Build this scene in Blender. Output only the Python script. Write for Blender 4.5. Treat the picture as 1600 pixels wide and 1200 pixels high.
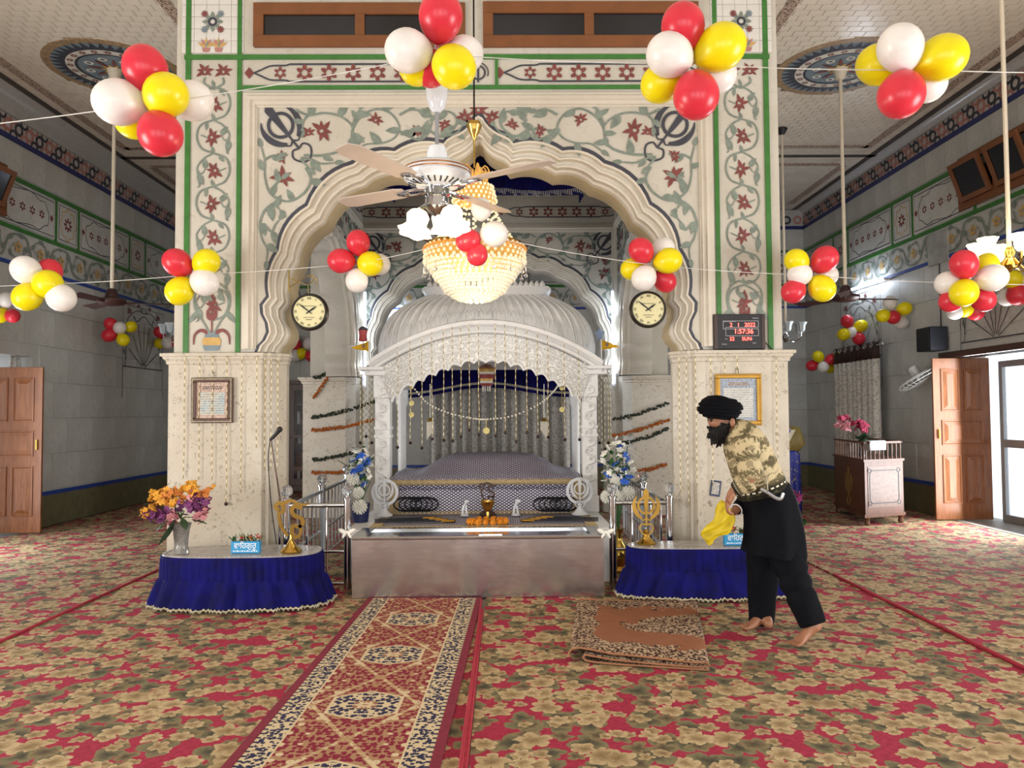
import bpy, math, random
from mathutils import Vector, Matrix, Euler
R=math.radians; PI=math.pi
random.seed(7)
sc=bpy.context.scene
for o in list(bpy.data.objects): bpy.data.objects.remove(o)
# ---------------------------------------------------------------- camera
FPX=1200.0; CH=1.42
cam_d=bpy.data.cameras.new('camera'); cam=bpy.data.objects.new('camera',cam_d)
sc.collection.objects.link(cam); sc.camera=cam
cam_d.sensor_fit='HORIZONTAL'; cam_d.sensor_width=36.0; cam_d.lens=FPX/1600*36.0
cam_d.clip_start=.05; cam_d.clip_end=200
CROT=Matrix.Rotation(R(-.62),3,'Z')@Matrix.Rotation(R(90+2.2),3,'X')@Matrix.Rotation(R(-.37),3,'Z')
cam.matrix_world=Matrix.Translation((0,0,CH))@CROT.to_4x4()
# ---------------------------------------------------------------- world, daylight, exposure
W=bpy.data.worlds.new('world'); sc.world=W; W.use_nodes=True
W.node_tree.nodes['Background'].inputs[0].default_value=(.86,.93,1,1)
W.node_tree.nodes['Background'].inputs[1].default_value=2.2
vs=sc.view_settings; vs.view_transform='Standard'; vs.look='None'; vs.gamma=1; vs.use_curve_mapping=False
vs.exposure=-.36
def area(name,loc,rot,sx,sy,power,col):
    d=bpy.data.lights.new(name,'AREA'); d.shape='RECTANGLE'; d.size=sx; d.size_y=sy; d.energy=power; d.color=col
    o=bpy.data.objects.new(name,d); sc.collection.objects.link(o); o.location=loc; o.rotation_euler=rot; return o
# daylight through the three tall entrance openings behind the camera and the side doorways
for i,x in enumerate((-3.9,0,3.9)):
    area('entrance_daylight',(x,-3.95,1.75),(R(104),0,0),2.6,3.1,150,(1,.985,.965))
area('doorway_daylight_right',(5.9,9.0,1.1),(R(90),0,R(90)),1.5,2.0,150,(.94,.97,1))
area('doorway_daylight_left',(-6.0,7.6,1.1),(R(90),0,R(-90)),1.5,2.0,150,(.94,.97,1))
area('doorway_daylight_right',(5.9,2.5,1.2),(R(108),0,R(90)),2.2,2.2,330,(1,.96,.92))
area('doorway_daylight_left',(-6.0,2.5,1.2),(R(108),0,R(-90)),2.2,2.2,380,(1,.93,.86))
def point(name,loc,power,col,r=.05):
    d=bpy.data.lights.new(name,'POINT'); d.energy=power; d.color=col; d.shadow_soft_size=r
    o=bpy.data.objects.new(name,d); sc.collection.objects.link(o); o.location=loc; return o
# ---------------------------------------------------------------- helpers
def ray(x,y): return CROT@Vector(((x-800)/FPX,(600-y)/FPX,-1))
def P(x,y,Y):
    d=ray(x,y); return Vector((0,0,CH))+d*(Y/d.y)
def PXp(x,y,X):
    d=ray(x,y); return Vector((0,0,CH))+d*(X/d.x)
def PZ(x,y,Z):
    d=ray(x,y); return Vector((0,0,CH))+d*((Z-CH)/d.z)
WL={}
def link(o): sc.collection.objects.link(o)
def tag(o,label=None,cat=None,group=None,kind=None):
    if label: o['label']=label
    if cat: o['category']=cat
    if group: o['group']=group
    if kind: o['kind']=kind
    return o
def T(name,label,cat,loc,group=None,kind=None):
    o=bpy.data.objects.new(name,None); link(o); o.location=loc; o.empty_display_size=.05
    WL[o]=Vector(loc); return tag(o,label,cat,group,kind)
def copy_tree(o,parent=None):
    c=o.copy(); link(c)
    if parent: c.parent=parent
    for ch in list(o.children): copy_tree(ch,c)
    return c
def frame_of(d):
    d=Vector(d).normalized(); a=Vector((0,0,1)) if abs(d.z)<.9 else Vector((1,0,0))
    u=d.cross(a).normalized(); return u,u.cross(d).normalized()
def cat_rom(pts,n=6,closed=False):
    pts=[Vector(p) for p in pts]; out=[]; N=len(pts)
    rng=range(N) if closed else range(N-1)
    for i in rng:
        if closed: p0,p1,p2,p3=[pts[(i+k)%N] for k in(-1,0,1,2)]
        else:
            p1,p2=pts[i],pts[i+1]; p0=pts[i-1] if i>0 else p1*2-p2; p3=pts[i+2] if i+2<N else p2*2-p1
        for k in range(n):
            t=k/n; out.append(.5*((2*p1)+(p2-p0)*t+(2*p0-5*p1+4*p2-p3)*t*t+(3*p1-p0-3*p2+p3)*t**3))
    if not closed: out.append(pts[-1])
    return out
class MB:
    def __init__(s): s.v=[]; s.f=[]
    def add(s,vs,fs):
        b=len(s.v); s.v+= [tuple(v) for v in vs]; s.f+=[tuple(b+i for i in f) for f in fs]; return s
    def box(s,x0,x1,y0,y1,z0,z1):
        return s.add([(x0,y0,z0),(x1,y0,z0),(x1,y1,z0),(x0,y1,z0),(x0,y0,z1),(x1,y0,z1),(x1,y1,z1),(x0,y1,z1)],
          [(3,2,1,0),(4,5,6,7),(0,1,5,4),(1,2,6,5),(2,3,7,6),(3,0,4,7)])
    def cbox(s,x0,x1,y0,y1,z0,z1,b=.004):
        if x0>x1:x0,x1=x1,x0
        if y0>y1:y0,y1=y1,y0
        if z0>z1:z0,z1=z1,z0
        vs=[];fs=[]
        for z,i in((z0,b),(z0+b,0),(z1-b,0),(z1,b)):
            for (x,y) in((x0+i,y0+i),(x1-i,y0+i),(x1-i,y1-i),(x0+i,y1-i)): vs.append((x,y,z))
        fs.append((3,2,1,0)); fs.append((12,13,14,15))
        for k in range(3):
            for j in range(4): a=k*4+j; c=k*4+(j+1)%4; fs.append((a,c,c+4,a+4))
        return s.add(vs,fs)
    def obox(s,c,size,M=None,b=0):
        m=MB(); x,y,z=[q/2 for q in size]
        (m.cbox(-x,x,-y,y,-z,z,b) if b else m.box(-x,x,-y,y,-z,z))
        M=M or Matrix.Identity(3); c=Vector(c)
        return s.add([M@Vector(v)+c for v in m.v],m.f)
    def tube(s,pts,r,n=8,cap=True,closed=False,flat=None):
        pts=[Vector(p) for p in pts]; N=len(pts); rs=r if hasattr(r,'__len__') else [r]*N
        vs=[];fs=[]; pu=None
        for i,p in enumerate(pts):
            if closed: d=pts[(i+1)%N]-pts[i-1]
            else: d=pts[min(i+1,N-1)]-pts[max(i-1,0)]
            if d.length<1e-9: d=Vector((0,0,1))
            d.normalize()
            if pu is None: u,_=frame_of(d)
            else:
                u=pu-d*pu.dot(d)
                if u.length<1e-6: u,_=frame_of(d)
                u.normalize()
            pu=u; w=d.cross(u)
            for k in range(n):
                a=2*PI*k/n; vs.append(p+(u*math.cos(a)+w*math.sin(a))*rs[i])
        for i in range(N if closed else N-1):
            for k in range(n):
                a=i*n+k; b=i*n+(k+1)%n; c=((i+1)%N)*n+(k+1)%n; d=((i+1)%N)*n+k; fs.append((a,b,c,d))
        if cap and not closed: fs.append(tuple(range(n))[::-1]); fs.append(tuple((N-1)*n+k for k in range(n)))
        return s.add(vs,fs)
    def lathe(s,prof,c=(0,0,0),n=24,M=None,cap=True,mod=None):
        vs=[];fs=[];c=Vector(c);N=len(prof)
        for r,z in prof:
            for k in range(n):
                a=2*PI*k/n; q=r*(mod(a,z) if mod else 1); v=Vector((q*math.cos(a),q*math.sin(a),z)); vs.append((M@v if M else v)+c)
        for i in range(N-1):
            for k in range(n): fs.append((i*n+k,i*n+(k+1)%n,(i+1)*n+(k+1)%n,(i+1)*n+k))
        if cap:
            if prof[0][0]>1e-4: fs.append(tuple(range(n))[::-1])
            if prof[-1][0]>1e-4: fs.append(tuple((N-1)*n+k for k in range(n)))
        return s.add(vs,fs)
    def ell(s,c,r,nu=12,nv=8,M=None):
        if not hasattr(r,'__len__'): r=(r,r,r)
        c=Vector(c); vs=[Vector((0,0,-r[2]))]
        for j in range(1,nv):
            t=-PI/2+PI*j/nv
            for k in range(nu): a=2*PI*k/nu; vs.append(Vector((r[0]*math.cos(t)*math.cos(a),r[1]*math.cos(t)*math.sin(a),r[2]*math.sin(t))))
        vs.append(Vector((0,0,r[2]))); L=len(vs)-1; fs=[]
        for k in range(nu): fs.append((0,1+(k+1)%nu,1+k)); fs.append((L,L-nu+k,L-nu+(k+1)%nu))
        for j in range(nv-2):
            for k in range(nu): a=1+j*nu+k; b=1+j*nu+(k+1)%nu; fs.append((a,b,b+nu,a+nu))
        return s.add([(M@v if M else v)+c for v in vs],fs)
    def prism(s,pts,off):
        pts=[Vector(p) for p in pts]; off=Vector(off); n=len(pts)
        return s.add(pts+[p+off for p in pts],[tuple(range(n))[::-1],tuple(range(n,2*n))]+[(i,(i+1)%n,n+(i+1)%n,n+i) for i in range(n)])
    def ringprism(s,A,B,off):
        n=len(A);off=Vector(off);A=[Vector(p) for p in A];B=[Vector(p) for p in B]
        vs=A+B+[p+off for p in A]+[p+off for p in B];fs=[]
        for i in range(n):
            j=(i+1)%n; fs+=[(i,j,n+j,n+i),(2*n+j,2*n+i,3*n+i,3*n+j),(j,i,2*n+i,2*n+j),(n+i,n+j,3*n+j,3*n+i)]
        return s.add(vs,fs)
    def loft(s,rings,cap=True,closed=True):
        n=len(rings[0]);vs=[v for r in rings for v in r];fs=[]
        for i in range(len(rings)-1):
            for k in range(n if closed else n-1): fs.append((i*n+k,i*n+(k+1)%n,(i+1)*n+(k+1)%n,(i+1)*n+k))
        if cap and closed: fs.append(tuple(range(n))[::-1]); fs.append(tuple((len(rings)-1)*n+k for k in range(n)))
        return s.add(vs,fs)
    def mesh(s,name,m,smooth=False,sub=Vector((0,0,0))):
        me=bpy.data.meshes.new(name)
        me.from_pydata([(v[0]-sub.x,v[1]-sub.y,v[2]-sub.z) for v in s.v],[],s.f)
        if m: me.materials.append(m)
        if smooth:
            me.polygons.foreach_set('use_smooth',[True]*len(me.polygons))
            if smooth!='all': me.set_sharp_from_angle(angle=R(42))
        me.validate(); me.update(); return me
    def build(s,name,m,parent=None,smooth=False,label=None,cat=None,group=None,kind=None,sides=False):
        if parent: org=WL[parent]
        else:
            xs=[v[0] for v in s.v];ys=[v[1] for v in s.v];zs=[v[2] for v in s.v]
            org=Vector(((min(xs)+max(xs))/2,(min(ys)+max(ys))/2,min(zs)))
        o=bpy.data.objects.new(name,s.mesh(name,m,smooth,org)); link(o)
        if parent: o.parent=parent
        else: o.location=org
        WL[o]=org.copy(); return tag(o,label,cat,group,kind)
def inst(o,name,loc,parent=None,rot=None,scale=None):
    c=bpy.data.objects.new(name,o if isinstance(o,bpy.types.Mesh) else o.data); link(c)
    if parent: c.parent=parent; c.location=Vector(loc)-WL[parent]
    else: c.location=loc
    if rot is not None: c.rotation_euler=rot
    if scale is not None: c.scale=scale
    WL[c]=Vector(loc); return c
# ---------------------------------------------------------------- materials
MATS={}
class NT:
    def __init__(s,name):
        s.m=bpy.data.materials.new(name); s.m.use_nodes=True; s.t=s.m.node_tree; s.b=s.t.nodes['Principled BSDF']
    def n(s,typ,**kw):
        nd=s.t.nodes.new(typ)
        for k,v in kw.items(): setattr(nd,k,v)
        return nd
    def put(s,sock,v):
        if isinstance(v,bpy.types.NodeSocket): s.t.links.new(v,sock)
        elif v is not None:
            if sock.type=='RGBA' and len(v)==3: v=(*v,1)
            sock.default_value=v
    def math(s,op,a,b=None,c=None,clamp=False):
        nd=s.n('ShaderNodeMath',operation=op,use_clamp=clamp)
        for i,v in enumerate((a,b,c)):
            if v is not None: s.put(nd.inputs[i],v)
        return nd.outputs[0]
    def mix(s,f,a,b):
        nd=s.n('ShaderNodeMix',data_type='RGBA'); s.put(nd.inputs[0],f); s.put(nd.inputs[6],a); s.put(nd.inputs[7],b); return nd.outputs[2]
    def coord(s,kind='Object'): return s.n('ShaderNodeTexCoord').outputs[kind]
    def noise(s,vec,scale,detail=3,rough=.6,dist=0):
        nd=s.n('ShaderNodeTexNoise'); s.put(nd.inputs['Vector'],vec); nd.inputs['Scale'].default_value=scale; nd.inputs['Detail'].default_value=detail
        nd.inputs['Roughness'].default_value=rough; nd.inputs['Distortion'].default_value=dist; return nd.outputs['Fac']
    def vor(s,vec,scale,feature='F1',rnd=1,metric='EUCLIDEAN',dim='3D'):
        nd=s.n('ShaderNodeTexVoronoi',feature=feature,voronoi_dimensions=dim); nd.distance=metric if feature!='DISTANCE_TO_EDGE' else nd.distance
        s.put(nd.inputs['Vector'],vec); nd.inputs['Scale'].default_value=scale; nd.inputs['Randomness'].default_value=rnd; return nd
    def ramp(s,f,a,b):   # smooth 0..1 between a and b
        nd=s.n('ShaderNodeMapRange',interpolation_type='SMOOTHSTEP'); s.put(nd.inputs[0],f); nd.inputs[1].default_value=a; nd.inputs[2].default_value=b; return nd.outputs[0]
    def sep(s,v):
        nd=s.n('ShaderNodeSeparateXYZ'); s.put(nd.inputs[0],v); return nd.outputs
    def comb(s,x,y,z=0.0):
        nd=s.n('ShaderNodeCombineXYZ')
        for i,v in enumerate((x,y,z)): s.put(nd.inputs[i],v)
        return nd.outputs[0]
    def bump(s,h,strength=.3,dist=.01):
        nd=s.n('ShaderNodeBump'); nd.inputs['Strength'].default_value=strength; nd.inputs['Distance'].default_value=dist
        s.put(nd.inputs['Height'],h); s.t.links.new(nd.outputs[0],s.b.inputs['Normal'])
    def done(s,col=None,rough=None,metal=None,spec=None):
        if col is not None: s.put(s.b.inputs['Base Color'],col)
        if rough is not None: s.put(s.b.inputs['Roughness'],rough)
        if metal is not None: s.put(s.b.inputs['Metallic'],metal)
        if spec is not None: s.put(s.b.inputs['Specular IOR Level'],spec)
        return s.m
def srgb(h):
    h=h.lstrip('#'); c=[int(h[i:i+2],16)/255 for i in(0,2,4)]
    return tuple((x/12.92 if x<=.04045 else ((x+.055)/1.055)**2.4) for x in c)
def M(name,col,rough=.6,metal=0,var=.12,scale=6,bump=0,bscale=80,spec=.5,emit=0,ecol=None,trans=0,col2=None,sheen=0,sss=0,coat=0):
    if name in MATS: return MATS[name]
    if isinstance(col,str): col=srgb(col)
    if isinstance(col2,str): col2=srgb(col2)
    t=NT(name); co=t.coord(); f=t.noise(co,scale,4)
    c2=col2 or tuple(x*(1-var*2) for x in col)
    c=t.mix(t.ramp(f,.3,.7),c2,col)
    t.done(c,rough,float(metal),spec)
    if bump: t.bump(t.noise(co,bscale,3),bump,.01)
    if emit:
        t.put(t.b.inputs['Emission Color'],ecol or col); t.b.inputs['Emission Strength'].default_value=emit
    if trans: t.b.inputs['Transmission Weight'].default_value=trans
    if sheen: t.b.inputs['Sheen Weight'].default_value=sheen; t.b.inputs['Sheen Roughness'].default_value=.4
    if sss: t.b.inputs['Subsurface Weight'].default_value=sss; t.b.inputs['Subsurface Radius'].default_value=(.03,.03,.03)
    if coat: t.b.inputs['Coat Weight'].default_value=coat
    MATS[name]=t.m; return t.m
def marble(name,base,fleck,rough=.35,amount=.5,scale=9,tint=None):
    t=NT(name); co=t.coord()
    a=t.noise(co,scale*3.2,5,.75,.8); b=t.noise(co,2.2,4,.6)
    c=t.mix(t.ramp(b,.35,.75),tint or tuple(x*.9 for x in base),base)
    c=t.mix(t.math('MULTIPLY',t.ramp(a,.54,.68),amount),c,fleck)
    return t.done(c,rough,0.0,.5)
MARBLE=marble('flecked_cream_marble',srgb('#c6bfb0'),srgb('#6e6557'),.3,.8,8,srgb('#b8af9e'))
STONE=marble('honed_stone',srgb('#c4c0b5'),srgb('#a39d90'),.6,.5,5,srgb('#b9b4a7'))
MOULD=marble('cream_moulding_marble',srgb('#d0c9ba'),srgb('#b3a893'),.45,.4,5)
WHITEM=marble('white_marble',srgb('#eceded'),srgb('#b9bcc2'),.35,.4,3)
WALLM=marble('grey_wall_marble',srgb('#c2c2bd'),srgb('#9b9b96'),.5,.5,3,srgb('#b1b1ac'))
DADO=M('olive_dado','#6f6a4b',.5,var=.15)
BLUEL=M('blue_stone_strip','#27449a',.4,var=.1)
GREENL=M('green_stone_strip','#38762f',.4,var=.12,scale=12)
INK=M('dark_inlay','#3d3f4a',.5,var=.15,scale=20)
VINE=M('grey_green_inlay','#7d8a7f',.5,var=.15,scale=20)
MAROON=M('maroon_inlay','#7d3f3b',.5,var=.15,scale=20)
AMBER=M('amber_inlay','#c9a25a',.5,var=.12,scale=20)
SLATE=M('slate_blue_inlay','#76868f',.5,var=.12,scale=20)
BLACK=M('matte_black','#15151a',.5)
BROWNW=M('brown_painted_wood','#7b4a26',.45,var=.1)
DARKGL=M('dark_glass','#141318',.15,var=.05)
CHROME=M('polished_steel','#c9ccd0',.12,1,var=.03)
GOLD=M('polished_brass','#cdaa58',.22,1,var=.06)
DGOLD=M('aged_brass','#8f6f35',.35,1,var=.1)
NAVY=M('royal_blue_velvet','#08085e',.85,var=.3,scale=6,spec=.2,sheen=.04)
LACE=M('silver_gold_lace','#cfc8ac',.5,var=.2,scale=60)
WHITEP=M('white_plastic','#e6e6e6',.4,var=.03)
CREAM=M('cream_paint','#d8cdb8',.45,var=.05)
IVORY=M('ivory_fan_blade','#b8aaa0',.4,var=.04)
def glassm(name,col=(1,1,1),rough=.05,ior=1.45):
    t=NT(name); t.done(col,rough,0.0); t.b.inputs['Transmission Weight'].default_value=1; t.b.inputs['IOR'].default_value=ior; return t.m
GLASS=glassm('clear_crystal',(.97,.98,1))
# ================================================================ THE SETTING
XL,XR,YB,YF,HC=-5.95,5.85,14.75,-4.0,5.35
AX=-0.2; D0=6.4
# ---------------------------------------------------------------- floor + carpets
def carpet_mat():
    t=NT('floral_carpet'); co=t.coord('Object'); s=t.sep(co); pos=t.comb(s[0],s[1],0.0)
    nz=t.n('ShaderNodeTexNoise'); t.put(nz.inputs['Vector'],pos); nz.inputs['Scale'].default_value=16; nz.inputs['Detail'].default_value=2
    w1=t.n('ShaderNodeVectorMath',operation='SUBTRACT'); t.put(w1.inputs[0],nz.outputs['Color']); w1.inputs[1].default_value=(.5,.5,.5)
    w2=t.n('ShaderNodeVectorMath',operation='MULTIPLY_ADD'); t.put(w2.inputs[0],w1.outputs[0]); w2.inputs[1].default_value=(.055,.055,0); t.put(w2.inputs[2],pos); pos=w2.outputs[0]
    col=t.mix(t.ramp(t.noise(pos,40,2),.3,.7),srgb('#8f253c'),srgb('#a4304a'))
    def layer(scale,off,petals,size,ca,cb,col,depth,rmin=.55,prob=.0):
        v=t.n('ShaderNodeVectorMath',operation='ADD'); t.put(v.inputs[0],pos); v.inputs[1].default_value=off
        vo=t.vor(v.outputs[0],scale,rnd=.85,dim='2D')
        d=t.n('ShaderNodeVectorMath',operation='SUBTRACT'); t.put(d.inputs[0],v.outputs[0]); t.put(d.inputs[1],vo.outputs['Position'])
        e=t.sep(d.outputs[0]); ang=t.math('ARCTAN2',e[1],e[0]); rnd=t.sep(vo.outputs['Color'])
        ang=t.math('ADD',ang,t.math('MULTIPLY',rnd[0],6.28))
        pet=t.math('ABSOLUTE',t.math('COSINE',t.math('MULTIPLY',ang,petals/2)))
        pet=t.math('POWER',pet,.6)
        rad=t.math('MULTIPLY',t.math('ADD',t.math('MULTIPLY',pet,1-rmin),rmin),t.math('ADD',t.math('MULTIPLY',rnd[1],size*.5),size*.65))
        r=t.math('MULTIPLY',vo.outputs['Distance'],1.0)
        q=t.math('DIVIDE',r,rad)
        inside=t.math('SUBTRACT',1.0,t.ramp(q,.93,1.03))
        if prob: inside=t.math('MULTIPLY',inside,t.math('GREATER_THAN',rnd[2],prob))
        shade=t.ramp(t.math('ADD',t.math('MULTIPLY',q,.7),t.math('MULTIPLY',t.noise(pos,55,3),.6)),.25,1.1)
        edge=t.ramp(pet,.0,.35)
        fc=t.mix(t.math('MULTIPLY',shade,edge),ca,cb)
        return t.mix(inside,col,fc)
    col=layer(5.2,(3.1,7.7,0),3,.52,srgb('#3f3d33'),srgb('#7e7758'),col,1,.35)
    col=layer(6.5,(1.3,.4,0),4,.42,srgb('#4d4235'),srgb('#877a58'),col,1,.4,.25)
    col=layer(8.5,(9.3,2.4,0),5,.40,srgb('#7a6545'),srgb('#b5a07a'),col,1,.5,.45)
    col=layer(5.4,(5.7,1.9,0),5,.46,srgb('#7d6746'),srgb('#bba680'),col,1,.5,.42)
    col=layer(6.1,(15.7,11.9,0),6,.40,srgb('#836c4b'),srgb('#c2ae88'),col,1,.5,.55)
    t.bump(t.noise(pos,260,2),.35,.004)
    return t.done(col,.9,0.0,.25)
CARPET=carpet_mat()
REDB=M('crimson_carpet_binding','#a32338',.85,var=.12,scale=30)
MB().box(XL-.6,XR+.6,YF-.6,YB+.3,-.25,-.012).build('floor',M('grey_concrete','#8c8880',.8),kind='structure')
cx=[(XL,-3.2,'floral wall-to-wall carpet length along the wall with the left open door'),(-3.2,-.18,'floral carpet length under the red patterned runner'),
    (-.18,2.83,'floral carpet length under the folded brown rug'),(2.83,XR,'floral carpet length reaching the bright glazed doorway')]
for i,(a,b,l) in enumerate(cx):
    lift=.006 if i==3 else 0
    c=T('floral_carpet',l,'carpet',((a+b)/2,5,0),'fitted floral carpet lengths')
    MB().box(a+(.03 if i else .06),b-(.0 if i<3 else .06),YF+.02,YB-.05,-.012,lift).build('pile',CARPET,c)
    if i>0:
        MB().tube([(a+.014,y*.5-3.9,lift+.002) for y in range(0,{1:38,2:20,3:22}[i])],.013,6).build('binding',REDB,c,True)
# ---------------------------------------------------------------- inlay drawing kit
class Ink:
    """flat inlay shapes in a wall's own (u,z) plane"""
    def __init__(s,F,sg=1):
        o=F(0,0); n=(F(1,0)-o).cross(F(0,1)-o).normalized()*sg; s.c=0; s.mb={}
        s.F=lambda u,z:F(u,z)+n*(3e-5*(s.c%70))
    def m(s,k): return s.mb.setdefault(k,MB())
    def poly(s,k,pts):
        s.c+=1; s.m(k).add([s.F(p[0],p[1]) for p in pts],[tuple(range(len(pts)))])
    def stroke(s,k,pts,w,w2=None,smooth=5,closed=False):
        s.c+=1; pts=[Vector((p[0],p[1],0)) for p in pts]
        if smooth: pts=cat_rom(pts,smooth,closed)
        if closed: pts=pts+[pts[0]]
        N=len(pts); w2=w if w2 is None else w2; vs=[]
        for i,p in enumerate(pts):
            d=pts[min(i+1,N-1)]-pts[max(i-1,0)]
            if closed and i in(0,N-1): d=pts[1]-pts[N-2]
            if d.length<1e-9: d=Vector((1,0,0))
            d.normalize(); n=Vector((-d.y,d.x,0))*(w+(w2-w)*i/max(N-1,1))/2
            vs+=[s.F(p.x+n.x,p.y+n.y),s.F(p.x-n.x,p.y-n.y)]
        s.m(k).add(vs,[(2*i,2*i+1,2*i+3,2*i+2) for i in range(N-1)])
        return pts
    def leaf(s,k,x,y,a,L,w=.45,curl=.25):
        pts=[]
        for i in range(7): t=i/6; pts.append((t,w*.5*math.sin(PI*t**.8)+curl*t*t))
        for i in range(5,0,-1): t=i/6; pts.append((t,-w*.5*math.sin(PI*t**.8)*.9+curl*t*t))
        c,sn=math.cos(a),math.sin(a)
        s.poly(k,[(x+(p*c-q*sn)*L,y+(p*sn+q*c)*L) for p,q in pts])
    def disc(s,k,x,y,r,n=14,ry=None): s.poly(k,[(x+r*math.cos(2*PI*i/n),y+(ry or r)*math.sin(2*PI*i/n)) for i in range(n)])
    def ring(s,k,x,y,r0,r1,n=20,a0=0,a1=2*PI):
        s.c+=1; vs=[]
        for i in range(n+1):
            a=a0+(a1-a0)*i/n
            for r in(r0,r1): vs.append(s.F(x+r*math.cos(a),y+r*math.sin(a)))
        s.m(k).add(vs,[(2*i,2*i+1,2*i+3,2*i+2) for i in range(n)])
    def rosette(s,k,x,y,r,n=6,hole=.36,rot=PI/2):
        s.c+=1; vs=[];N=n*6
        for i in range(N+1):
            a=2*PI*i/N+rot; c=abs(math.cos((a-rot)*n/2)); q=r*(.46+.54*c**1.2)
            vs+= [s.F(x+r*hole*math.cos(a),y+r*hole*math.sin(a)),s.F(x+q*math.cos(a),y+q*math.sin(a))]
        s.m(k).add(vs,[(2*i,2*i+1,2*i+3,2*i+2) for i in range(N)])
    def lotus(s,k,x,y,r,a,n=6):
        for i in range(n):
            b=a+(i/(n-1)-.5)*3.9; s.leaf(k,x-math.cos(b)*r*-.12,y+math.sin(b)*r*.12,b,r*(1.05 if i%2 else .85),.42,.18*(1 if i>=n/2 else -1))
        s.ring(k,x,y,r*.22,r*.46,10)
    def khanda(s,k,x,y,h,a,m=1):
        """double sword, ring and two blades; h = height, a = direction of the tip"""
        c,sn=math.cos(a),math.sin(a)
        def q(p,r): return (x+(p*c-r*m*sn)*h,y+(p*sn+r*m*c)*h)
        R_=[];
        n=26
        A=[q(.10+.19*math.cos(2*PI*i/n),.19*math.sin(2*PI*i/n)) for i in range(n+1)]
        s.stroke(k,A,.052*h,smooth=0)
        s.poly(k,[q(.5,0),q(.42,.07),q(.0,.035),q(-.12,.018),q(-.12,-.018),q(.0,-.035),q(.42,-.07)])
        for sg in(1,-1):
            out=[];inn=[]
            for i in range(13):
                b=-2.35+3.5*i/12; th=.055*math.sin(PI*(.15+.85*i/12))+.01
                out.append(q(.08-.31*math.cos(b+PI)*1.0,sg*(.31*math.sin(b+PI)) ) if 0 else q(.08+.33*math.cos(2.8-2.05*i/12),sg*.33*math.sin(2.8-2.05*i/12)))
                inn.append(q(.08+(.33-th*1.5)*math.cos(2.8-2.05*i/12),sg*(.33-th*1.5)*math.sin(2.8-2.05*i/12)))
            for i in range(12): s.poly(k,[out[i],out[i+1],inn[i+1],inn[i]])
            s.stroke(k,[q(-.2,0),q(-.25,sg*.07),q(-.22,sg*.13)],.03*h,.02*h)
        s.stroke(k,[q(-.1,0),q(-.36,0)],.035*h,smooth=0)
        s.stroke(k,[q(-.36,0),q(-.34,.1),q(-.44,.16),q(-.56,.09),q(-.60,0),q(-.56,-.09),q(-.44,-.16),q(-.34,-.1)],.03*h,closed=True)
    def build(s,parent,names):
        for k,(nm,m) in names.items():
            if k in s.mb: s.mb[k].build(nm,m,parent)
INKS={'v':('vine_inlay',VINE),'r':('flower_inlay',MAROON),'k':('dark_inlay',INK),'a':('amber_inlay',AMBER),'s':('slate_inlay',SLATE),
      'g':('green_strip',GREENL),'b':('blue_strip',BLUEL),'p':('salmon_inlay',M('salmon_inlay','#b98178',.5)),'w':('white_inlay',M('white_inlay','#d8d4c8',.5))}
# ---------------------------------------------------------------- pavilion of four cusped arches
def fp(x,y):
    p=P(x,y,D0); return (p.x-AX,p.z)
ZP=1.94; ZT=5.3; HW=2.54; TH=.44; PD=.74
def half_profile():
    cus=[(421,464),(436,392),(481,322),(552,257),(617,237),(693,225)]
    sag=[.11,.13,.13,.13,.12]
    pts=[(403,550),(407,540),(415,532),(421,519),(419,505),(412,491),(411,477)]
    for i in range(5):
        a,b=Vector(cus[i]),Vector(cus[i+1]); d=b-a; n=Vector((d.y,-d.x)).normalized()
        for k in range(7):
            t=k/7; q=a+d*t+n*(d.length*sag[i]*4*t*(1-t)); pts.append((q.x,q.y))
    pts+=[(693,225),(699,218),(707,213),(717,209),(725,204),(732,198),(737,192),(741,185)]
    out=[fp(*p) for p in pts]; u1=out[-1][0]
    return [(min(u-.0,-.004),z) for u,z in out]
HALF=half_profile()
LOOP=HALF+[(0,HALF[-1][1]+.02)]+[(-u,z) for u,z in HALF[::-1]]
def sl(s): return [(u*s,ZP+(z-ZP)*(s-(1-s)*.25)) for u,z in LOOP]
def rect_hit(u,z,hw,z0,z1):
    dx,dz=u,z-ZP; t=1e9
    if abs(dx)>1e-6: t=min(t,hw/abs(dx))
    if dz>1e-6: t=min(t,(z1-ZP)/dz)
    return (dx*t,ZP+dz*t)
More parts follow.
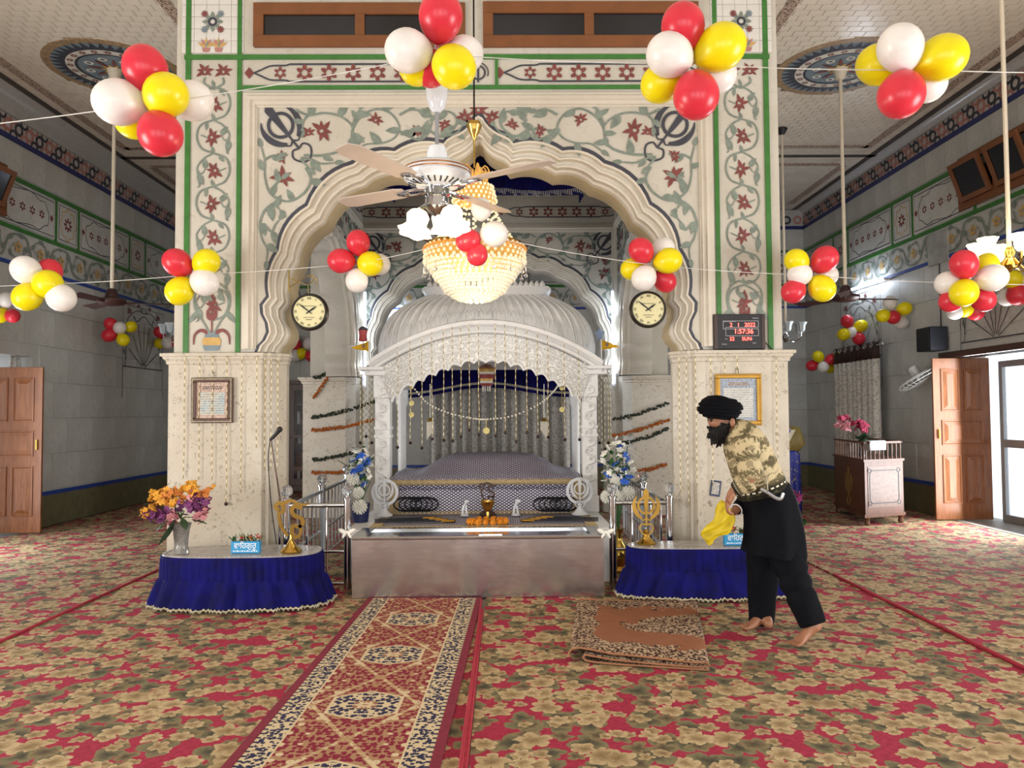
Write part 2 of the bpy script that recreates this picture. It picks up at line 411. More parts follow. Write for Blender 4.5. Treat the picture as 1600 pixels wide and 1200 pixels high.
def facade(name,F,hw,kind_label):
    base=MB()
    L=LOOP; outer=[rect_hit(u,z,hw,ZP,ZT) for u,z in L]
    outer[0]=(-hw,ZP); outer[-1]=(hw,ZP)
    # keep the rectangle's corners
    for sgn in(-1,1):
        i=min(range(len(outer)),key=lambda i:abs(outer[i][0]-sgn*hw)+abs(outer[i][1]-ZT)); outer[i]=(sgn*hw,ZT)
    n=len(L)
    for d,lp in((0,L),(TH,sl(.925))):
        vs=[F(u,z,d) for u,z in lp]+[F(u,z,d) for u,z in outer]
        fs=[(i,i+1,n+i+1,n+i) for i in range(n-1)]
        base.add(vs,fs if d==0 else [f[::-1] for f in fs])
    vs=[F(u,z,d) for d in(0,TH) for u,z in((-hw,ZP),(-hw,ZT),(hw,ZT),(hw,ZP))]
    base.add(vs,[(0,4,5,1),(1,5,6,2),(2,6,7,3)])
    w=base.build(name,STONE,kind='structure')
    prof=[(1.0,0),(1.0,-.012),(.988,-.012),(.985,.02),(.968,.022),(.962,.0),(.952,.004),(.948,.045),(.93,.05),(.925,.03),(.915,.035),(.912,.09),(.9,.1),(.895,.14)]
    mo=MB(); rings=[[F(u,z,d) for u,z in sl(s)] for s,d in [(1-(1-s_)*.74,d_) for s_,d_ in prof]]; mo.loft(rings,cap=False,closed=False)
    mo.build('arch_moulding',MOULD,w,'auto')
    so=MB(); so.loft([[F(u,z,d) for u,z in sl(s)] for s,d in((.9223,.14),(.92,.15),(.92,TH-.03),(.925,TH))],cap=False,closed=False)
    so.build('arch_soffit',M('tan_soffit','#b6a582',.6,var=.08) if 'front' in name else STONE,w,'auto')
    ol=MB(); a=sl(1.0); b=sl(1.016); ol.loft([[F(u,z,-.004) for u,z in b],[F(u,z,-.004) for u,z in a]],cap=False,closed=False); ol.build('arch_outline',INK,w)
    return w
def spandrel_art(K):
    def q(pts,m): return [((u if m>0 else -u),z) for u,z in (fp(*p) for p in pts)]
    px=1/187.5
    vines=[[(475,243),(505,243),(535,235),(548,222),(552,200),(565,182),(587,171),(610,177),(624,197),(617,215),(597,224),(572,226),(556,236)],
      [(462,172),(482,180),(507,177),(532,182),(550,197),(549,215)],[(482,180),(474,190),(473,200)],
      [(624,180),(640,172),(655,173)],[(620,203),(636,212),(655,219),(668,210),(675,190),(672,176)],[(672,205),(690,214),(706,205),(714,190),(708,178),(694,174),(684,180)],
      [(690,214),(712,209),(722,198)],[(552,195),(556,182),(562,172)],[(470,247),(487,250),(502,256),(522,255)],
      [(478,262),(486,280),(477,300),(456,314),(436,312),(421,300),(414,276),(414,252),(409,231)],[(470,248),(482,262)],
      [(437,313),(424,320),(412,332),(406,353),(410,374),(418,390),(417,407)],[(416,328),(430,322),(437,328)],[(421,300),(434,285),(440,280)],[(412,350),(424,362),(430,352),(436,344)],
      [(414,250),(425,244),(434,243)],[(655,219),(662,205),(650,200),(640,204)]]
    rng=random.Random(3)
    for m in(1,-1):
        for v in vines:
            pts=K.stroke('v',q(v,m),.022,.012)
            for i in range(5,len(pts)-2,9):
                d=pts[i+1]-pts[i-1]; a=math.atan2(d.y,d.x)+rng.choice((-1,1))*rng.uniform(.6,1.1)
                K.leaf('v',pts[i].x,pts[i].y,a,rng.uniform(.09,.14),.55,rng.choice((-.3,.3)))
            e=pts[-1]; d=pts[-1]-pts[-3]; K.leaf('v',e.x,e.y,math.atan2(d.y,d.x),.09,.5,0)
        for x,y,r,a in((503,205,15,20),(482,208,9,100),(587,188,10,60),(652,205,9,200),(695,196,9,120),(726,184,11,60),(441,246,9,170),(441,278,15,60)):
            (u,z),=q([(x,y)],m); K.lotus('r',u,z,r*px*1.15,R(a if m>0 else 180-a))
        (u,z),=q([(445,204)],m); K.khanda('k',u,z,.54,R(128 if m>0 else 52),m)
    (u,z)=fp(743,172); K.lotus('r',0,z,.08,PI/2)
def frieze_art(K,z0,z1,split=True,hw=1.95):
    zc=(z0+z1)/2; hh=(z1-z0)/2-.03
    for m in(-1,1):
        a,b=.16,hw
        for sg in(1,-1):
            K.stroke('k',[(m*(a+.06),zc),(m*(a+.12),zc+sg*hh*.35),(m*(a+.2),zc+sg*hh*.8),(m*(a+.32),zc+sg*hh*.85),(m*(a+.36),zc+sg*hh)],.014)
            K.stroke('k',[(m*(a+.36),zc+sg*hh),(m*(b-.36),zc+sg*hh)],.016,smooth=0)
            K.stroke('k',[(m*(b-.06),zc),(m*(b-.12),zc+sg*hh*.35),(m*(b-.2),zc+sg*hh*.8),(m*(b-.32),zc+sg*hh*.85),(m*(b-.36),zc+sg*hh)],.014)
        for x in(a+.02,b-.02): K.poly('r',[(m*x,zc+.05),(m*x+.04,zc),(m*x,zc-.05),(m*x-.04,zc)])
        nfl=7
        for i in range(nfl):
            x=a+.28+(b-a-.56)*i/(nfl-1); K.rosette('r',m*x,zc,.055 if i in(0,nfl-1) else .075)
def decor(w,F,front):
    K=Ink(lambda u,z:F(u,z,-.006)); spandrel_art(K)
    z0=fp(743,133)[1]; z1=fp(743,95)[1]
    frieze_art(K,z0+.0,z1-.0); K.ring('k',0,(z0+z1)/2,.05,.065); K.ring('k',0,(z0+z1)/2,.08,.09,a0=-.4,a1=PI+.4); K.stroke('k',[(0,z0+.02),(0,z1-.02)],.016,smooth=0)
    # rectangular moulding around the spandrels
    mo=MB(); uo=abs(fp(381,150)[0]); ui=abs(fp(403,150)[0]); zo=fp(743,146)[1]; zi=fp(743,168)[1]
    if not front: uo=min(uo,1.86); ui=1.75
    sec=[(0,0),(0,-.02),(.25,-.025),(.3,-.045),(.55,-.05),(.62,-.03),(.85,-.03),(.9,-.012),(1,-.012),(1,0)]
    rings=[]
    for t,d in sec:
        u=uo+(ui-uo)*t; z=zo+(zi-zo)*t; rings.append([F(-u,ZP+.03,d),F(-u,z,d),F(u,z,d),F(u,ZP+.03,d)])
    mo.loft(rings,cap=False,closed=False); mo.build('frame_moulding',MOULD,w)
    if front:
        def strip(x0,x1,y0,y1):
            for m in(-1,1):
                ym=300 if y1-y0>100 else (y0+y1)/2; a,b=fp(x0,ym)[0],fp(x1,ym)[0]; za,zb=fp(743,y0)[1],fp(743,y1)[1]
                if x1==743: b=0
                if m>0: a,b=-b,-a
                g=MB(); vs=[F(u,z,d) for d in(.0,-.014 if y1-y0>30 else -.0165) for u,z in((a,zb),(b,zb),(b,za),(a,za))]
                g.add(vs,[(4,5,6,7),(0,1,5,4),(1,2,6,5),(2,3,7,6),(3,0,4,7)]); g.build('green_strip',GREENL,w)
        strip(289,297,-30,551); strip(370,377,-30,551); strip(289,743,86,93); strip(377,743,134,140); strip(716,721,93,134)
        # vine columns
        for m in(-1,1):
            uc=abs(fp(333,300)[0])*m; px=1/187.5; z=fp(333,118)[1]; st=53*px
            for s in(-1,1):
                K.stroke('v',[(uc,z-.12),(uc+s*.08,z-.07),(uc+s*.075,z-.02)],.016); K.lotus('r',uc+s*.078,z+.03,.07,PI/2)
            z-=.1
            for k in range(7):
                s=(1 if k%2 else -1)*m; r=st/2
                K.stroke('v',[(uc,z),(uc+s*r*.75,z-r*.3),(uc+s*r*.98,z-r),(uc+s*r*.7,z-r*1.7),(uc,z-2*r)],.015)
                K.stroke('v',[(uc,z),(uc-s*r*.6,z-r*.35),(uc-s*r*.95,z-r*.9),(uc-s*r*.72,z-r*1.25),(uc-s*r*.45,z-r*.95)],.014,.008)
                K.stroke('v',[(uc-s*r*.93,z-r*1.0),(uc-s*r*.85,z-r*1.6),(uc-s*r*.8,z-r*1.95),(uc-s*r*.93,z-r*2.05)],.018,.008)
                K.leaf('v',uc-s*r*.5,z-r*.95,R(75),.09,.6,.3*s); K.leaf('v',uc-s*r*.85,z-r*1.2,R(-80),.11,.5,.2*s)
                K.leaf('v',uc,z,R(90),.06,.5); K.leaf('v',uc+s*.05,z-.02,R(-90)+s*.4,.07,.45)
                K.stroke('v',[(uc+s*r*.75,z-r*.9),(uc+s*r*.3,z-r*1.1)],.01,smooth=0)
                K.lotus('r',uc+s*r*.1,z-r*1.05,.072,R(200 if s>0 else -20)); z-=st
            zb=fp(333,548)[1]
            K.disc('a',uc,zb+.075,.078,18,.06); K.poly('s',[(uc-.055,zb),(uc+.055,zb),(uc+.075,zb+.045),(uc-.075,zb+.045)])
            K.poly('s',[(uc-.06,zb+.11),(uc+.06,zb+.11),(uc+.05,zb+.16),(uc-.05,zb+.16)])
            K.stroke('r',[(uc,zb+.15),(uc,zb+.42)],.012,smooth=0); K.leaf('r',uc,zb+.36,PI/2,.13,.45,0)
            for s in(-1,1):
                K.leaf('r',uc,zb+.25,PI/2-s*.7,.1,.45,s*.3); K.stroke('r',[(uc+s*.03,zb+.15),(uc+s*.09,zb+.17),(uc+s*.14,zb+.13),(uc+s*.15,zb+.05)],.035,.01)
                K.stroke('v',[(uc+s*.02,zb+.15),(uc+s*.07,zb+.24),(uc+s*.14,zb+.35),(uc+s*.14,zb+.48),(uc+s*.06,zb+.56),(uc,zb+.55)],.014); K.leaf('v',uc+s*.13,zb+.33,R(-90)+s*.3,.12,.4,s*.3); K.leaf('v',uc+s*.05,zb+.47,R(-60),.08,.6)
        # glazed tile panels on top of the columns
        tile=MB().cbox(-.0505,.0505,-.008,.004,-.0505,.0505,.002).mesh('glazed_tile',M('white_glazed_tile','#d4d2cc',.15,var=.04))
        for m in(-1,1):
            uc=abs(fp(333,40)[0])*m; zt=fp(333,84)[1]
            for j in range(7):
                for i in range(-2,3):
                    p=F(uc+i*.104,zt+.055+j*.104,0); inst(tile,'glazed_tile',p,w)
            KK=Ink(lambda u,z:F(u,z,-.0135))
            zc=zt+.27
            for i in range(8):
                a=i*PI/4; KK.leaf('v',uc+.03*math.cos(a),zc+.03*math.sin(a),a,.06,.6,0)
            KK.ring('k',uc,zc,.02,.04)
            for i in range(4):
                a=PI/4+i*PI/2; KK.rosette('r' if i%2 else 's',uc+.095*math.cos(a),zc+.095*math.sin(a),.032,8,.1)
            for s in(-1,1):
                KK.poly('p',[(uc+s*.052-.025,zt+.01),(uc+s*.052+.025,zt+.01),(uc+s*.052+.036,zt+.045),(uc+s*.052-.036,zt+.045)])
                for a in(60,90,120,30,150): KK.leaf('a' if a%60 else 'p',uc+s*.052,zt+.05,R(a),.085,.3,0)
                KK.leaf('v',uc+s*.052,zt+.05,R(75),.06,.35,0)
            KK.build(w,INKS)
    K.build(w,INKS)
Ff=lambda u,z,d:Vector((AX+u,D0+d,z)); YR=10.9
Fr=lambda u,z,d:Vector((AX+u,YR+d,z))
YM=(D0+TH+YR)/2; HS=(YR-D0-TH)/2
Fl=lambda u,z,d:Vector((AX-1.80-d,YM+u,z)); Frt=lambda u,z,d:Vector((AX+1.80+d,YM-u,z))
wf=facade('wall_pavilion_front',Ff,HW,''); decor(wf,Ff,True)
wr=facade('wall_pavilion_rear',Fr,HW,''); decor(wr,Fr,False)
wl=facade('wall_pavilion_left',Fl,HS,''); decor(wl,Fl,False)
wt=facade('wall_pavilion_right',Frt,HS,''); decor(wt,Frt,False)
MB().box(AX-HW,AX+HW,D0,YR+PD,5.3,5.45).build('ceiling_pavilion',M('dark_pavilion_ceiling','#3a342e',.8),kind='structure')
# corner pillars below the arches
PLAN=[(-2.57,-.03),(-1.80,-.03),(-1.78,0),(-1.75,.0),(-1.72,.05),(-1.69,.06),(-1.64,.13),(-1.64,.20),(-1.80,.36),(-1.83,.62),(-2.3,.62),(-2.57,.44)]
PLANR=[(-2.57,-.28),(-1.98,-.28),(-1.86,-.18),(-1.82,-.03),(-1.78,-.03),(-1.72,.03),(-1.64,.13),(-1.64,.30),(-1.80,.44),(-2.57,.44)]
cxp=sum(p[0] for p in PLAN)/len(PLAN); cyp=sum(p[1] for p in PLAN)/len(PLAN)
def pillar(name,mx,y0,PLAN):
    cxp=sum(p[0] for p in PLAN)/len(PLAN); cyp=sum(p[1] for p in PLAN)/len(PLAN); my=1
    def ringz(z,e):
        out=[]
        for u,d in PLAN:
            s=1+e; uu=cxp+(u-cxp)*s; dd=cyp+(d-cyp)*s; out.append(Vector((AX-mx*uu if mx>0 else AX+uu,y0+my*dd,z)))
        return out
    m=MB(); m.loft([ringz(z,e) for z,e in((.008,.05),(.16,.05),(.17,.0),(1.84,0),(1.845,.025),(1.87,.03),(1.89,.065),(1.905,.07),(1.91,.1),(1.935,.1),(1.94,0))])
    return m.build(name,MARBLE,kind='structure')
for i,(mx,y0,my) in enumerate(((-1,D0,PLAN),(1,D0,PLAN),(-1,YR,PLANR),(1,YR,PLANR))):
    pillar('wall_pavilion_pillar_%d'%(i+1),mx,y0,my)
# ventilator windows over the front arch
def vent_window(n,x0,x1,y0,y1,mull):
    (a,zb),(b,zt)=fp(x0,y1),fp(x1,y0); fr=MB(); th=.10; Y=D0
    e=[fp(x,40)[0] for x in mull]
    fr.cbox(AX+a,AX+b,Y-.03,Y+.02,zb,zb+th); fr.cbox(AX+a,AX+b,Y-.03,Y+.02,zt-th,zt)
    fr.cbox(AX+a,AX+a+.085,Y-.03,Y+.02,zb+th,zt-th); fr.cbox(AX+b-.085,AX+b,Y-.03,Y+.02,zb+th,zt-th)
    for x in e: fr.cbox(AX+x-.04,AX+x+.04,Y-.03,Y+.02,zb+th,zt-th)
    o=fr.build('window_%d'%n,BROWNW,kind='structure')
    xs=[a+.085]+[v for x in e for v in(x-.04,x+.04)]+[b-.085]
    for k in range(0,len(xs),2): MB().box(AX+xs[k],AX+xs[k+1],Y-.008,Y-.004,zb+th,zt-th).build('pane',DARKGL,o)
vent_window(1,397,727,6,75,[563]); vent_window(2,755,1090,4,75,[920])
# ---------------------------------------------------------------- hall walls
def hall_wall(name,X,nx,opens,dz,Fw,sqs,y0vis,blues):
    """nx: +1 when the wall faces +X. Fw(u=Y,z) maps to the wall's face"""
    w=MB(); back=X-nx*.62
    ys=sorted([YF]+[v for o in opens for v in o[:2]]+[YB])
    for a,b in zip(ys[:-1],ys[1:]):
        op=[o for o in opens if o[0]<=a+1e-6 and b<=o[1]+1e-6]
        lo,hi=min(X,back),max(X,back)
        if not op: w.box(lo,hi,a,b,.0,5.6)
        else: w.box(lo,hi,a,b,op[0][2],5.6)
    W_=w.build(name,WALLM,kind='structure')
    zb,zg,zg2,zf=blues
    def hit(a,b,z0,z1): return any(a<o[1]+.1 and b>o[0]-.1 and z0<o[2]+.1 for o in opens)
    # marble slabs
    nrow=6; hgt=(zb-.47)/nrow; wd=.65
    def slabmesh(w_,h_):
        m=MB(); m.cbox(0,nx*.012,.003,w_-.003,.003,h_-.003,.002); return m.mesh('marble_slab',WALLM)
    full,half=slabmesh(wd,hgt),slabmesh(wd/2,hgt)
    for r in range(nrow):
        z=.47+r*hgt; y=YB; first=r%2
        while y>y0vis:
            k=half if first else full; ww=wd/2 if first else wd; first=0; y-=ww
            if not hit(y,y+ww,z,z+hgt): inst(k,'marble_slab',(X,y,z),W_)
    up=slabmesh(.48,zf-.04-zg2-.05); y=YB
    while y>y0vis: y-=.48; inst(up,'marble_slab',(X,y,zg2+.05),W_)
    # dado, strips
    for nm,m,z0,z1,t in(('dado',DADO,0,.40,.02),('blue_strip',BLUEL,.40,.45,.025),('blue_strip',BLUEL,zb,zb+.045,.02),('green_strip',GREENL,zg-.03,zg+.02,.02),('green_strip',GREENL,zg2-.02,zg2+.03,.02),('blue_strip',M('navy_strip','#20296b',.4),zf-.04,zf+.02,.03)):
        s=MB(); ya=y0vis
        segs=[(ya,YB)]
        if z1<2.4:
            cuts=sorted((o[0]-.1,o[1]+.1) for o in opens if o[1]>ya); segs=[]; c=ya
            for a,b in cuts:
                if a>c: segs.append((c,a))
                c=max(c,b)
            segs.append((c,YB))
        for a,b in segs: s.box(min(X,X+nx*t),max(X,X+nx*t),a,b,z0,z1)
        s.build(nm,m,W_)
    # carved panels between the green strips
    K=Ink(Fw,nx); y=YB
    edges=[]; prev=YB
    for a,b in sqs: edges.append((b+.04,prev,'long')); edges.append((a,b,'sq')); prev=a-.04
    edges.append((prev-1.4,prev,'long'))
    for a,b,kd in edges:
        z0,z1=zg+.04,zg2-.04
        pm=MB(); pm.cbox(X,X+nx*.018,a+.01,b-.01,z0,z1,.003); pm.build('inlay_panel',WALLM,W_)
        K.stroke('k',[(a+.04,z0+.03),(b-.04,z0+.03),(b-.04,z1-.03),(a+.04,z1-.03),(a+.04,z0+.03)],.012,smooth=0)
        zc=(z0+z1)/2; mid=(a+b)/2; hh=(z1-z0)/2
        if kd=='sq':
            K.rosette('r',mid,zc,.1,8); pts=[(mid+(.17+.02*math.cos(8*t))*math.cos(t),zc+(.2+.02*math.cos(8*t))*math.sin(t)) for t in [2*PI*i/40 for i in range(40)]]
            K.stroke('a',pts,.014,closed=True,smooth=1)
        else:
            q=min(.45,(b-a)*.3); wdt=(b-a)/2-.15
            pts=[(mid+wdt*math.copysign(abs(math.cos(t))**.7,math.cos(t)),zc+hh*.82*math.copysign(abs(math.sin(t))**.8,math.sin(t))+.02*math.cos(9*t)) for t in [2*PI*i/48 for i in range(48)]]
            K.stroke('k',pts,.01,closed=True,smooth=1)
            for i in range(5): K.rosette('r',mid+(i-2)*wdt*.36,zc,.06)
            for s in(-1,1): K.poly('r',[(mid+s*(wdt+.06),zc+.05),(mid+s*(wdt+.1),zc),(mid+s*(wdt+.06),zc-.05),(mid+s*(wdt+.02),zc)])
        g=MB(); g.box(min(X,X+nx*.02),max(X,X+nx*.02),a-.035,a+.0,z0-.02,z1+.02); g.build('green_strip',GREENL,W_)
    # scroll band
    z0,z1=zb+.05,zg-.04; zc=(z0+z1)/2; y=YB-.3; k=0; st=.46; am=(z1-z0)*.40
    while y>y0vis+.2:
        s=1 if k%2 else -1
        K.stroke('v',[(y+st/2,zc),(y+st*.35,zc+s*am*.9),(y,zc+s*am*1.05),(y-st*.35,zc+s*am*.75),(y-st/2,zc)],.026)
        K.stroke('v',[(y+st*.32,zc+s*am*.2),(y+st*.2,zc-s*am*.75),(y-st*.15,zc-s*am*.9),(y-st*.3,zc-s*am*.3),(y-st*.18,zc+s*am*.3)],.022,.01)
        for i in range(5):
            t=2*PI*i/5+k; K.leaf('v',y+.16*math.cos(t),zc+.14*math.sin(t),t+1.2,.1,.5,.3)
        K.rosette('a',y,zc,.075,5,.3); y-=st; k+=1
    # ring frieze and cove
    z0=zf+.02; z1=zf+.26; zc=(z0+z1)/2; y=YB-.12; k=0
    fb=MB(); fb.box(min(X,X+nx*.006),max(X,X+nx*.006),y0vis,YB,z0,z1); fb.build('frieze_tiles',M('pale_frieze_tile','#c8c0bb',.25,var=.08,scale=30),W_)
    KF=Ink(lambda u,z:Fw(u,z,.010),nx)
    while y>y0vis:
        c='pk'[k%2]; KF.ring(c,y,zc,.045,.085,16); KF.ring(c,y+.105,z1-.01,.045,.08,8,PI,2*PI); KF.ring('kp'[k%2],y+.105,z0+.01,.045,.08,8,0,PI); y-=.21; k+=1
    KF.build(W_,INKS)
    cv=MB(); rg=[]
    for i in range(9):
        a=i/8*PI/2; rg.append([Vector((X+nx*(.02+.17*(1-math.cos(a))),y,z1+(HC-z1)*math.sin(a))) for y in(y0vis,YB)])
    cv.loft(rg,cap=False,closed=False); cv.build('cove_moulding',M('white_cove_tile','#b9b8b6',.25,var=.06,scale=25),W_,'auto')
    # fanlight motifs drawn above the doorways
    for yc in ((12.45,9.0) if nx<0 else (12.7,8.0)):
        zc=2.28 if nx<0 else 2.2; 
        for i in range(1,8): a=PI*i/8; K.stroke('k',[(yc+.05*math.cos(a),zc+.05*math.sin(a)),(yc+.55*math.cos(a),zc+.75*math.sin(a))],.012,smooth=0)
        K.stroke('k',[(yc+.62*math.cos(PI*i/20),zc+(.8+.05*abs(math.sin(i*PI/4)))*math.sin(PI*i/20)) for i in range(21)],.012)
        K.stroke('k',[(yc-.7,zc-.5),(yc-.7,zb-.08),(yc+.7,zb-.08),(yc+.7,zc-.5)],.012,smooth=0); K.stroke('k',[(yc-.7,zc),(yc+.7,zc)],.016,smooth=0)
        for s in(-1,1):
            K.stroke('k',[(yc+s*.6,zc+.1),(yc+s*.64,zc+.4),(yc+s*.55,zc+.75),(yc+s*.25,zc+.92),(yc,zc+.9)],.012); K.lotus('r',yc+s*.5,zc+.88,.07,PI/2); K.lotus('r',yc+s*.2,zc+1.0,.05,PI/2)
            for i in range(6): K.leaf('v',yc+s*(.62-.02*i*i),zc+.2+.14*i,R(90)+s*(.8 if i%2 else -.6),.1,.5)
    K.build(W_,INKS); return W_
FwR=lambda u,z,e=.020:Vector((XR-e,u,z)); FwL=lambda u,z,e=.020:Vector((XL+e,u,z))
wallR=hall_wall('wall_right',XR,-1,[(8.2,10.22,2.17),(1.4,3.6,2.3)],0,FwR,[(12.84,13.38),(10.8,11.33)],5.2,(3.42,3.88,4.52,5.0))
wallL=hall_wall('wall_left',XL,1,[(7.4,9.75,2.17),(1.4,3.6,2.3)],0,FwL,[(12.2,12.7),(10.2,10.7)],6.2,(3.26,3.72,4.32,4.8))
# back wall with slabs, strips and scroll band
wb=MB().box(XL-.5,XR+.5,YB,YB+.3,0,5.6).build('wall_back',WALLM,kind='structure')
slab=MB().cbox(.003,.647,-.012,0,.003,.489,.002).mesh('marble_slab',WALLM)
for r in range(6):
    x=XR
    while x>XL+.7:
        x-=.65
        if (3.3<x or x<-3.3) or r>2: inst(slab,'marble_slab',(x-(.0 if r%2 else .0),YB,.47+r*.4917),wb)
for nm,m,z0,z1,t in(('dado',DADO,0,.40,.02),('blue_strip',BLUEL,.40,.45,.025),('blue_strip',BLUEL,3.42,3.465,.02),('green_strip',GREENL,3.85,3.9,.02),('green_strip',GREENL,4.5,4.55,.02),('blue_strip',MATS['navy_strip'],4.96,5.02,.03)):
    MB().box(XL,XR,YB-t,YB,z0,z1).build(nm,m,wb)
KB=Ink(lambda u,z:Vector((u,YB-.014,z))); x=XR-.3; k=0
while x>XL+.4:
    s=1 if k%2 else -1; zc=3.66
    KB.stroke('v',[(x+.23,zc),(x+.16,zc+s*.15),(x,zc+s*.17),(x-.16,zc+s*.12),(x-.23,zc)],.026)
    KB.stroke('v',[(x+.15,zc+s*.03),(x+.09,zc-s*.12),(x-.07,zc-s*.14),(x-.13,zc-s*.05),(x-.08,zc+s*.05)],.022,.01); KB.rosette('a',x,zc,.07,5,.3)
    for i in range(5): t=2*PI*i/5+k; KB.leaf('v',x+.16*math.cos(t),zc+.14*math.sin(t),t+1.2,.1,.5,.3)
    x-=.46; k+=1
for i in range(-6,7): KB.rosette('r',i*.9,4.2,.09,6); KB.stroke('k',[(i*.9-.4,3.95),(i*.9+.4,3.95),(i*.9+.4,4.45),(i*.9-.4,4.45),(i*.9-.4,3.95)],.012,smooth=0)
x=XR-.12;k=0
while x>XL: c='pk'[k%2]; KB.ring(c,x,5.14,.045,.085,16); x-=.21; k+=1
KB.build(wb,INKS)
# wall behind the camera with three tall openings
m=MB()
for a,b in((XL-.5,-5.2),(-2.6,-1.3),(1.3,2.6),(5.2,XR+.5)): m.box(a,b,YF-.4,YF,0,3.3)
m.box(XL-.5,XR+.5,YF-.4,YF,3.3,5.6); m.build('wall_front',WALLM,kind='structure')
# ---------------------------------------------------------------- tiled ceiling
def ceil_tile_mat():
    t=NT('glazed_ceiling_tile'); co=t.coord(); c=t.mix(t.ramp(t.noise(co,3,3),.3,.7),srgb('#d6ccbc'),srgb('#e0d7c8')); return t.done(c,.22,0.0,.5)
CT=ceil_tile_mat()
ce=MB().box(XL-.5,XR+.5,YF-.4,YB+.3,HC,HC+.2).build('ceiling',M('tile_grout','#6f685c',.8),kind='structure')
tw,td=.15,.105
tm=MB().box(-tw/2+.003,tw/2-.003,-td/2+.003,td/2-.003,-.006,0).mesh('ceiling_tile',CT)
cnt=0; rest=MB()
def solid(x,y):
    for c in((-4.38,8.6),(3.87,8.6)):
        if (x-c[0])**2+(y-c[1])**2<.70**2: return False
    return True
rows=int((YB-6.4)/td)
for j in range(rows):
    y=6.45+j*td
    for sd in(-1,1):
        for i in range(40):
            x=(AX+sd*2.55)+sd*(i+.5*(j%2))*tw+sd*.08
            if x<XL+.15 or x>XR-.15: continue
            if not solid(x,y): continue
            d=Vector((x,y,HC-CH)); vis=7.25<y<8.7 and (2.6<abs(x-AX)<5.2)
            if vis and cnt<300 and j%1==0: inst(tm,'ceiling_tile',(x,y,HC),ce); cnt+=1
            else: rest.box(x-tw/2+.003,x+tw/2-.003,y-td/2+.003,y+td/2-.003,HC-.006,HC)
rest.build('ceiling_tile_field',CT,ce,kind='stuff')
MB().box(XL,XR,YF,6.42,HC-.006,HC).build('ceiling_plaster',CT,ce)
def band_mat():
    t=NT('speckled_border_tile'); co=t.coord(); v=t.vor(co,45); c=t.mix(t.ramp(v.outputs['Distance'],.3,.5),srgb('#3a1f20'),srgb('#b9a492')); return t.done(c,.3,0.0)
BD=band_mat(); DK=M('dark_border_tile','#4a443e',.4)
def cb(nm,x0,x1,y0,y1,m): MB().box(x0,x1,y0,y1,HC-.011,HC-.001).build(nm,m,ce)
for s,wx in((-1,XL),(1,XR)):
    xi=AX+s*3.0; xo=wx-s*.42
    cb('border_band',xi-.06,xi+.06,6.4,11.25,BD); cb('border_band',xo-.06,xo+.06,4,11.25,BD); cb('border_band',min(xi,xo),max(xi,xo),11.13,11.25,BD)
    cb('border_band',min(xi,xo),max(xi,xo),11.95,12.07,BD); cb('border_band',xo-.06,xo+.06,12.07,14.3,BD); cb('border_band',xi-.06,xi+.06,12.07,14.3,BD)
    cb('dark_band',min(AX+s*2.6,wx),max(AX+s*2.6,wx),11.55,11.66,DK); cb('dark_band',wx-s*.19-.05,wx-s*.19+.05,4,YB,DK)
    # painted medallion
    c=(-4.38 if s<0 else 3.87,8.6); K=Ink(lambda u,z:Vector((u,z,HC-.0135)),-1); K2=Ink(lambda u,z:Vector((u,z,HC-.0165)),-1)
    o=MB().lathe([(.01,-.012),(.72,-.012),(.73,0)],(c[0],c[1],HC),48).build('medallion_rim',M('tan_mosaic','#a98e6c',.4,var=.25,scale=40),ce)
    K.disc('s',c[0],c[1],.63,48)
    for i in range(40):
        a=2*PI*i/40; b=2*PI*(i+.5)/40; e=2*PI*(i+1)/40
        K2.poly('k',[(c[0]+.53*math.cos(a),c[1]+.53*math.sin(a)),(c[0]+.645*math.cos(b),c[1]+.645*math.sin(b)),(c[0]+.53*math.cos(e),c[1]+.53*math.sin(e))])
    K2.ring('k',c[0],c[1],.49,.54,48); K2.ring('w',c[0],c[1],.40,.49,48); K2.ring('k',c[0],c[1],.37,.40,48)
    K3=Ink(lambda u,z:Vector((u,z,HC-.0195)),-1)
    for i in range(20): a=2*PI*i/20; K3.rosette('r',c[0]+.445*math.cos(a),c[1]+.445*math.sin(a),.04,8,.3)
    for i in range(8):
        a=2*PI*i/8; K3.ring('w',c[0]+.27*math.cos(a),c[1]+.27*math.sin(a),.025,.05,10); K3.leaf('r',c[0]+.1*math.cos(a+.4),c[1]+.1*math.sin(a+.4),a+.4,.18,.25,0)
    K3.rosette('a',c[0],c[1],.14,10,.2)
    for q in(K,K2,K3): q.build(ce,{k:(n+'_ceiling' if 0 else n,m) for k,(n,m) in INKS.items()})
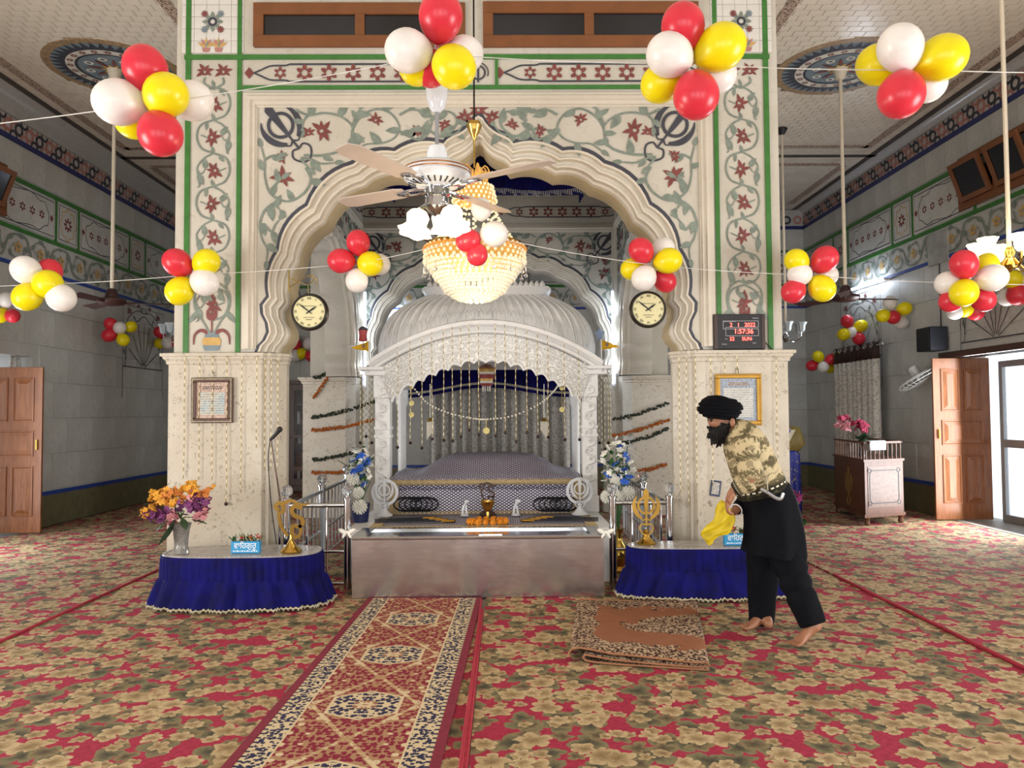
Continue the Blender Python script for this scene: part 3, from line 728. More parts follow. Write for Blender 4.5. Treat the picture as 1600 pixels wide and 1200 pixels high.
# ================================================================ SHRINE
def setuv(o,uvs):
    me=o.data; l=me.uv_layers.new(name='uv')
    for lp in me.loops: l.data[lp.index].uv=uvs[lp.vertex_index]
def sheet(name,pts,m,parent,smooth='all',thick=0,**kw):
    """pts[i][j]=(Vector,u,v) grid -> mesh with uv"""
    n=len(pts[0]); mb=MB(); mb.add([q[0] for r in pts for q in r],[(i*n+j,i*n+j+1,(i+1)*n+j+1,(i+1)*n+j) for i in range(len(pts)-1) for j in range(n-1)])
    o=mb.build(name,m,parent,smooth,**kw); setuv(o,[(q[1],q[2]) for r in pts for q in r])
    if thick:
        md=o.modifiers.new('thickness','SOLIDIFY'); md.thickness=thick; md.offset=-1
    return o
def lattice_mat():
    t=NT('navy_lattice_brocade'); s=t.sep(t.coord('UV')); w,h=.042,.027
    a=t.math('ADD',t.math('DIVIDE',s[0],w),t.math('DIVIDE',s[1],h)); b=t.math('SUBTRACT',t.math('DIVIDE',s[0],w),t.math('DIVIDE',s[1],h))
    fa=t.math('ABSOLUTE',t.math('SUBTRACT',t.math('FRACT',a),.5)); fb=t.math('ABSOLUTE',t.math('SUBTRACT',t.math('FRACT',b),.5))
    m=t.math('MAXIMUM',fa,fb); k=t.math('SUBTRACT',1.0,t.ramp(m,.27,.33))
    return t.done(t.mix(k,srgb('#22203f'),srgb('#cfcbd8')),.55,0.0)
LATT=lattice_mat(); BEIGE=M('beige_gold_border_cloth','#a8946c',.6,var=.15,scale=30,bump=.2)
def steel_mat():
    t=NT('brushed_steel'); co=t.coord(); s=t.sep(co); f=t.noise(t.comb(t.math('MULTIPLY',s[0],3.),s[1],t.math('MULTIPLY',s[2],60.)),3,4)
    g=t.noise(co,5,3); t.done(t.mix(t.ramp(g,.35,.7),srgb('#b6b0b0'),srgb('#c6c1c1')),t.math('ADD',t.math('MULTIPLY',f,.15),.13),1.0); return t.m
STEEL=steel_mat()
# steel offering counter ------------------------------------------------------
bx0=P(550,900,5.98).x; bx1=P(944,900,5.98).x; Zt=.475
gb=T('offering_box','long brushed steel offering box in front of the marble canopy','offering box',((bx0+bx1)/2,6.2,0))
MB().cbox(bx0,bx1,5.98,6.46,.0,.455,.006).build('body',STEEL,gb)
m=MB(); m.cbox(bx0-.01,bx1+.01,5.97,6.05,.455,Zt,.004); m.cbox(bx0-.01,bx0+.10,6.05,6.46,.455,Zt,.004); m.cbox(bx1-.10,bx1+.01,6.05,6.46,.455,Zt,.004); m.cbox(bx0+.10,bx1-.10,6.40,6.46,.455,Zt,.004); m.build('rim',CHROME,gb)
m=MB(); m.box(bx0+.10,bx1-.10,6.05,6.40,.456,.459); m.build('tray',CHROME,gb)
m=MB(); m.cbox(-.2,-.02,6.03,6.045,Zt,Zt+.006,.001); m.build('hinge',CHROME,gb)
# marble platform ------------------------------------------------------------
px0,px1=-1.34,.92
MB().cbox(px0,px1,6.48,9.35,.0,.455,.01).build('marble_platform',WHITEM,label='low white marble platform carrying the canopy and the draped bed',cat='platform')
# marble canopy (palki) -----------------------------------------------------------
YP=7.5; YQ=8.95
def pp(x,y,Y=YP): return P(x,y,Y)
pal=T('marble_canopy','white carved marble domed canopy standing over the cloth draped bed','canopy',(AX,8.2,.455))
CW=1.095; CXc=(pp(585,700).x+pp(934,700).x)/2; ZC=pp(760,578).z
def carve_mat():
    t=NT('carved_white_marble'); co=t.coord(); w=t.noise(co,14,2,.5,1.5); v=t.vor(co,16,feature='SMOOTH_F1')
    h=t.math('SINE',t.math('MULTIPLY',t.math('ADD',v.outputs['Distance'],t.math('MULTIPLY',w,.6)),26.))
    c=t.mix(t.ramp(h,-.3,.6),srgb('#cfd0ce'),srgb('#ecedeb')); t.bump(h,.5,.012); return t.done(c,.45,0.0)
CARV=carve_mat()
for s in(-1,1):
    x=CXc+s*(CW-.085)
    m=MB(); m.cbox(x-.085,x+.085,YP,YP+.17,.455,.62,.008); m.cbox(x-.072,x+.072,YP+.01,YP+.16,.62,1.58,.006); m.cbox(x-.082,x+.082,YP,YP+.17,1.19,1.22,.004); m.cbox(x-.082,x+.082,YP,YP+.17,1.27,1.30,.004); m.cbox(x-.085,x+.085,YP,YP+.17,1.58,ZC,.006)
    o=m.build('pillar',WHITEM,pal)
    # carved relief running up the pillar: interlaced leaf scrolls
    r=MB(); z=.66; k=0
    while z<1.86:
        sg=1 if k%2 else -1
        r.tube(cat_rom([(x-sg*.045,YP+.004,z),(x+sg*.04,YP-.002,z+.03),(x+sg*.035,YP-.002,z+.075),(x-sg*.01,YP-.002,z+.07),(x+sg*.005,YP-.002,z+.045)],4),.008,5)
        z+=.085; k+=1
    r.build('relief',WHITEM,o,True)
    m=MB(); m.lathe([(.07,.455),(.07,.52),(.05,.55),(.045,.7),(.05,1.5),(.07,1.55),(.07,ZC)],(x+s*-.0,YQ,0),16,mod=lambda a,z:1+.05*math.cos(12*a)); m.build('pillar',WHITEM,pal,True)
# front arch panel: between the scalloped lower edge and the curved cornice
def arc(x,y0,y1): # cornice curve in photo space, y at centre y1, at ends y0
    t=(x-759)/175; return y1+(y0-y1)*min(1,t*t)
cus=[(612,628),(624,618),(645,603),(661,595),(680,586),(700,578),(720,572),(741,567),(759,566)]
low=[]
for a,b in zip(cus[:-1],cus[1:]):
    for k in range(5):
        t=k/5; x=a[0]+(b[0]-a[0])*t; y=a[1]+(b[1]-a[1])*t; L=math.hypot(b[0]-a[0],b[1]-a[1]); low.append((x-.12*L*4*t*(1-t)*.7,y-.30*L*4*t*(1-t)))
low.append((759,566)); low=low+[(2*759-x,y) for x,y in low[:-1][::-1]]
m=MB(); n=len(low)
top=[(x+(x-759)*.135,arc(x+(x-759)*.135,582,522)) for x,y in low]
for d,fl in((0,0),(.14,1)):
    vs=[P(x,y,YP)+Vector((0,d-.012,0)) for x,y in low]+[P(x,y,YP)+Vector((0,d-.012,0)) for x,y in top]
    m.add(vs,[((i,i+1,n+i+1,n+i) if not fl else (n+i,n+i+1,i+1,i)) for i in range(n-1)])
m.add([P(x,y,YP)+Vector((0,d-.012,0)) for d in(0,.14) for x,y in low],[(n+i,n+i+1,i+1,i) for i in range(n-1)])
ap=m.build('scalloped_arch',CARV,pal,'auto')
# raised ribs on the arch face
m=MB()
for off,rr in((0.33,.012),(.66,.012)):
    m.tube([P(l[0]+(t_[0]-l[0])*off,arc(l[0]+(t_[0]-l[0])*off,605,545) if off<.5 else arc(t_[0],590,532),YP)+Vector((0,-.016,0)) for l,t_ in zip(low,top)],rr,6)
m.build('arch_rib',WHITEM,ap,True)
m=MB(); m.loft([[P(x,y,YP)+Vector((0,d,0)) for x,y in low] for d in(-.024,-.012)],cap=False,closed=False)
m.tube([P(x,y,YP)+Vector((0,-.016,0)) for x,y in low],.014,6); m.build('arch_edge',WHITEM,ap,True)
# curved cornice, lofted around the canopy
prof=[(0,522),(-.05,520),(-.06,516),(-.03,513),(-.09,508),(-.10,502),(-.04,500)]
m=MB()
def corn(off,yc,ends,Y):
    out=[]
    for i in range(33):
        t=-1+2*i/32; x=759+t*181; y=yc+(ends)*t*t*(1 if abs(t)<1 else 1); out.append(P(x,y,YP)+Vector((0,off+(Y-YP),0)))
    return out
m.loft([corn(o,y,62,YP) for o,y in prof]+[corn(.1,500,62,YQ),corn(.1,522,62,YQ)],cap=False,closed=False)
m.build('cornice',WHITEM,pal,'auto')
# side beams and corner shelves
for s in(-1,1):
    x=CXc+s*(CW-.085)
    m=MB(); m.cbox(x-.085,x+.085,YP+.14,YQ+.1,1.70,ZC+.02,.006); m.cbox(x-.12+s*.10,x+.12+s*.10,YP-.08,YP+.36,ZC-.0,ZC+.035,.006); m.cbox(x-.10+s*.07,x+.10+s*.07,YP-.04,YP+.34,ZC-.05,ZC-.0,.006)
    m.build('corner_shelf',WHITEM,pal)
m=MB(); m.cbox(CXc-CW,CXc+CW,YQ,YQ+.12,ZC+.2,ZC+.3,.006); m.build('rear_beam',WHITEM,pal)
# ribbed vault
zc0=pp(760,565).z; cyc=(YP+YQ)/2
ring=[(1.0,.0),(1.005,.10),(1.0,.19),(.975,.33),(.935,.43),(.87,.53),(.78,.61),(.66,.68),(.58,.72),(.56,.725)]
def se(a,p=3.4):
    c,s=math.cos(a),math.sin(a); r=(abs(c)**p+abs(s)**p)**(-1/p); return c*r,s*r
m=MB(); N=176; rings=[]
for s,z in ring:
    L=[]
    for k in range(N):
        a=2*PI*k/N; c,q=se(a); rib=1+.022*(abs(math.cos(22*a))**.5-.6)*(0.2 if z<.11 else 1)
        L.append(Vector((CXc+1.13*s*c*rib,cyc+.70*s*q*rib,zc0+z+ .0)))
    rings.append(L)
m.loft(rings,cap=False); vt=m.build('vault',WHITEM,pal,True)
for i in range(40):
    a=PI+PI*(i+.5)/40*1.0; pts=[]
    for s,z in ring[2:-1]:
        c,q=se(a); pts.append(Vector((CXc+1.13*s*c,cyc+.70*s*q,zc0+z)))
    MB().tube(cat_rom(pts,2),.012,5).build('rib',WHITEM,vt,True)
# petal band at the vault's foot
m=MB()
for k in range(46):
    t=-1+2*(k+.5)/46; x=CXc+t*1.04; zz=zc0+.19+.27*(1-t*t)
    for (s0,z0),(s1,z1) in zip(ring[:-1],ring[1:]):
        if z0<=zz-zc0<=z1: sv=s0+(s1-s0)*(zz-zc0-z0)/(z1-z0)
    y=cyc-.70*sv*max(0,1-min(1,abs((x-CXc)/(1.13*sv)))**3.4)**(1/3.4)-.006
    for sg in(-1,1): m.tube(cat_rom([(x+sg*.017,y-.004,zz-.06),(x+sg*.018,y-.004,zz+.0),(x+sg*.012,y+.006,zz+.05),(x,y+.015,zz+.07)],3),.005,4)
m.build('petal_relief',WHITEM,pal,True,kind='stuff')
# crest with turned-up petals
zt=zc0+.725
m=MB(); N=64
def crest(s,z):
    L=[]
    for k in range(N):
        a=2*PI*k/N; c,q=se(a,5); L.append(Vector((CXc+.64*s*c,cyc+.44*s*q,zt+z+(.035*max(0,abs(c)-.8)/.2 if s>1 else 0)*max(0,abs(q)-.6)/.4)))
    return L
m.loft([crest(s,z) for s,z in((.97,-.02),(1.0,.0),(1.02,.03),(1.06,.05),(1.06,.065),(.98,.07),(.7,.08),(.66,.10),(.55,.13),(.35,.155),(.1,.165))]); m.build('crest',WHITEM,pal,'auto')
m=MB()
for k in range(22):
    x=CXc-.6+1.2*(k+.5)/22; m.lathe([(.03,0),(.026,.03),(.008,.055),(.001,.06)],(x,cyc-.44,zt+.06),8)
m.build('crest_petals',WHITEM,pal,True)
# curtains and blue valance inside the canopy ------------------------------------------------
def fabric(name,c1,c2,sc=40,rough=.8):
    t=NT(name); co=t.coord(); v=t.vor(co,sc,feature='SMOOTH_F1'); f=t.ramp(t.math('ADD',v.outputs['Distance'],t.math('MULTIPLY',t.noise(co,sc*1.4,3),.5)),.45,.75); return t.done(t.mix(f,srgb(c1) if isinstance(c1,str) else c1,srgb(c2)),rough,0.0,.2)
CURT=fabric('grey_damask','#8b8883','#aeaba5')
def curtain(name,x0,x1,Y,z0,z1,folds,amp,m,label,cat='curtain',parent=None,nz=6,axis='x',ph=0,group=None,**kw):
    n=int(folds*8); pts=[]
    for i in range(nz+1):
        z=z0+(z1-z0)*i/nz; r=[]
        for j in range(n+1):
            t=j/n; a=2*PI*folds*t+ph; d=amp*(math.sin(a)+.3*math.sin(2.3*a+1))*(1.1-.35*i/nz)
            q=x0+(x1-x0)*t+.25*amp*math.cos(a)
            r.append((Vector((q,Y+d,z)) if axis=='x' else Vector((Y+d,q,z)),q,z))
        pts.append(r)
    return sheet(name,pts,m,parent,thick=.004,label=label,cat=cat,group=group,**kw)
curtain('curtain',P(668,650,9.25).x,P(776,650,9.25).x,9.25,.46,2.14,7,.045,CURT,'pleated grey damask curtain hung behind the bed, half nearer the bookcase')
curtain('curtain',P(778,650,9.25).x,P(890,650,9.25).x,9.25,.46,2.14,7,.045,CURT,'pleated grey damask curtain hung behind the bed, half nearer the shelves',ph=1.2)
va=T('blue_valance','royal blue velvet valance with silver lace under the scalloped arch','valance',(AX,9.1,1.6))
pts=[];nx=90
for i in range(7):
    r=[]
    for j in range(nx+1):
        t=j/nx; x=P(628,600,9.1).x+(P(892,600,9.1).x-P(628,600,9.1).x)*t; sw=.05*abs(math.cos(2*PI*(t-.25)))**.8 ; zlo=1.72-.05+.06*math.cos((t-.5)*2*PI)*1
        z=zlo+(2.36-zlo)*i/6; r.append((Vector((x,9.1+.012*math.sin(70*t),z)),x,z))
    pts.append(r)
sheet('velvet',pts,NAVY,va,thick=.004)
m=MB()
for j in range(nx):
    for q in range(2):
        p=pts[0][j][0]+Vector((0,-.006,.045+.012*q)); m.ell(p,(.013,.006,.009),5,4)
m.build('lace',LACE,va,True,kind='stuff')
# velvet ceiling canopy over the shrine
cn=T('cloth_canopy','royal blue velvet ceiling canopy with white fringe hung inside the pavilion','canopy',(AX,8.5,4.2))
zc=P(743,296,8.2).z; pts=[]
MB().cbox(AX-1.2,AX+1.2,8.2,9.9,zc+.42,zc+.44,.004).build('top_cloth',NAVY,cn)
for nm,ax,(a,b),Y in(('front_flap','x',(AX-1.2,AX+1.2),8.2),('side_flap','y',(8.2,9.9),AX-1.2),('side_flap','y',(8.2,9.9),AX+1.2)):
    pts=[]
    for i in range(5):
        r=[]
        for j in range(61):
            t=j/60; q=a+(b-a)*t; zl=zc-.04*math.sin(PI*t*2)**2+.02+(.30 if ax=='y' else 0); z=zl+(zc+.43-zl)*i/4; d=.012*math.sin(60*t)
            r.append((Vector((q,Y+d,z)) if ax=='x' else Vector((Y+d,q,z)),q,z))
        pts.append(r)
    sheet(nm,pts,NAVY,cn,thick=.004)
    if ax=='x':
        m=MB()
        for j in range(60):
            for s in(0,.5): p=pts[0][j][0]; m.tube([p+Vector((s*.04,-.008,.0)),p+Vector((s*.04+.008,-.01,-.035-.015*((j*7)%3))) ],.004,4)
        m.build('fringe',M('white_fringe','#d9d6cc',.7),cn,kind='stuff')
for sx in(-1,1):
    for y in(8.22,9.88): MB().tube([(AX+sx*1.19,y,zc+.44),(AX+sx*1.19,y,5.3)],.006,6).build('cord',BLACK,cn)
# scripture bed -------------------------------------------------------------
bed=T('draped_bed','low bed covered in navy and white lattice brocade under the marble canopy','bed',(AX,7.9,.455))
bl,br=-1.05,.70
def drape(name,prof,xa,xb,m,bump=None,nx=40,extra=0):
    pts=[];v=0;pv=None
    for (Y,z) in prof:
        if pv: v+=math.hypot(Y-pv[0],z-pv[1])
        pv=(Y,z); r=[]
        for j in range(nx+1):
            t=j/nx; x=xa+(xb-xa)*t; zz=bump(t,Y,z) if bump else z; r.append((Vector((x,Y,zz)),x,v))
        pts.append(r)
    return sheet(name,pts,m,bed,thick=.006)
MB().cbox(bl+.05,br-.05,7.42,8.72,.456,.80,.02).build('bed_frame',M('bed_wood','#5a3a24',.5),bed)
drape('flat_cloth',[(6.50,.470),(6.7,.472),(7.0,.471),(7.30,.473)],bl-.06,br+.06,LATT)
drape('front_drape',[(7.31,.474),(7.33,.50),(7.345,.62),(7.36,.75),(7.365,.775)],bl+.0,br-.0,LATT)
def hump(t,Y,z):
    b=math.exp(-((t-.52)/.34)**6); s=min(1,max(0,(Y-7.42)/.4)); return z+.17*b*s*s*(3-2*s)+.008*math.sin(40*t+9*Y)
drape('top_cover',[(7.345,.70),(7.35,.785),(7.40,.81),(7.5,.815),(7.65,.82),(7.8,.825),(8.0,.83),(8.3,.83),(8.6,.82),(8.75,.78),(8.78,.5)],bl-.04,br+.04,LATT,hump)
def band(name,prof,xa,xb): return drape(name,prof,xa,xb,BEIGE,nx=30)
band('gold_border',[(7.335,.745),(7.338,.775),(7.343,.795)],bl-.05,br+.05); band('gold_border',[(7.300,.478),(7.318,.482),(7.322,.497)],bl,br)
for a in(bl-.045,br-.045): band('gold_border',[(7.300,.48),(7.325,.50),(7.338,.62),(7.350,.77)],a,a+.09); band('gold_border',[(6.49,.477),(7.3,.480)],a+(-.04 if a<-.5 else .04),a+.09+(-.04 if a<-.5 else .04))
band('gold_border',[(6.49,.478),(6.53,.480)],bl-.06,br+.06)
# quoits (steel rings), glass emblems, lamp, garland, blades -----------------------------------
BLKST=M('blackened_steel','#23242b',.35,.6)
for cxp_,nm in((650,'bookcase'),(868,'shelves')):
    for k in range(5):
        c=P(cxp_+(k-2)*8.5,788,7.25); n=28
        yy=7.20+.02*k; c=P(cxp_+(k-2)*8.5,788,yy)
        MB().tube([(c.x+.105*math.cos(2*PI*i/n),yy+.02*math.sin(2*PI*i/n),c.z+.06*math.sin(2*PI*i/n)) for i in range(n)],.0085,6,closed=True).build('steel_quoit',BLKST,None,True,label='black steel ring leaning in the overlapping row on the lattice cloth, %s side'%nm,cat='ring',group='steel quoit rings on the draped bed')
def emblem_khanda(name,label,c,h,m,mb2,base):
    """standing emblem: double sword, ring, two curved blades on a base"""
    o=T(name,label,'emblem',c); c=Vector(c); zb=c.z+base
    f=Ink(lambda u,z:Vector((c.x+u,c.y-.008,z))); f.khanda('k',0,zb+h*.55,h,PI/2)
    src=f.mb['k']; md=MB(); md.add(src.v,src.f); ob=md.build('blades',m,o); s=ob.modifiers.new('thickness','SOLIDIFY'); s.thickness=.016; s.offset=0
    r=MB(); r.lathe([(.001,0),(.075,0),(.078,.012),(.05,.03),(.03,.05),(.018,.075),(.026,.095),(.012,.11),(.010,base+.02)],c,20); r.build('stand',mb2,o,True)
    return o
def ek_onkar(K,k,x,y,h):
    s=h
    K.stroke(k,[(x-.30*s,y+.28*s),(x-.38*s,y+.38*s),(x-.30*s,y+.47*s),(x-.2*s,y+.40*s),(x-.2*s,y+.25*s),(x-.3*s,y+.2*s),(x-.24*s,y-.1*s),(x-.08*s,y-.35*s)],.10*s,.075*s)
    K.stroke(k,[(x+.28*s,y+.34*s),(x+.08*s,y+.38*s),(x+.02*s,y+.25*s),(x+.12*s,y+.13*s),(x+.24*s,y+.10*s),(x+.30*s,y-.02*s),(x+.2*s,y-.12*s),(x+.06*s,y-.1*s),(x+.02*s,y-.25*s),(x+.1*s,y-.38*s),(x+.22*s,y-.32*s),(x+.25*s,y-.15*s),(x+.2*s,y-.08*s)],.105*s,.085*s)
    K.stroke(k,[(x-.2*s,y+.45*s),(x+.0*s,y+.52*s),(x+.2*s,y+.44*s),(x+.36*s,y+.42*s),(x+.46*s,y+.44*s)],.095*s,.03*s)
def emblem_ek(name,label,c,h,m,m2,base):
    o=T(name,label,'emblem',c); c=Vector(c)
    f=Ink(lambda u,z:Vector((c.x+u,c.y-.006,z))); ek_onkar(f,'k',0,c.z+base+h*.42,h)
    src=f.mb['k']; md=MB(); md.add(src.v,src.f); ob=md.build('symbol',m,o); s=ob.modifiers.new('thickness','SOLIDIFY'); s.thickness=.014; s.offset=0
    r=MB(); r.lathe([(.001,0),(.075,0),(.08,.012),(.062,.03),(.04,.045),(.028,.07),(.02,.08),(.012,.1),(.010,base+.04)],c,20); r.build('stand',m2,o,True); return o
CRYS=M('frosted_crystal','#e4e8ee',.15,0,.03,trans=.35)
for x,l in((601,'white crystal khanda emblem on the platform corner nearer the bookcase'),(906,'white crystal khanda emblem on the platform corner nearer the shelves')):
    p=P(x,800,7.12); e=emblem_khanda('crystal_emblem',l,(p.x,7.12,.484),.26,CRYS,CRYS,.07)
    K=MB(); K.ringprism([(p.x+.098*math.cos(t),7.13,.70+.098*math.sin(t)) for t in [2*PI*i/28 for i in range(28)]],[(p.x+.125*math.cos(t),7.13,.70+.125*math.sin(t)) for t in [2*PI*i/28 for i in range(28)]],(0,.02,0)); K.build('ring',CRYS,e)
p=P(762,805,7.05); DBR=M('dark_carved_wood','#3c2318',.5)
emblem_ek('wooden_emblem','dark brown Ek Onkar symbol standing before the draped bed',(p.x,7.12,.484),.20,DBR,DBR,.11)
lp=T('brass_lamp','small brass oil lamp bowl in front of the dark Ek Onkar symbol','lamp',(P(762,825,6.72).x,6.72,.478))
c=WL[lp]; MB().lathe([(.001,0),(.045,0),(.04,.015),(.015,.03),(.012,.09),(.03,.11),(.045,.125),(.066,.18),(.062,.185),(.04,.135),(.001,.13)],c,24).build('bowl',GOLD,lp,True)
MB().tube([c+Vector((0,0,.13)),c+Vector((.01,-.0,.19))],.004,6).build('wick',WHITEP,lp)
MARI=M('marigold_orange','#e08a12',.8,var=.2,scale=40); MARI2=M('marigold_deep','#b55f0c',.8,var=.2,scale=40)
def pompom(mb,c,r,rng,n=16):
    c=Vector(c)
    for i in range(n):
        z=1-2*(i+.5)/n; a=i*2.4; s=math.sqrt(1-z*z); d=Vector((s*math.cos(a),s*math.sin(a),z)); mb.ell(c+d*r*.55,r*.5,5,4)
def garland_flowers(thing,pts,r,m,rng,name='blossom'):
    for p in pts:
        mb=MB(); pompom(mb,p,r*rng.uniform(.85,1.15),rng,9); mb.build(name,m,thing,True)
gm=T('marigold_garland','orange marigold garland ring lying on the offering box','garland',(P(762,830,6.6).x,6.6,.478)); c=WL[gm]; rng=random.Random(5)
garland_flowers(gm,[(c.x+.155*math.cos(2*PI*i/15),6.6+.085*math.sin(2*PI*i/15),.503) for i in range(15)],.030,MARI,rng)
for x in(726,806):
    f=T('glass_figurine','small clear glass figurine beside the oil lamp, %s side'%('bookcase' if x<760 else 'shelves'),'figurine',(P(x,800,7.1).x,7.1,.484)); c=WL[f]
    m=MB(); m.lathe([(.001,0),(.04,0),(.04,.012),(.02,.02)],c,12); m.tube(cat_rom([c+Vector(v) for v in((-.02,0,.01),(-.015,0,.06),(.0,0,.10),(.02,0,.12))],4),[.012]*13,8); m.ell(c+Vector((.02,0,.13)),(.026,.018,.018),8,6); m.tube([c+Vector((.02,0,.01)),c+Vector((.01,0,.09))],.010,6); m.build('body',CRYS,f,True)
for s,x0,x1 in((-1,585,690),(1,835,935)):
    for k in range(4):
        a=P(x0 if s<0 else x1,826-3*k,6.62+.07*k); b=P(x1-10*k if s<0 else x0+10*k,818-3*k,6.70+.07*k); a.z=b.z=.490+.0*k; d=(b-a).normalized(); n=Vector((-d.y,d.x,0))
        sw=T('ceremonial_sword','slim sheathed sword fanned with others on the flat lattice cloth, %s side'%('bookcase' if s<0 else 'shelves'),'sword',(a+b)/2,'ceremonial swords on the flat cloth')
        MB().prism([a+n*.0,a.lerp(b,.5)+n*.016+Vector((0,0,0)),b+n*.012,b-n*.012,a.lerp(b,.5)-n*.006],(0,0,.008)).build('sheath',BLKST,sw)
        h=MB(); h.tube([b,b+d*.05,b+d*.10],[.010,.012,.014],8); h.tube([b-n*.035,b+n*.035],.007,6); h.ell(b+d*.105,.016,8,6); h.build('hilt',DGOLD,sw,True)
# hanging ornament, bead swag, pendants under the scalloped arch ----------------------------
o=T('hanging_ornament','small gold and maroon tiered umbrella ornament hung under the scalloped arch','ornament',P(760,620,8.2)); c=P(760,580,8.2)
GM=M('maroon_gold_cloth','#8c3030',.6); GG=M('gold_cloth','#cfa552',.45,.4); WC=M('white_tassel','#ded9cc',.7)
c0=Vector((c.x,8.2,P(760,577,8.2).z)); q=.115
for nm,mm,pr in(('dome',M('coral_gold_weave','#b98264',.6,var=.3,scale=50),[(.001,.055),(.05,.045),(.085,.015),(.092,.0)]),('gold_tier',GG,[(.092,0),(.095,-.03)]),('white_tier',WC,[(.095,-.03),(.09,-.055)]),('maroon_tier',GM,[(.09,-.055),(.088,-.10)]),('gold_tier',GG,[(.075,-.10),(.072,-.125)]),('white_tier',WC,[(.072,-.125),(.068,-.15)]),('maroon_tier',GM,[(.068,-.15),(.06,-.18)])):
    MB().lathe([(r,z) for r,z in pr],c0,24,cap=False).build(nm,mm,o,True)
m=MB()
for i in range(10): a=2*PI*i/10; m.tube([c0+Vector((.04*math.cos(a),.04*math.sin(a),-.18)),c0+Vector((.04*math.cos(a),.04*math.sin(a),-.235))],.006,5)
m.build('tassel',WC,o); MB().tube([c0+Vector((0,0,.05)),c0+Vector((0,0,.55))],.003,5).build('thread',BLACK,o)
PEARL=M('pearl_bead','#d9d5c8',.25,var=.04); pts=cat_rom([P(x,y,7.56) for x,y in((645,605),(668,630),(700,645),(740,654),(762,655),(800,650),(840,633),(862,615),(874,600))],14)
sw=T('pearl_swag','pearl bead swag looping across the opening of the marble canopy','bead swag',P(760,640,7.56))
mb=MB()
for p in pts[::2]: mb.ell(p,.0105,6,5)
mb.build('beads',PEARL,sw,True,kind='stuff')
bm=MB().ell((0,0,0),.008,6,4).mesh('bead',PEARL)
for x,l in((672,'bookcase'),(850,'shelves')):
    pd=T('bead_pendant','gold capped pendant with pearl strings, %s side of the canopy opening'%l,'pendant',P(x,650,7.62)); c=P(x,657,7.62)
    MB().lathe([(.004,.03),(.02,.02),(.035,.0),(.03,-.01)],c,14).build('cap',GOLD,pd,True)
    MB().tube([c+Vector((0,0,.03)),P(x,600,7.62)],.004,5).build('thread',PEARL,pd)
    for k in range(6): m=MB().tube([c+Vector((-.03+.012*k,0,-.01)),c+Vector((-.03+.012*k,0,-.10-.018*(k if x>800 else 5-k)))],.0045,5); m.build('bead_string',PEARL,pd)
for x,y0,ys,l in((643,600,(604,630,648),'bookcase side'),(878,598,(606,640),'shelves side'),(760,655,(673,),'middle of the swag')):
    md=T('gold_medallion','thread with small gold medallions hung at the canopy opening, %s'%l,'pendant',P(x,max(ys),7.6))
    MB().tube([P(x,y0,7.6),P(x,max(ys),7.6)],.002,4).build('thread',GOLD,md)
    for i,y in enumerate(ys):
        r=.026 if y!=673 else .033; c=P(x,y,7.6); MB().lathe([(.001,-.003),(r,-.003),(r,.003),(.001,.003)],c,18,Matrix.Rotation(PI/2,3,'X')).build('medallion',M('pale_gold','#b9ab6e',.4,.6),md)
# small flags and stands on the corner shelves ---------------------------------------------------------
YEL=M('saffron_cloth','#e2b012',.7,var=.08)
for s,x,l in((-1,577,'saffron pennant flag on the shelf beneath the red lantern'),(1,940,'saffron pennant flag on the shelf beneath the glass star')):
    f=T('pennant_flag',l,'flag',P(x,575,7.62)); b=P(x,574,7.62); b.z=ZC+.036; WL[f]=b; f.location=b
    MB().lathe([(.001,0),(.05,0),(.045,.012),(.02,.02),(.008,.03)],b,16).build('base',CHROME,f,True)
    MB().tube([b+Vector((0,0,.02)),b+Vector((0,0,.27))],.007,8).build('pole',WHITEP,f)
    pts=[];  z0=b.z+.17
    for i in range(3):
        r=[]
        for j in range(9):
            t=j/8; hh=.045*(1-t)+.006; r.append((b+Vector((s*(.008+.16*t),.012*math.sin(5*t),.215-.02*t+(i-1)*hh)),t,i))
        pts.append(r)
    sheet('cloth',pts,YEL,f,thick=.003)
    K=Ink(lambda u,z:b+Vector((s*.055+u,-.006,.213-b.z+z))); K.khanda('k',0,b.z,.045,PI/2); K.mb['k'].build('crest',M('flag_blue','#3a4a8c',.6),f)
b=P(565,574,7.7); b.z=ZC+.036; b.y=7.7; ln=T('red_lantern','small red lantern with dark cap on a thin pole above the canopy corner','lantern',(b.x+.01,7.72,b.z)); c=WL[ln]
MB().tube([c,c+Vector((0,0,.28))],.006,6).build('pole',CHROME,ln); MB().lathe([(.03,.27),(.045,.28),(.035,.33),(.045,.38),(.04,.385)],c,8).build('body',M('faded_red','#b5474a',.5),ln); MB().lathe([(.052,.385),(.048,.395),(.02,.42),(.004,.425)],c,8).build('cap',M('grey_cap','#55565c',.5),ln)
b=P(938,574,7.72); st=T('glass_star','glass star ornament on a thin pole above the canopy corner','ornament',(b.x,7.74,ZC+.036)); c=WL[st]
MB().tube([c,c+Vector((0,0,.27))],.006,6).build('pole',CHROME,st)
pl=[]
for i in range(10): a=PI/2+i*PI/5; r=.07 if i%2==0 else .035; pl.append(c+Vector((r*.8*math.cos(a),-.01,.33+r*1.2*math.sin(a))))
MB().prism(pl,(0,.02,0)).build('star',M('blue_glass','#a9bfe0',.1,trans=.4),st)
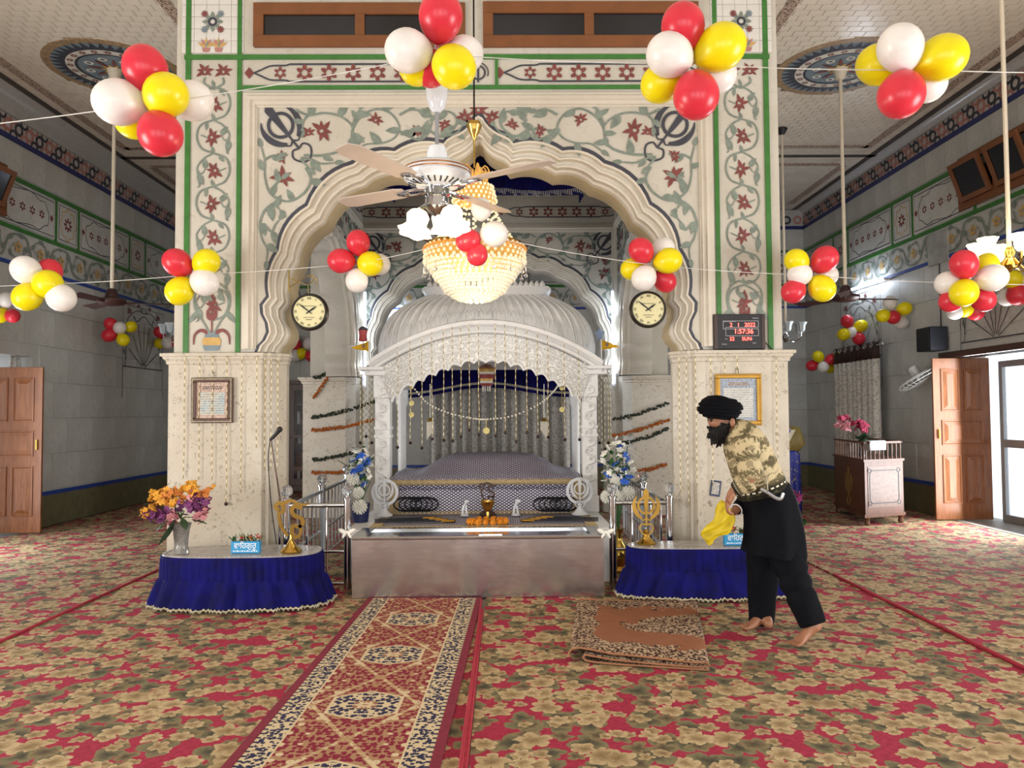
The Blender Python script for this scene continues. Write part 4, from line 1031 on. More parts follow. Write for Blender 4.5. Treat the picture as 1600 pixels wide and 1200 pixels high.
# string-light strands -----------------------------------------------------------------
def strand_mat():
    t=NT('gold_white_bead_strand'); s=t.sep(t.coord()); f=t.math('FRACT',t.math('MULTIPLY',s[2],16.)); return t.done(t.mix(t.math('GREATER_THAN',f,.5),srgb('#8f7a3a'),srgb('#e9dfb6')),.4,0.0)
STR=strand_mat(); BAUB=M('dark_red_bauble','#2b1518',.25,.3)
def strand(x,y0,y1,Y,label,group,bulb=True,r=.0032,wig=.004):
    a,b=P(x,y0,Y),P(x,y1,Y); a.x=b.x=(a.x+b.x)/2; o=T('bead_strand',label,'bead strand',b,group)
    n=max(3,int((a.z-b.z)/.12)); rng=random.Random(int(x*7+y1))
    MB().tube([a.lerp(b,i/n)+Vector((rng.uniform(-wig,wig),0,0)) for i in range(n+1)],r,5).build('string',STR,o)
    if bulb: MB().ell(b-Vector((0,0,.012)),.016,8,6).build('bauble',BAUB,o,True)
for x,y1 in((621,697),(641,690),(659,698),(675,684),(693,686),(707,687),(720,680),(733,670),(748,677),(774,679),(789,674),(806,688),(823,674),(840,680),(856,681),(882,685),(905,685)):
    strand(x,arc(x,565,505),y1,7.398,'thin gold and white bead strand hung in front of the marble canopy','bead strands over the canopy front')
for x,y1 in((563,690),(568,705),(572,680),(577,715),(581,690)): strand(x,585,y1,7.6,'bead strand in the thick bundle under the canopy shelf with the red lantern','bead strands bundled beside the canopy')
for x,y1 in((936,690),(940,715),(945,700),(950,690),(954,720)): strand(x,580,y1,7.6,'bead strand in the thick bundle under the canopy shelf with the glass star','bead strands bundled beside the canopy shelves side')
for x,y1 in((288,748),(311,750),(332,750),(354,785),(377,770),(401,700)): strand(x,556,y1,6.345,'bead strand hanging over the flecked pillar with the dark framed print','bead strands on the pillar by the print',x==354)
for x,y1 in((414,735),(424,735),(434,735)): strand(x,560,y1,6.36,'bead strand on the chamfered corner of the pillar by the microphone','bead strands on the pillar corner',False)
for x,y1 in((1062,770),(1074,790),(1088,760)): strand(x,556,y1,6.36,'bead strand on the chamfered corner of the pillar behind the bending man','bead strands on the chamfered pillar corner',False)
for x,y1 in((1132,588),(1152,590),(1112,760),(1214,740)): strand(x,556,y1,6.345,'bead strand hanging over the pillar below the red digital clock','bead strands on the pillar by the digital clock',False)
strand(270,557,752,6.42,'bead strand at the outer edge of the pillar with the dark framed print','bead strand outer edge',False)
# garlands wound around the rear pillars
GRN=M('dark_leaf_green','#27351f',.7,var=.3,scale=30)
def garland(label,x0,y0,x1,y1,Y,m,r,sag=6,dense=1.0):
    L=(P(x1,y1,Y)-P(x0,y0,Y)).length; n=max(8,int(L/(r*1.1)*dense)); o=T('leaf_garland' if m is GRN else 'marigold_garland',label,'garland',P((x0+x1)/2,(y0+y1)/2,Y)); rng=random.Random(int(x0+y0)); mb=MB()
    for i in range(n+1):
        t=i/n; p=P(x0+(x1-x0)*t,y0+(y1-y0)*t+sag*4*t*(1-t),Y)
        for k in range(3): mb.ell(p+Vector((rng.uniform(-.4,.4),rng.uniform(-.5,0),rng.uniform(-.7,.7)))*r,(r*.7,r*.5,r*.5),5,4,Euler((rng.random()*3,rng.random()*3,0)).to_matrix())
    mb.build('blossoms' if m is not GRN else 'leaves',m,o,True,kind='stuff')
YG=10.59
for x0,y0,x1,y1,m,l in((488,652,585,627,GRN,'upper dark leaf garland wound on the rear pillar near the bookcase'),(488,672,582,656,MARI2,'orange marigold garland wound on the rear pillar near the bookcase'),(489,718,566,702,GRN,'lower dark leaf garland wound on the rear pillar near the bookcase'),(488,738,560,733,MARI2,'lowest orange garland wound on the rear pillar near the bookcase'),(490,620,516,582,MARI2,'short slanting orange garland at the top of the rear pillar near the bookcase'),(491,590,514,580,GRN,'short leaf garland at the top of the rear pillar near the bookcase'),
    (958,655,1043,630,GRN,'upper dark leaf garland wound on the rear pillar near the shelves'),(958,680,1045,655,MARI2,'orange marigold garland wound on the rear pillar near the shelves'),(975,692,1044,669,GRN,'middle dark leaf garland wound on the rear pillar near the shelves'),(985,736,1040,725,MARI2,'lower orange garland wound on the rear pillar near the shelves'),(985,758,1010,746,GRN,'lowest dark leaf garland wound on the rear pillar near the shelves')):
    garland(l,x0,y0,x1,y1,YG,m,.028,3)
# ================================================================ RAILINGS, TABLES AND WHAT STANDS ON THEM
BALL=M('faceted_glass_ball','#eef2f6',.03,0,.02,trans=.9)
def railing(label,p0,p1,h,posts,nb,rails=(.94,.42,.06),pr=.03,balls=True):
    """stainless railing from p0 to p1"""
    p0,p1=Vector(p0),Vector(p1); o=T('steel_railing',label,'railing',(p0+p1)/2); U=Vector((0,0,1))
    for t in posts:
        b=p0.lerp(p1,t); MB().tube([b,b+U*h],pr,14).build('post',CHROME,o,True)
        MB().lathe([(pr*1.3,h),(pr*1.3,h+.015),(pr*.6,h+.02),(pr*.6,h+.03)],b,14).build('collar',CHROME,o,True)
        if balls: MB().ell(b+U*(h+.03+.045),.05,10,7).build('glass_ball',BALL,o)
    for k in rails: MB().tube([p0+U*h*k,p1+U*h*k],.019 if k>.9 else .013,10).build('rail',CHROME,o,True)
    for i in range(nb):
        b=p0.lerp(p1,(i+.5)/nb if nb>2 else (i+1)/(nb+1)); MB().tube([b+U*h*rails[-1],b+U*h*rails[0]],.010,8).build('baluster',CHROME,o,True)
    return o
def fl(x,Y): return Vector((P(x,800,Y).x,Y,0.007))
railing('stainless railing between the offering box and the pillar with the microphone',fl(543,6.30),fl(448,6.30),.72,(0,1),2)
railing('stainless railing between the offering box and the pillar behind the man',fl(957,6.30),fl(1046,6.30),.72,(0,1),2)
a=fl(449,6.36)
railing('stainless railing receding past the pillar towards the bookcase',(-1.74,6.44,.007),(-1.79,8.9,.007),.72,(.42,.95),14)
railing('stainless railing receding past the pillar towards the shelves',(1.32,6.44,.007),(1.38,8.9,.007),.72,(.42,.95),14)
def skirt_table(label,c,hx,hy,h,gl):
    o=T('skirted_table',label,'table',c); c=Vector(c); N=300
    def ringp(e,z,amp,fr,ph=0):
        L=[]
        for k in range(N):
            a=2*PI*k/N; q,w=se(a,3.0); pl=amp*(math.sin(fr*a+ph)+.5*math.sin(fr*1.7*a+1)); d=math.hypot(hx*q,hy*w); L.append(Vector((c.x+hx*q*(1+(e+pl)/d),c.y+hy*w*(1+(e+pl)/d),c.z+z)))
        return L
    m=MB(); m.loft([ringp(.0,h,0,1),ringp(.012,h-.006,.000,60),ringp(.014,h-.03,.005,70),ringp(.018,h*.62,.007,70),ringp(.016,h*.56,.007,70)],cap=False); m.build('skirt',NAVY,o,'all')
    hem=ringp(.085,.035,.020,26); m=MB(); m.loft([ringp(.016,h*.565,.004,70),ringp(.03,h*.5,.014,26),ringp(.055,h*.28,.022,26),hem],cap=False); m.build('ruffle',NAVY,o,'all')
    m=MB()
    for k in range(0,N,2):
        a,b=hem[k],hem[(k+2)%N]; mid=(a+b)/2; out=(mid-c).normalized()*.004; out.z=0; dn=Vector((0,0,-.024))
        m.tube([a+out,mid+dn+out,b+out],.0045,4,cap=False); m.tube([a+out+dn*.5,b+out+dn*.4],.004,4,cap=False)
    m.build('lace_trim',LACE,o,kind='stuff')
    m=MB(); t=ringp(-.0,h+.004,0,1); m.add(t,[tuple(range(N))]); t2=ringp(.004,h-.002,0,1); m.loft([t2,t],cap=False)
    m.build('plastic_cover',M('sheer_grey_table_cover','#a9a5a2',.2,var=.15,scale=12,bump=.4,bscale=30),o,'all')
    m=MB()
    for k in range(0,N,3):
        a,b,e=ringp_in[k] if 0 else (t[k],t[(k+3)%N],None); ic=lambda p:p+(c+Vector((0,0,h))-p)*.05+Vector((0,0,.004)); mid=(a+b)/2
        m.add([a+Vector((0,0,.003)),b+Vector((0,0,.003)),ic(mid)],[(0,1,2)])
    m.build('edge_lace',M('white_edge_lace','#d8d8d8',.5),o)
    m=MB()
    for sx in(-1,1):
        for sy in(-1,1): m2=MB().tube([c+Vector((sx*hx*.7,sy*hy*.6,0)),c+Vector((sx*hx*.7,sy*hy*.6,h-.01))],.02,8); m2.build('leg',BROWNW,o)
    return o
T1=Vector((-1.975,5.87,.007)); T2=Vector((1.58,5.99,.007)); TH_=.385
skirt_table('low table with royal blue pleated skirt carrying the mixed flower vase',T1,.575,.26,TH_,'')
skirt_table('low table with royal blue pleated skirt in front of the bending man',T2,.62,.18,TH_,'')
TZ=TH_+.014
# text -----------------------------------------------------------------
def text(parent,name,s,c,size,m,rot=(PI/2,0,0),ext=.001,align='CENTER'):
    cu=bpy.data.curves.new(name,'FONT'); cu.body=s; cu.size=size; cu.align_x=align; cu.align_y='CENTER'; cu.extrude=ext
    t=bpy.data.objects.new('tmp',cu); link(t); dg=bpy.context.evaluated_depsgraph_get(); me=bpy.data.meshes.new_from_object(t.evaluated_get(dg)); bpy.data.objects.remove(t)
    me.materials.clear(); me.materials.append(m); me.name=name; o=bpy.data.objects.new(name,me); link(o); o.rotation_euler=rot
    if parent: o.parent=parent; o.location=Vector(c)-WL[parent]
    else: o.location=c
    WL[o]=Vector(c); return o
WHT=M('white_print','#eef2f4',.6,var=.02)
# flowers ---------------------------------------------------------------
def blossoms(name,m,parent,pts,r,rng,n=5,kind=None):
    for p in pts:
        mb=MB(); p=Vector(p); ax=Euler((rng.uniform(-.9,.9)+.6,rng.uniform(-.9,.9),rng.random()*6)).to_matrix(); rr=r*rng.uniform(.75,1.2)
        for i in range(n):
            a=2*PI*i/n; d=Vector((math.cos(a),math.sin(a),.25)); u=Matrix.Rotation(a,3,'Z')
            mb.ell(p+ax@(d*rr*.6),(rr*.62,rr*.5,rr*.16),6,4,ax@u)
        mb.build(name,m,parent,True)
def leafm(mb,p,d,L,w):
    p=Vector(p); d=Vector(d).normalized(); u,v=frame_of(d); a=[]
    for i in range(6): t=i/5; a.append((p+d*L*t-v*L*.18*t*t,w*math.sin(PI*min(.98,t*.9+.08))))
    vs=[];
    for q,ww in a: vs+=[q-u*ww,q+v*.004,q+u*ww]
    mb.add(vs,[f for i in range(5) for f in((3*i,3*i+1,3*i+4,3*i+3),(3*i+1,3*i+2,3*i+5,3*i+4))])
LEAF=M('artificial_leaf_green','#3c6b34',.6,var=.25,scale=15); DLEAF=M('dark_artificial_leaf','#2c4a2a',.6,var=.25,scale=15)
YO=M('yellow_orange_petal','#e0a030',.7,var=.15); PK=M('peach_pink_petal','#d98f96',.7,var=.15); PU=M('plum_petal','#7c3a72',.7,var=.2); OR=M('orange_petal','#d9863f',.7,var=.15)
rng=random.Random(11)
def blob(cx,cy,Y,rx,ry,n):
    out=[]
    while len(out)<n:
        a,b,c=rng.uniform(-1,1),rng.uniform(-1,1),rng.uniform(-1,1)
        if a*a+b*b+c*c>1: continue
        p=P(cx+a*rx,cy+b*ry,Y+c*.07); out.append(p)
    return out
vb=P(283,858,5.78); vb.z=TZ
v=T('flower_vase','cut glass vase of orange, pink and plum flowers on the blue skirted table','vase',(vb.x,5.78,TZ)); c=WL[v]
MB().lathe([(.001,0),(.055,0),(.06,.01),(.05,.05),(.052,.10),(.06,.17),(.075,.22),(.07,.222),(.055,.17),(.046,.1),(.04,.03),(.001,.02)],c,16,mod=lambda a,z:1+.035*math.cos(8*a)).build('vase_glass',M('cut_glass','#b9b6b0',.1,0,.2,scale=60,trans=.5),v,'auto')
m=MB()
for i in range(14): e=blob(276,800,5.78,36,20,1)[0]; m.tube(cat_rom([c+Vector((rng.uniform(-.02,.02),rng.uniform(-.02,.02),.1)),c+Vector((0,0,.25)),e],4),.004,5)
m.build('stems',LEAF,v)
for mm,spots in((YO,((262,778,28,16,26),(298,765,14,14,14),(232,800,12,10,8),(330,762,5,4,2))),(OR,((262,775,26,14,14),(318,772,8,8,6))),(PU,((312,785,18,16,26),(248,806,22,10,18),(232,806,10,8,6),(280,795,24,16,12))),(PK,((268,808,12,14,16),(318,800,12,10,9),(310,810,8,10,6),(300,780,30,12,6)))):
    for cx_,cy_,rx_,ry_,n_ in spots: blossoms('blossom',mm,v,blob(cx_,cy_,5.76,rx_,ry_,int(n_*1.9)),.023,rng)
m=MB(); leafm(m,P(272,815,5.7),P(255,852,5.66)-P(272,815,5.7),.19,.05); leafm(m,P(300,812,5.72),P(330,815,5.7)-P(300,812,5.72),.12,.03); leafm(m,P(262,812,5.7),P(245,825,5.66)-P(262,812,5.7),.12,.03); leafm(m,P(285,810,5.7),P(290,822,5.66)-P(285,810,5.7),.1,.03); o=m.build('leaves',DLEAF,v,'all')
# name boards with little flowers
SIGNB=M('sign_blue','#2b8fc4',.4,var=.04)
def sign(label,x,Y,l2):
    b=P(x,858,Y); o=T('name_sign',label,'sign',(b.x,Y,TZ)); c=WL[o]; w,h=.105,.088
    MB().cbox(c.x-w,c.x+w,Y,Y+.05,TZ,TZ+h,.003).build('board',SIGNB,o)
    text(o,'lettering','ਵਾਿਹਗੁਰੂ',(c.x,Y-.0015,TZ+.056),.056,WHT)
    m=MB(); rg=random.Random(int(x))
    xx=c.x-w+.015
    while xx<c.x+w-.02: ww=rg.uniform(.006,.016); m.box(xx,xx+ww,Y-.0012,Y-.0004,TZ+.014,TZ+.019+rg.uniform(0,.004)); xx+=ww+.005
    m.build('small_print',WHT,o)
    m=MB()
    for i in range(26): p=c+Vector((rg.uniform(-.1,.11),.025+rg.uniform(-.02,.02),h)); leafm(m,p,(rg.uniform(-.7,.7),rg.uniform(-.5,.2),1),rg.uniform(.03,.07),.010)
    m.build('leaves',LEAF,o)
    blossoms('blossom',M('red_petal','#c0392f',.7),o,[c+Vector((rg.uniform(-.1,.12),.01,h+rg.uniform(.015,.05))) for i in range(9)],.011,rg)
    blossoms('blossom',OR,o,[c+Vector((rg.uniform(-.09,.12),.01,h+rg.uniform(.015,.04))) for i in range(4)],.011,rg)
sign('blue board lettered in white Punjabi with small flowers, on the table of the flower vase',383,5.74,'')
sign('blue board lettered in white Punjabi with small flowers, beside the hanging yellow cloth',1154,5.91,'')
b=P(455,856,5.78); emblem_ek('brass_emblem','tall golden Ek Onkar symbol on a brass base beside the blue name board',(b.x,5.78,TZ),.30,M('bronze_gilt','#8a6a2e',.35,.8),GOLD,.10)
b=P(1010,852,6.02); emblem_khanda('brass_emblem','golden khanda emblem with curved blades on a brass base, table end near the offering box',(b.x,6.02,TZ),.33,M('satin_gold','#c39a45',.35,.75),GOLD,.085)
# microphone on its stand behind the first table
b=P(432,850,6.12); mc=T('microphone_stand','black microphone on a slim stand against the pillar corner','microphone',(P(437,800,6.28).x,6.28,.007)); c=WL[mc]
MB().lathe([(.001,0),(.065,0),(.065,.015),(.02,.03)],c,20).build('base',BLACK,mc,True)
t=P(428,690,6.12); MB().tube([c+Vector((0,0,.02)),c+Vector((0,0,.75)),P(424,687,6.2)],.008,8).build('pole',CHROME,mc,True)
e=P(437,671,6.2); m=MB(); m.tube([P(422,688,6.2),P(432,678,6.2),e],[.011,.015,.019],10); m.ell(e,.024,10,8); m.build('microphone',BLACK,mc,True)
MB().tube(cat_rom([P(422,688,6.2),P(419,720,6.22),P(424,790,6.24),P(432,850,6.26)],5),.004,6).build('cable',BLACK,mc)
# framed prints on the two front pillars
def print_mat(name,a,b,c):
    t=NT(name); co=t.coord(); s=t.sep(co); f=t.math('FRACT',t.math('MULTIPLY',s[2],52.)); w=t.noise(t.comb(t.math('MULTIPLY',s[0],130.),0.0,t.math('MULTIPLY',t.math('FLOOR',t.math('MULTIPLY',s[2],52.)),3.7)),1.0,1)
    ink=t.math('MULTIPLY',t.math('LESS_THAN',f,.45),t.math('GREATER_THAN',w,.47)); bg=t.mix(t.ramp(t.noise(co,6,2),.4,.65),srgb(a),srgb(b)); return t.done(t.mix(t.math('MULTIPLY',ink,.75),bg,srgb(c)),.5,0.0)
def frame(label,x0,x1,y0,y1,Y,fm,paper,border,title):
    a,b=P(x0,y1,Y),P(x1,y0,Y); o=T('framed_print',label,'picture',((a.x+b.x)/2,Y,a.z)); w=.038
    m=MB(); m.cbox(a.x,b.x,Y-.025,Y,a.z,a.z+w,.005); m.cbox(a.x,b.x,Y-.025,Y,b.z-w,b.z,.005); m.cbox(a.x,a.x+w,Y-.025,Y,a.z+w,b.z-w,.005); m.cbox(b.x-w,b.x,Y-.025,Y,a.z+w,b.z-w,.005); m.build('frame',fm,o)
    m=MB(); n=34
    for i in range(n):
        for zz in(a.z+.012,b.z-.012): m.ell((a.x+.01+(b.x-a.x-.02)*i/(n-1),Y-.026,zz),.005,5,4)
        for xx in(a.x+.012,b.x-.012): m.ell((xx,Y-.026,a.z+.02+(b.z-a.z-.04)*i/(n-1)),.005,5,4)
    m.build('bead_edge',fm if fm is not DFR else LACE,o,True)
    MB().box(a.x+w,b.x-w,Y-.012,Y-.008,a.z+w,b.z-w).build('border_paper',border,o)
    MB().box(a.x+w+.03,b.x-w-.03,Y-.0135,Y-.0122,a.z+w+.03,b.z-w-.08).build('page',paper,o)
    K=Ink(lambda u,z:Vector((u,Y-.0138,z))); xm=(a.x+b.x)/2; zt_=b.z-w-.05
    for i in range(9):
        x_=xm-.085+.019*i; K.stroke('k',[(x_,zt_+.016),(x_+.014,zt_+.014),(x_+.013,zt_),(x_+.003,zt_-.006+.004*(i%3)),(x_+.002,zt_-.014)],.004)
    K.mb['k'].build('title',M('gold_ink','#a97b2d',.5) if fm is not DFR else BLACK,o,kind='stuff')
    MB().tube([Vector(((a.x+b.x)/2,Y-.01,b.z)),Vector(((a.x+b.x)/2,Y-.004,b.z+.05))],.005,6).build('hanger',BLACK,o)
DFR=M('dark_walnut_frame','#4f2f20',.4); GFR=M('gilt_frame','#b58a35',.35,.5)
frame('dark walnut framed page of Punjabi text on the flecked pillar',300,365,590,661,6.362,DFR,print_mat('blue_tinted_page','#b9b5a8','#9fb3bd','#6e6a60'),M('rosette_border_paper','#cbb0a2',.6,var=.25,scale=70),'')
frame('gilt framed page of Punjabi text on the pillar under the digital clock',1118,1188,584,665,6.362,GFR,print_mat('grey_page','#b9bab5','#c4c5c0','#8d8f90'),M('blue_border_paper','#a6b3c4',.6,var=.25,scale=70),'')
# sticker and cord on pillar near the man
s=T('pillar_sticker','small navy and white paper notice stuck on the pillar above the yellow cloth','notice',P(1118,765,6.36)); c=P(1118,763,6.362); rot=Matrix.Rotation(R(8),3,'Y')
MB().obox(c,(.085,.003,.13),rot).build('paper',M('navy_sticker','#2f3d5c',.5),s); MB().obox(c+Vector((0,-.002,0)),(.06,.002,.10),rot).build('print',M('pale_print','#c9c6be',.5,var=.3,scale=60),s)
# bouquets beside the canopy
BLUEP=M('blue_petal','#2f62c9',.6,var=.15); WHP=M('white_petal','#e6e6de',.7,var=.06)
def bouquet(label,cx,cy,rx,ry,Y,nb,nw,potfn,chr_):
    base=P(cx,820,Y); o=T('bouquet',label,'flowers',(base.x,Y,potfn[0])); c=WL[o]; potfn[1](o,c)
    m=MB()
    for i in range(34): p=blob(cx,cy,Y,rx,ry,1)[0]; leafm(m,p,(rng.uniform(-1,1),-.6,rng.uniform(-.5,1)),rng.uniform(.06,.12),.02)
    for i in range(18): e=blob(cx,cy,Y,rx,ry,1)[0]; m.tube([c+Vector((0,0,potfn[2])),e],.004,4)
    m.build('leaves',LEAF,o)
    blossoms('white_blossom',WHP,o,blob(cx,cy,Y-.03,rx,ry,nw),.028,rng); blossoms('blue_blossom',BLUEP,o,blob(cx,cy+4,Y-.09,rx*.85,ry*.8,nb),.034,rng)
    for x,y,r in chr_:
        mb=MB(); p=P(x,y,Y-.10)
        for i in range(70):
            z=1-2*(i+.5)/70; a=i*2.4; s_=math.sqrt(1-z*z); d=Vector((s_*math.cos(a),s_*math.sin(a),z)); q=p+d*r; mb.tube([p+d*r*.3,q],[.010,.004],4)
        mb.build('chrysanthemum',WHP,o)
def pot_blue(o,c): MB().lathe([(.001,0),(.07,0),(.09,.16),(.085,.165),(.001,.14)],c,20).build('pot',M('navy_pot','#16204f',.4),o,True)
def pot_brass(o,c): MB().lathe([(.001,0),(.07,0),(.08,.02),(.05,.05),(.085,.11),(.09,.17),(.06,.23),(.035,.27),(.03,.34),(.06,.38),(.055,.38),(.001,.34)],c,24).build('brass_vase',GOLD,o,True)
bouquet('blue and white artificial bouquet in a navy pot standing on the platform edge',563,730,22,34,6.95,13,46,(.46,pot_blue,.15),((551,748,.06),(562,792,.07),(560,770,.055)))
bouquet('blue and white artificial bouquet in a brass vase behind the railing near the shelves',966,727,28,44,6.9,14,60,(.007,pot_brass,.36),((948,776,.06),(982,770,.065),(966,776,.06),(962,752,.05)))
# white ribbon bows tied on the counter corners
for x,l in((543,'white ribbon bow tied at the box corner near the vase table'),(946,'white ribbon bow tied at the box corner near the khanda table')):
    b=P(x,832,6.0); m=MB(); o=T('ribbon_bow',l,'bow',b)
    for s in(-1,1): m.ell(b+Vector((s*.035,-.02,.012)),(.035,.018,.018),8,5,Matrix.Rotation(s*-.5,3,'Y')); m.ell(b+Vector((s*.02,-.03,-.015)),(.012,.01,.03),6,4,Matrix.Rotation(s*-.5,3,'Y'))
    m.build('loops',WHP,o,True); MB().ell(b+Vector((0,-.025,.005)),.014,8,6).build('knot',WHP,o,True)
# ================================================================ CLOCKS, LAMPS, FANS, BALLOONS
def ring_pts(c,r,n,plane='xz',y=0): return [Vector((c.x+r*math.cos(2*PI*i/n),c.y+y,c.z+r*math.sin(2*PI*i/n))) for i in range(n)]
RX=Matrix.Rotation(PI/2,3,'X')
def wall_clock(label,x,y,Y,r,side):
    c=P(x,y,Y); o=T('hanging_clock',label,'clock',c-Vector((0,0,r))); YC=Y
    MB().lathe([(.001,.0),(r*.98,.0),(r*1.06,-.012),(r*1.08,-.03),(r*1.04,-.07),(r*.95,-.09),(.001,-.09)],c,40,RX).build('case',M('bronze_clock_case','#57492f',.35,.6),o,True)
    MB().lathe([(r*.90,.004),(r*.93,.012),(r*1.0,.012),(r*1.04,-.002),(r*1.0,-.01),(r*.9,-.0)],c,40,RX,cap=False).build('bezel',M('dark_bezel','#27221d',.3,.5),o,True)
    MB().lathe([(.001,.002),(r*.93,.002),(r*.93,.0),(.001,0)],c,40,RX).build('dial',M('cream_dial','#d5cf9f',.35,var=.03),o)
    f=Vector((c.x,c.y-.0045,c.z))
    for i,s in enumerate(('XII','I','II','III','IIII','V','VI','VII','VIII','IX','X','XI')):
        a=PI/2-i*PI/6; text(o,'numeral',s,f+Vector((r*.76*math.cos(a),0,r*.76*math.sin(a))),r*.2,BLACK,(PI/2,-(a-PI/2),0),.0004)
    for zz,ww,hh in((.32,.36,.05),(-.34,.3,.045),(-.46,.18,.03)):
        K=Ink(lambda u,z:Vector((f.x+u,f.y,f.z+z))); K.stroke('k',[(r*ww*(-1+2*i/24),r*zz+r*hh*math.sin(i*2.3)*(.6+.4*math.sin(i*1.1))) for i in range(25)],.0022,smooth=2); K.mb['k'].build('script_line',BLACK,o)
    for a,L,w in((R(35),r*.55,.008),(R(142),r*.85,.006)):
        d=Vector((math.cos(a),0,math.sin(a))); n=Vector((-d.z,0,d.x)); q=f+Vector((0,-.003,0)); MB().prism([q-d*r*.2-n*w*.5,q+d*L*.55-n*w,q+d*L,q+d*L*.55+n*w,q-d*r*.2+n*w*.5],(0,-.002,0)).build('hand',BLACK,o)
    MB().ell(f+Vector((0,-.004,0)),.007,8,6).build('hub',BLACK,o,True)
    # scrolled bracket back to the arch
    t=c+Vector((0,-.03,r*1.05)); s=-side; IR=M('gilt_iron','#9b8a5a',.4,.7)
    m=MB(); m.tube([t,t+Vector((0,0,.06))],.004,6); m.tube(cat_rom([t+Vector((s*.15,0,.12)),t+Vector((s*.06,0,.085)),t+Vector((0,0,.07)),t+Vector((-s*.05,0,.12)),t+Vector((-s*.02,0,.15)),t+Vector((.0,0,.13))],5),.005,6)
    m.tube(cat_rom([t+Vector((s*.15,0,.05)),t+Vector((s*.07,0,.10)),t+Vector((0,0,.14)),t+Vector((-s*.07,0,.11)),t+Vector((-s*.06,0,.07))],5),.005,6); m.tube([t+Vector((s*.16,0,.01)),t+Vector((s*.16,0,.19))],.009,8); m.build('bracket',IR,o,True)
wall_clock('round cream-faced clock on a scrolled bracket, arch edge above the bookcase door',483,487,6.36,.145,1)
wall_clock('round cream-faced clock on a scrolled bracket, arch edge near the digital clock',1013,483,6.36,.145,-1)
# red digital clock
a,b=P(1116,546,6.37),P(1193,491,6.37); dg=T('digital_clock','black digital wall clock with glowing red date and time','clock',((a.x+b.x)/2,6.37,a.z)); Yd=6.35
MB().cbox(a.x,b.x,Yd,Yd+.045,a.z,b.z,.004).build('case',BLACK,dg)
m=MB(); m.cbox(a.x-.004,a.x+.025,Yd-.004,Yd+.046,a.z,b.z,.003); m.cbox(b.x-.025,b.x+.004,Yd-.004,Yd+.046,a.z,b.z,.003); m.build('side_frame',M('dark_walnut','#3b2a22',.4),dg)
LED=M('red_led','#ff2a2a',.4,emit=9,ecol=(1,.08,.06)); GREYT=M('grey_print','#b9b9c0',.5)
W_=b.x-a.x; H_=b.z-a.z; cxm=(a.x+b.x)/2
for s,u,v,sz in(('2   1   2022',.56,.69,.046),('1:57:36',.58,.50,.056),('22',.345,.29,.042),('SUN',.64,.29,.042)): text(dg,'digits',s,(a.x+W_*u,Yd-.0012,a.z+H_*v),sz,LED,ext=.0006)
for v,hh,w0,w1 in((.69,.075,.17,.88),(.50,.08,.22,.88)):
    m=MB(); z=a.z+H_*v; x0=a.x+W_*w0; x1=a.x+W_*w1
    for q in((x0,x1,z+hh*.42,z+hh*.42+.003),(x0,x1,z-hh*.42-.003,z-hh*.42),(x0,x0+.003,z-hh*.42,z+hh*.42),(x1-.003,x1,z-hh*.42,z+hh*.42)): m.box(q[0],q[1],Yd-.001,Yd,q[2],q[3])
    m.build('window_outline',GREYT,dg)
for u0,u1,v,h_ in((.18,.42,.79,.008),(.76,.88,.88,.014),(.14,.24,.14,.014),(.75,.82,.17,.012),(.20,.26,.29,.010),(.72,.76,.29,.010)):
    K=Ink(lambda u,z:Vector((u,Yd-.0012,z))); n_=int((u1-u0)*90); K.stroke('k',[(a.x+W_*(u0+(u1-u0)*i/n_),a.z+H_*v+h_*.5*math.sin(i*2.4)) for i in range(n_+1)],.0025,smooth=2); K.mb['k'].build('small_print',GREYT,dg)
MB().tube(cat_rom([Vector((b.x,6.39,a.z+.08)),Vector((b.x+.06,6.38,a.z+.01)),Vector((b.x+.11,6.385,a.z-.03))],5),.004,6).build('cable',BLACK,dg)
# ---- tube lights
TUBE=M('cool_fluorescent_tube','#dfe9ff',.4,emit=14,ecol=(.74,.84,1)); TUBEB=M('tube_batten','#dfe2ea',.4)
def tube_light(label,p0,p1,off,power):
    p0,p1=Vector(p0),Vector(p1); o=T('tube_light',label,'tube light',p0); off=Vector(off); d=(p1-p0).normalized()
    MB().tube([p0,p1],.016,10).build('tube',TUBE,o,True); MB().tube([p0+off-d*.03,p1+off+d*.03],.022,6).build('batten',TUBEB,o)
    m=MB(); 
    for q,s in((p0,-1),(p1,1)): m.tube([q+off,q],.014,6); m.tube([q,q+d*.03*s],.018,8)
    m.build('holder',TUBEB,o)
    for t in(.2,.5,.8): point('tube_glow',p0.lerp(p1,t)-off*1.2,power/3,(.75,.85,1),.05)
tz0,tz1=P(975,600,10.72).z,P(975,455,10.72).z
tx0=AX+1.735; tx1=AX-1.735
tube_light('upright fluorescent tube on the rear pillar beside the clock near the shelves',(tx0,10.72,tz0),(tx0,10.72,tz1),(.03,.08,0),13)
tube_light('upright fluorescent tube on the rear pillar behind the red lantern',(tx1,10.72,tz0),(tx1,10.72,tz1),(-.03,.08,0),13)
q0,q1=PXp(1325,454,XR-.1),PXp(1382,436,XR-.1)
tube_light('fluorescent tube on the hall wall above the brown ceiling fan',q0,q1,(.05,0,0),22)
q0,q1=P(606,486,14.68),P(634,484,14.68)
tube_light('distant fluorescent tube on the back wall seen through the rear arch',q0,q1,(0,.05,0),8)
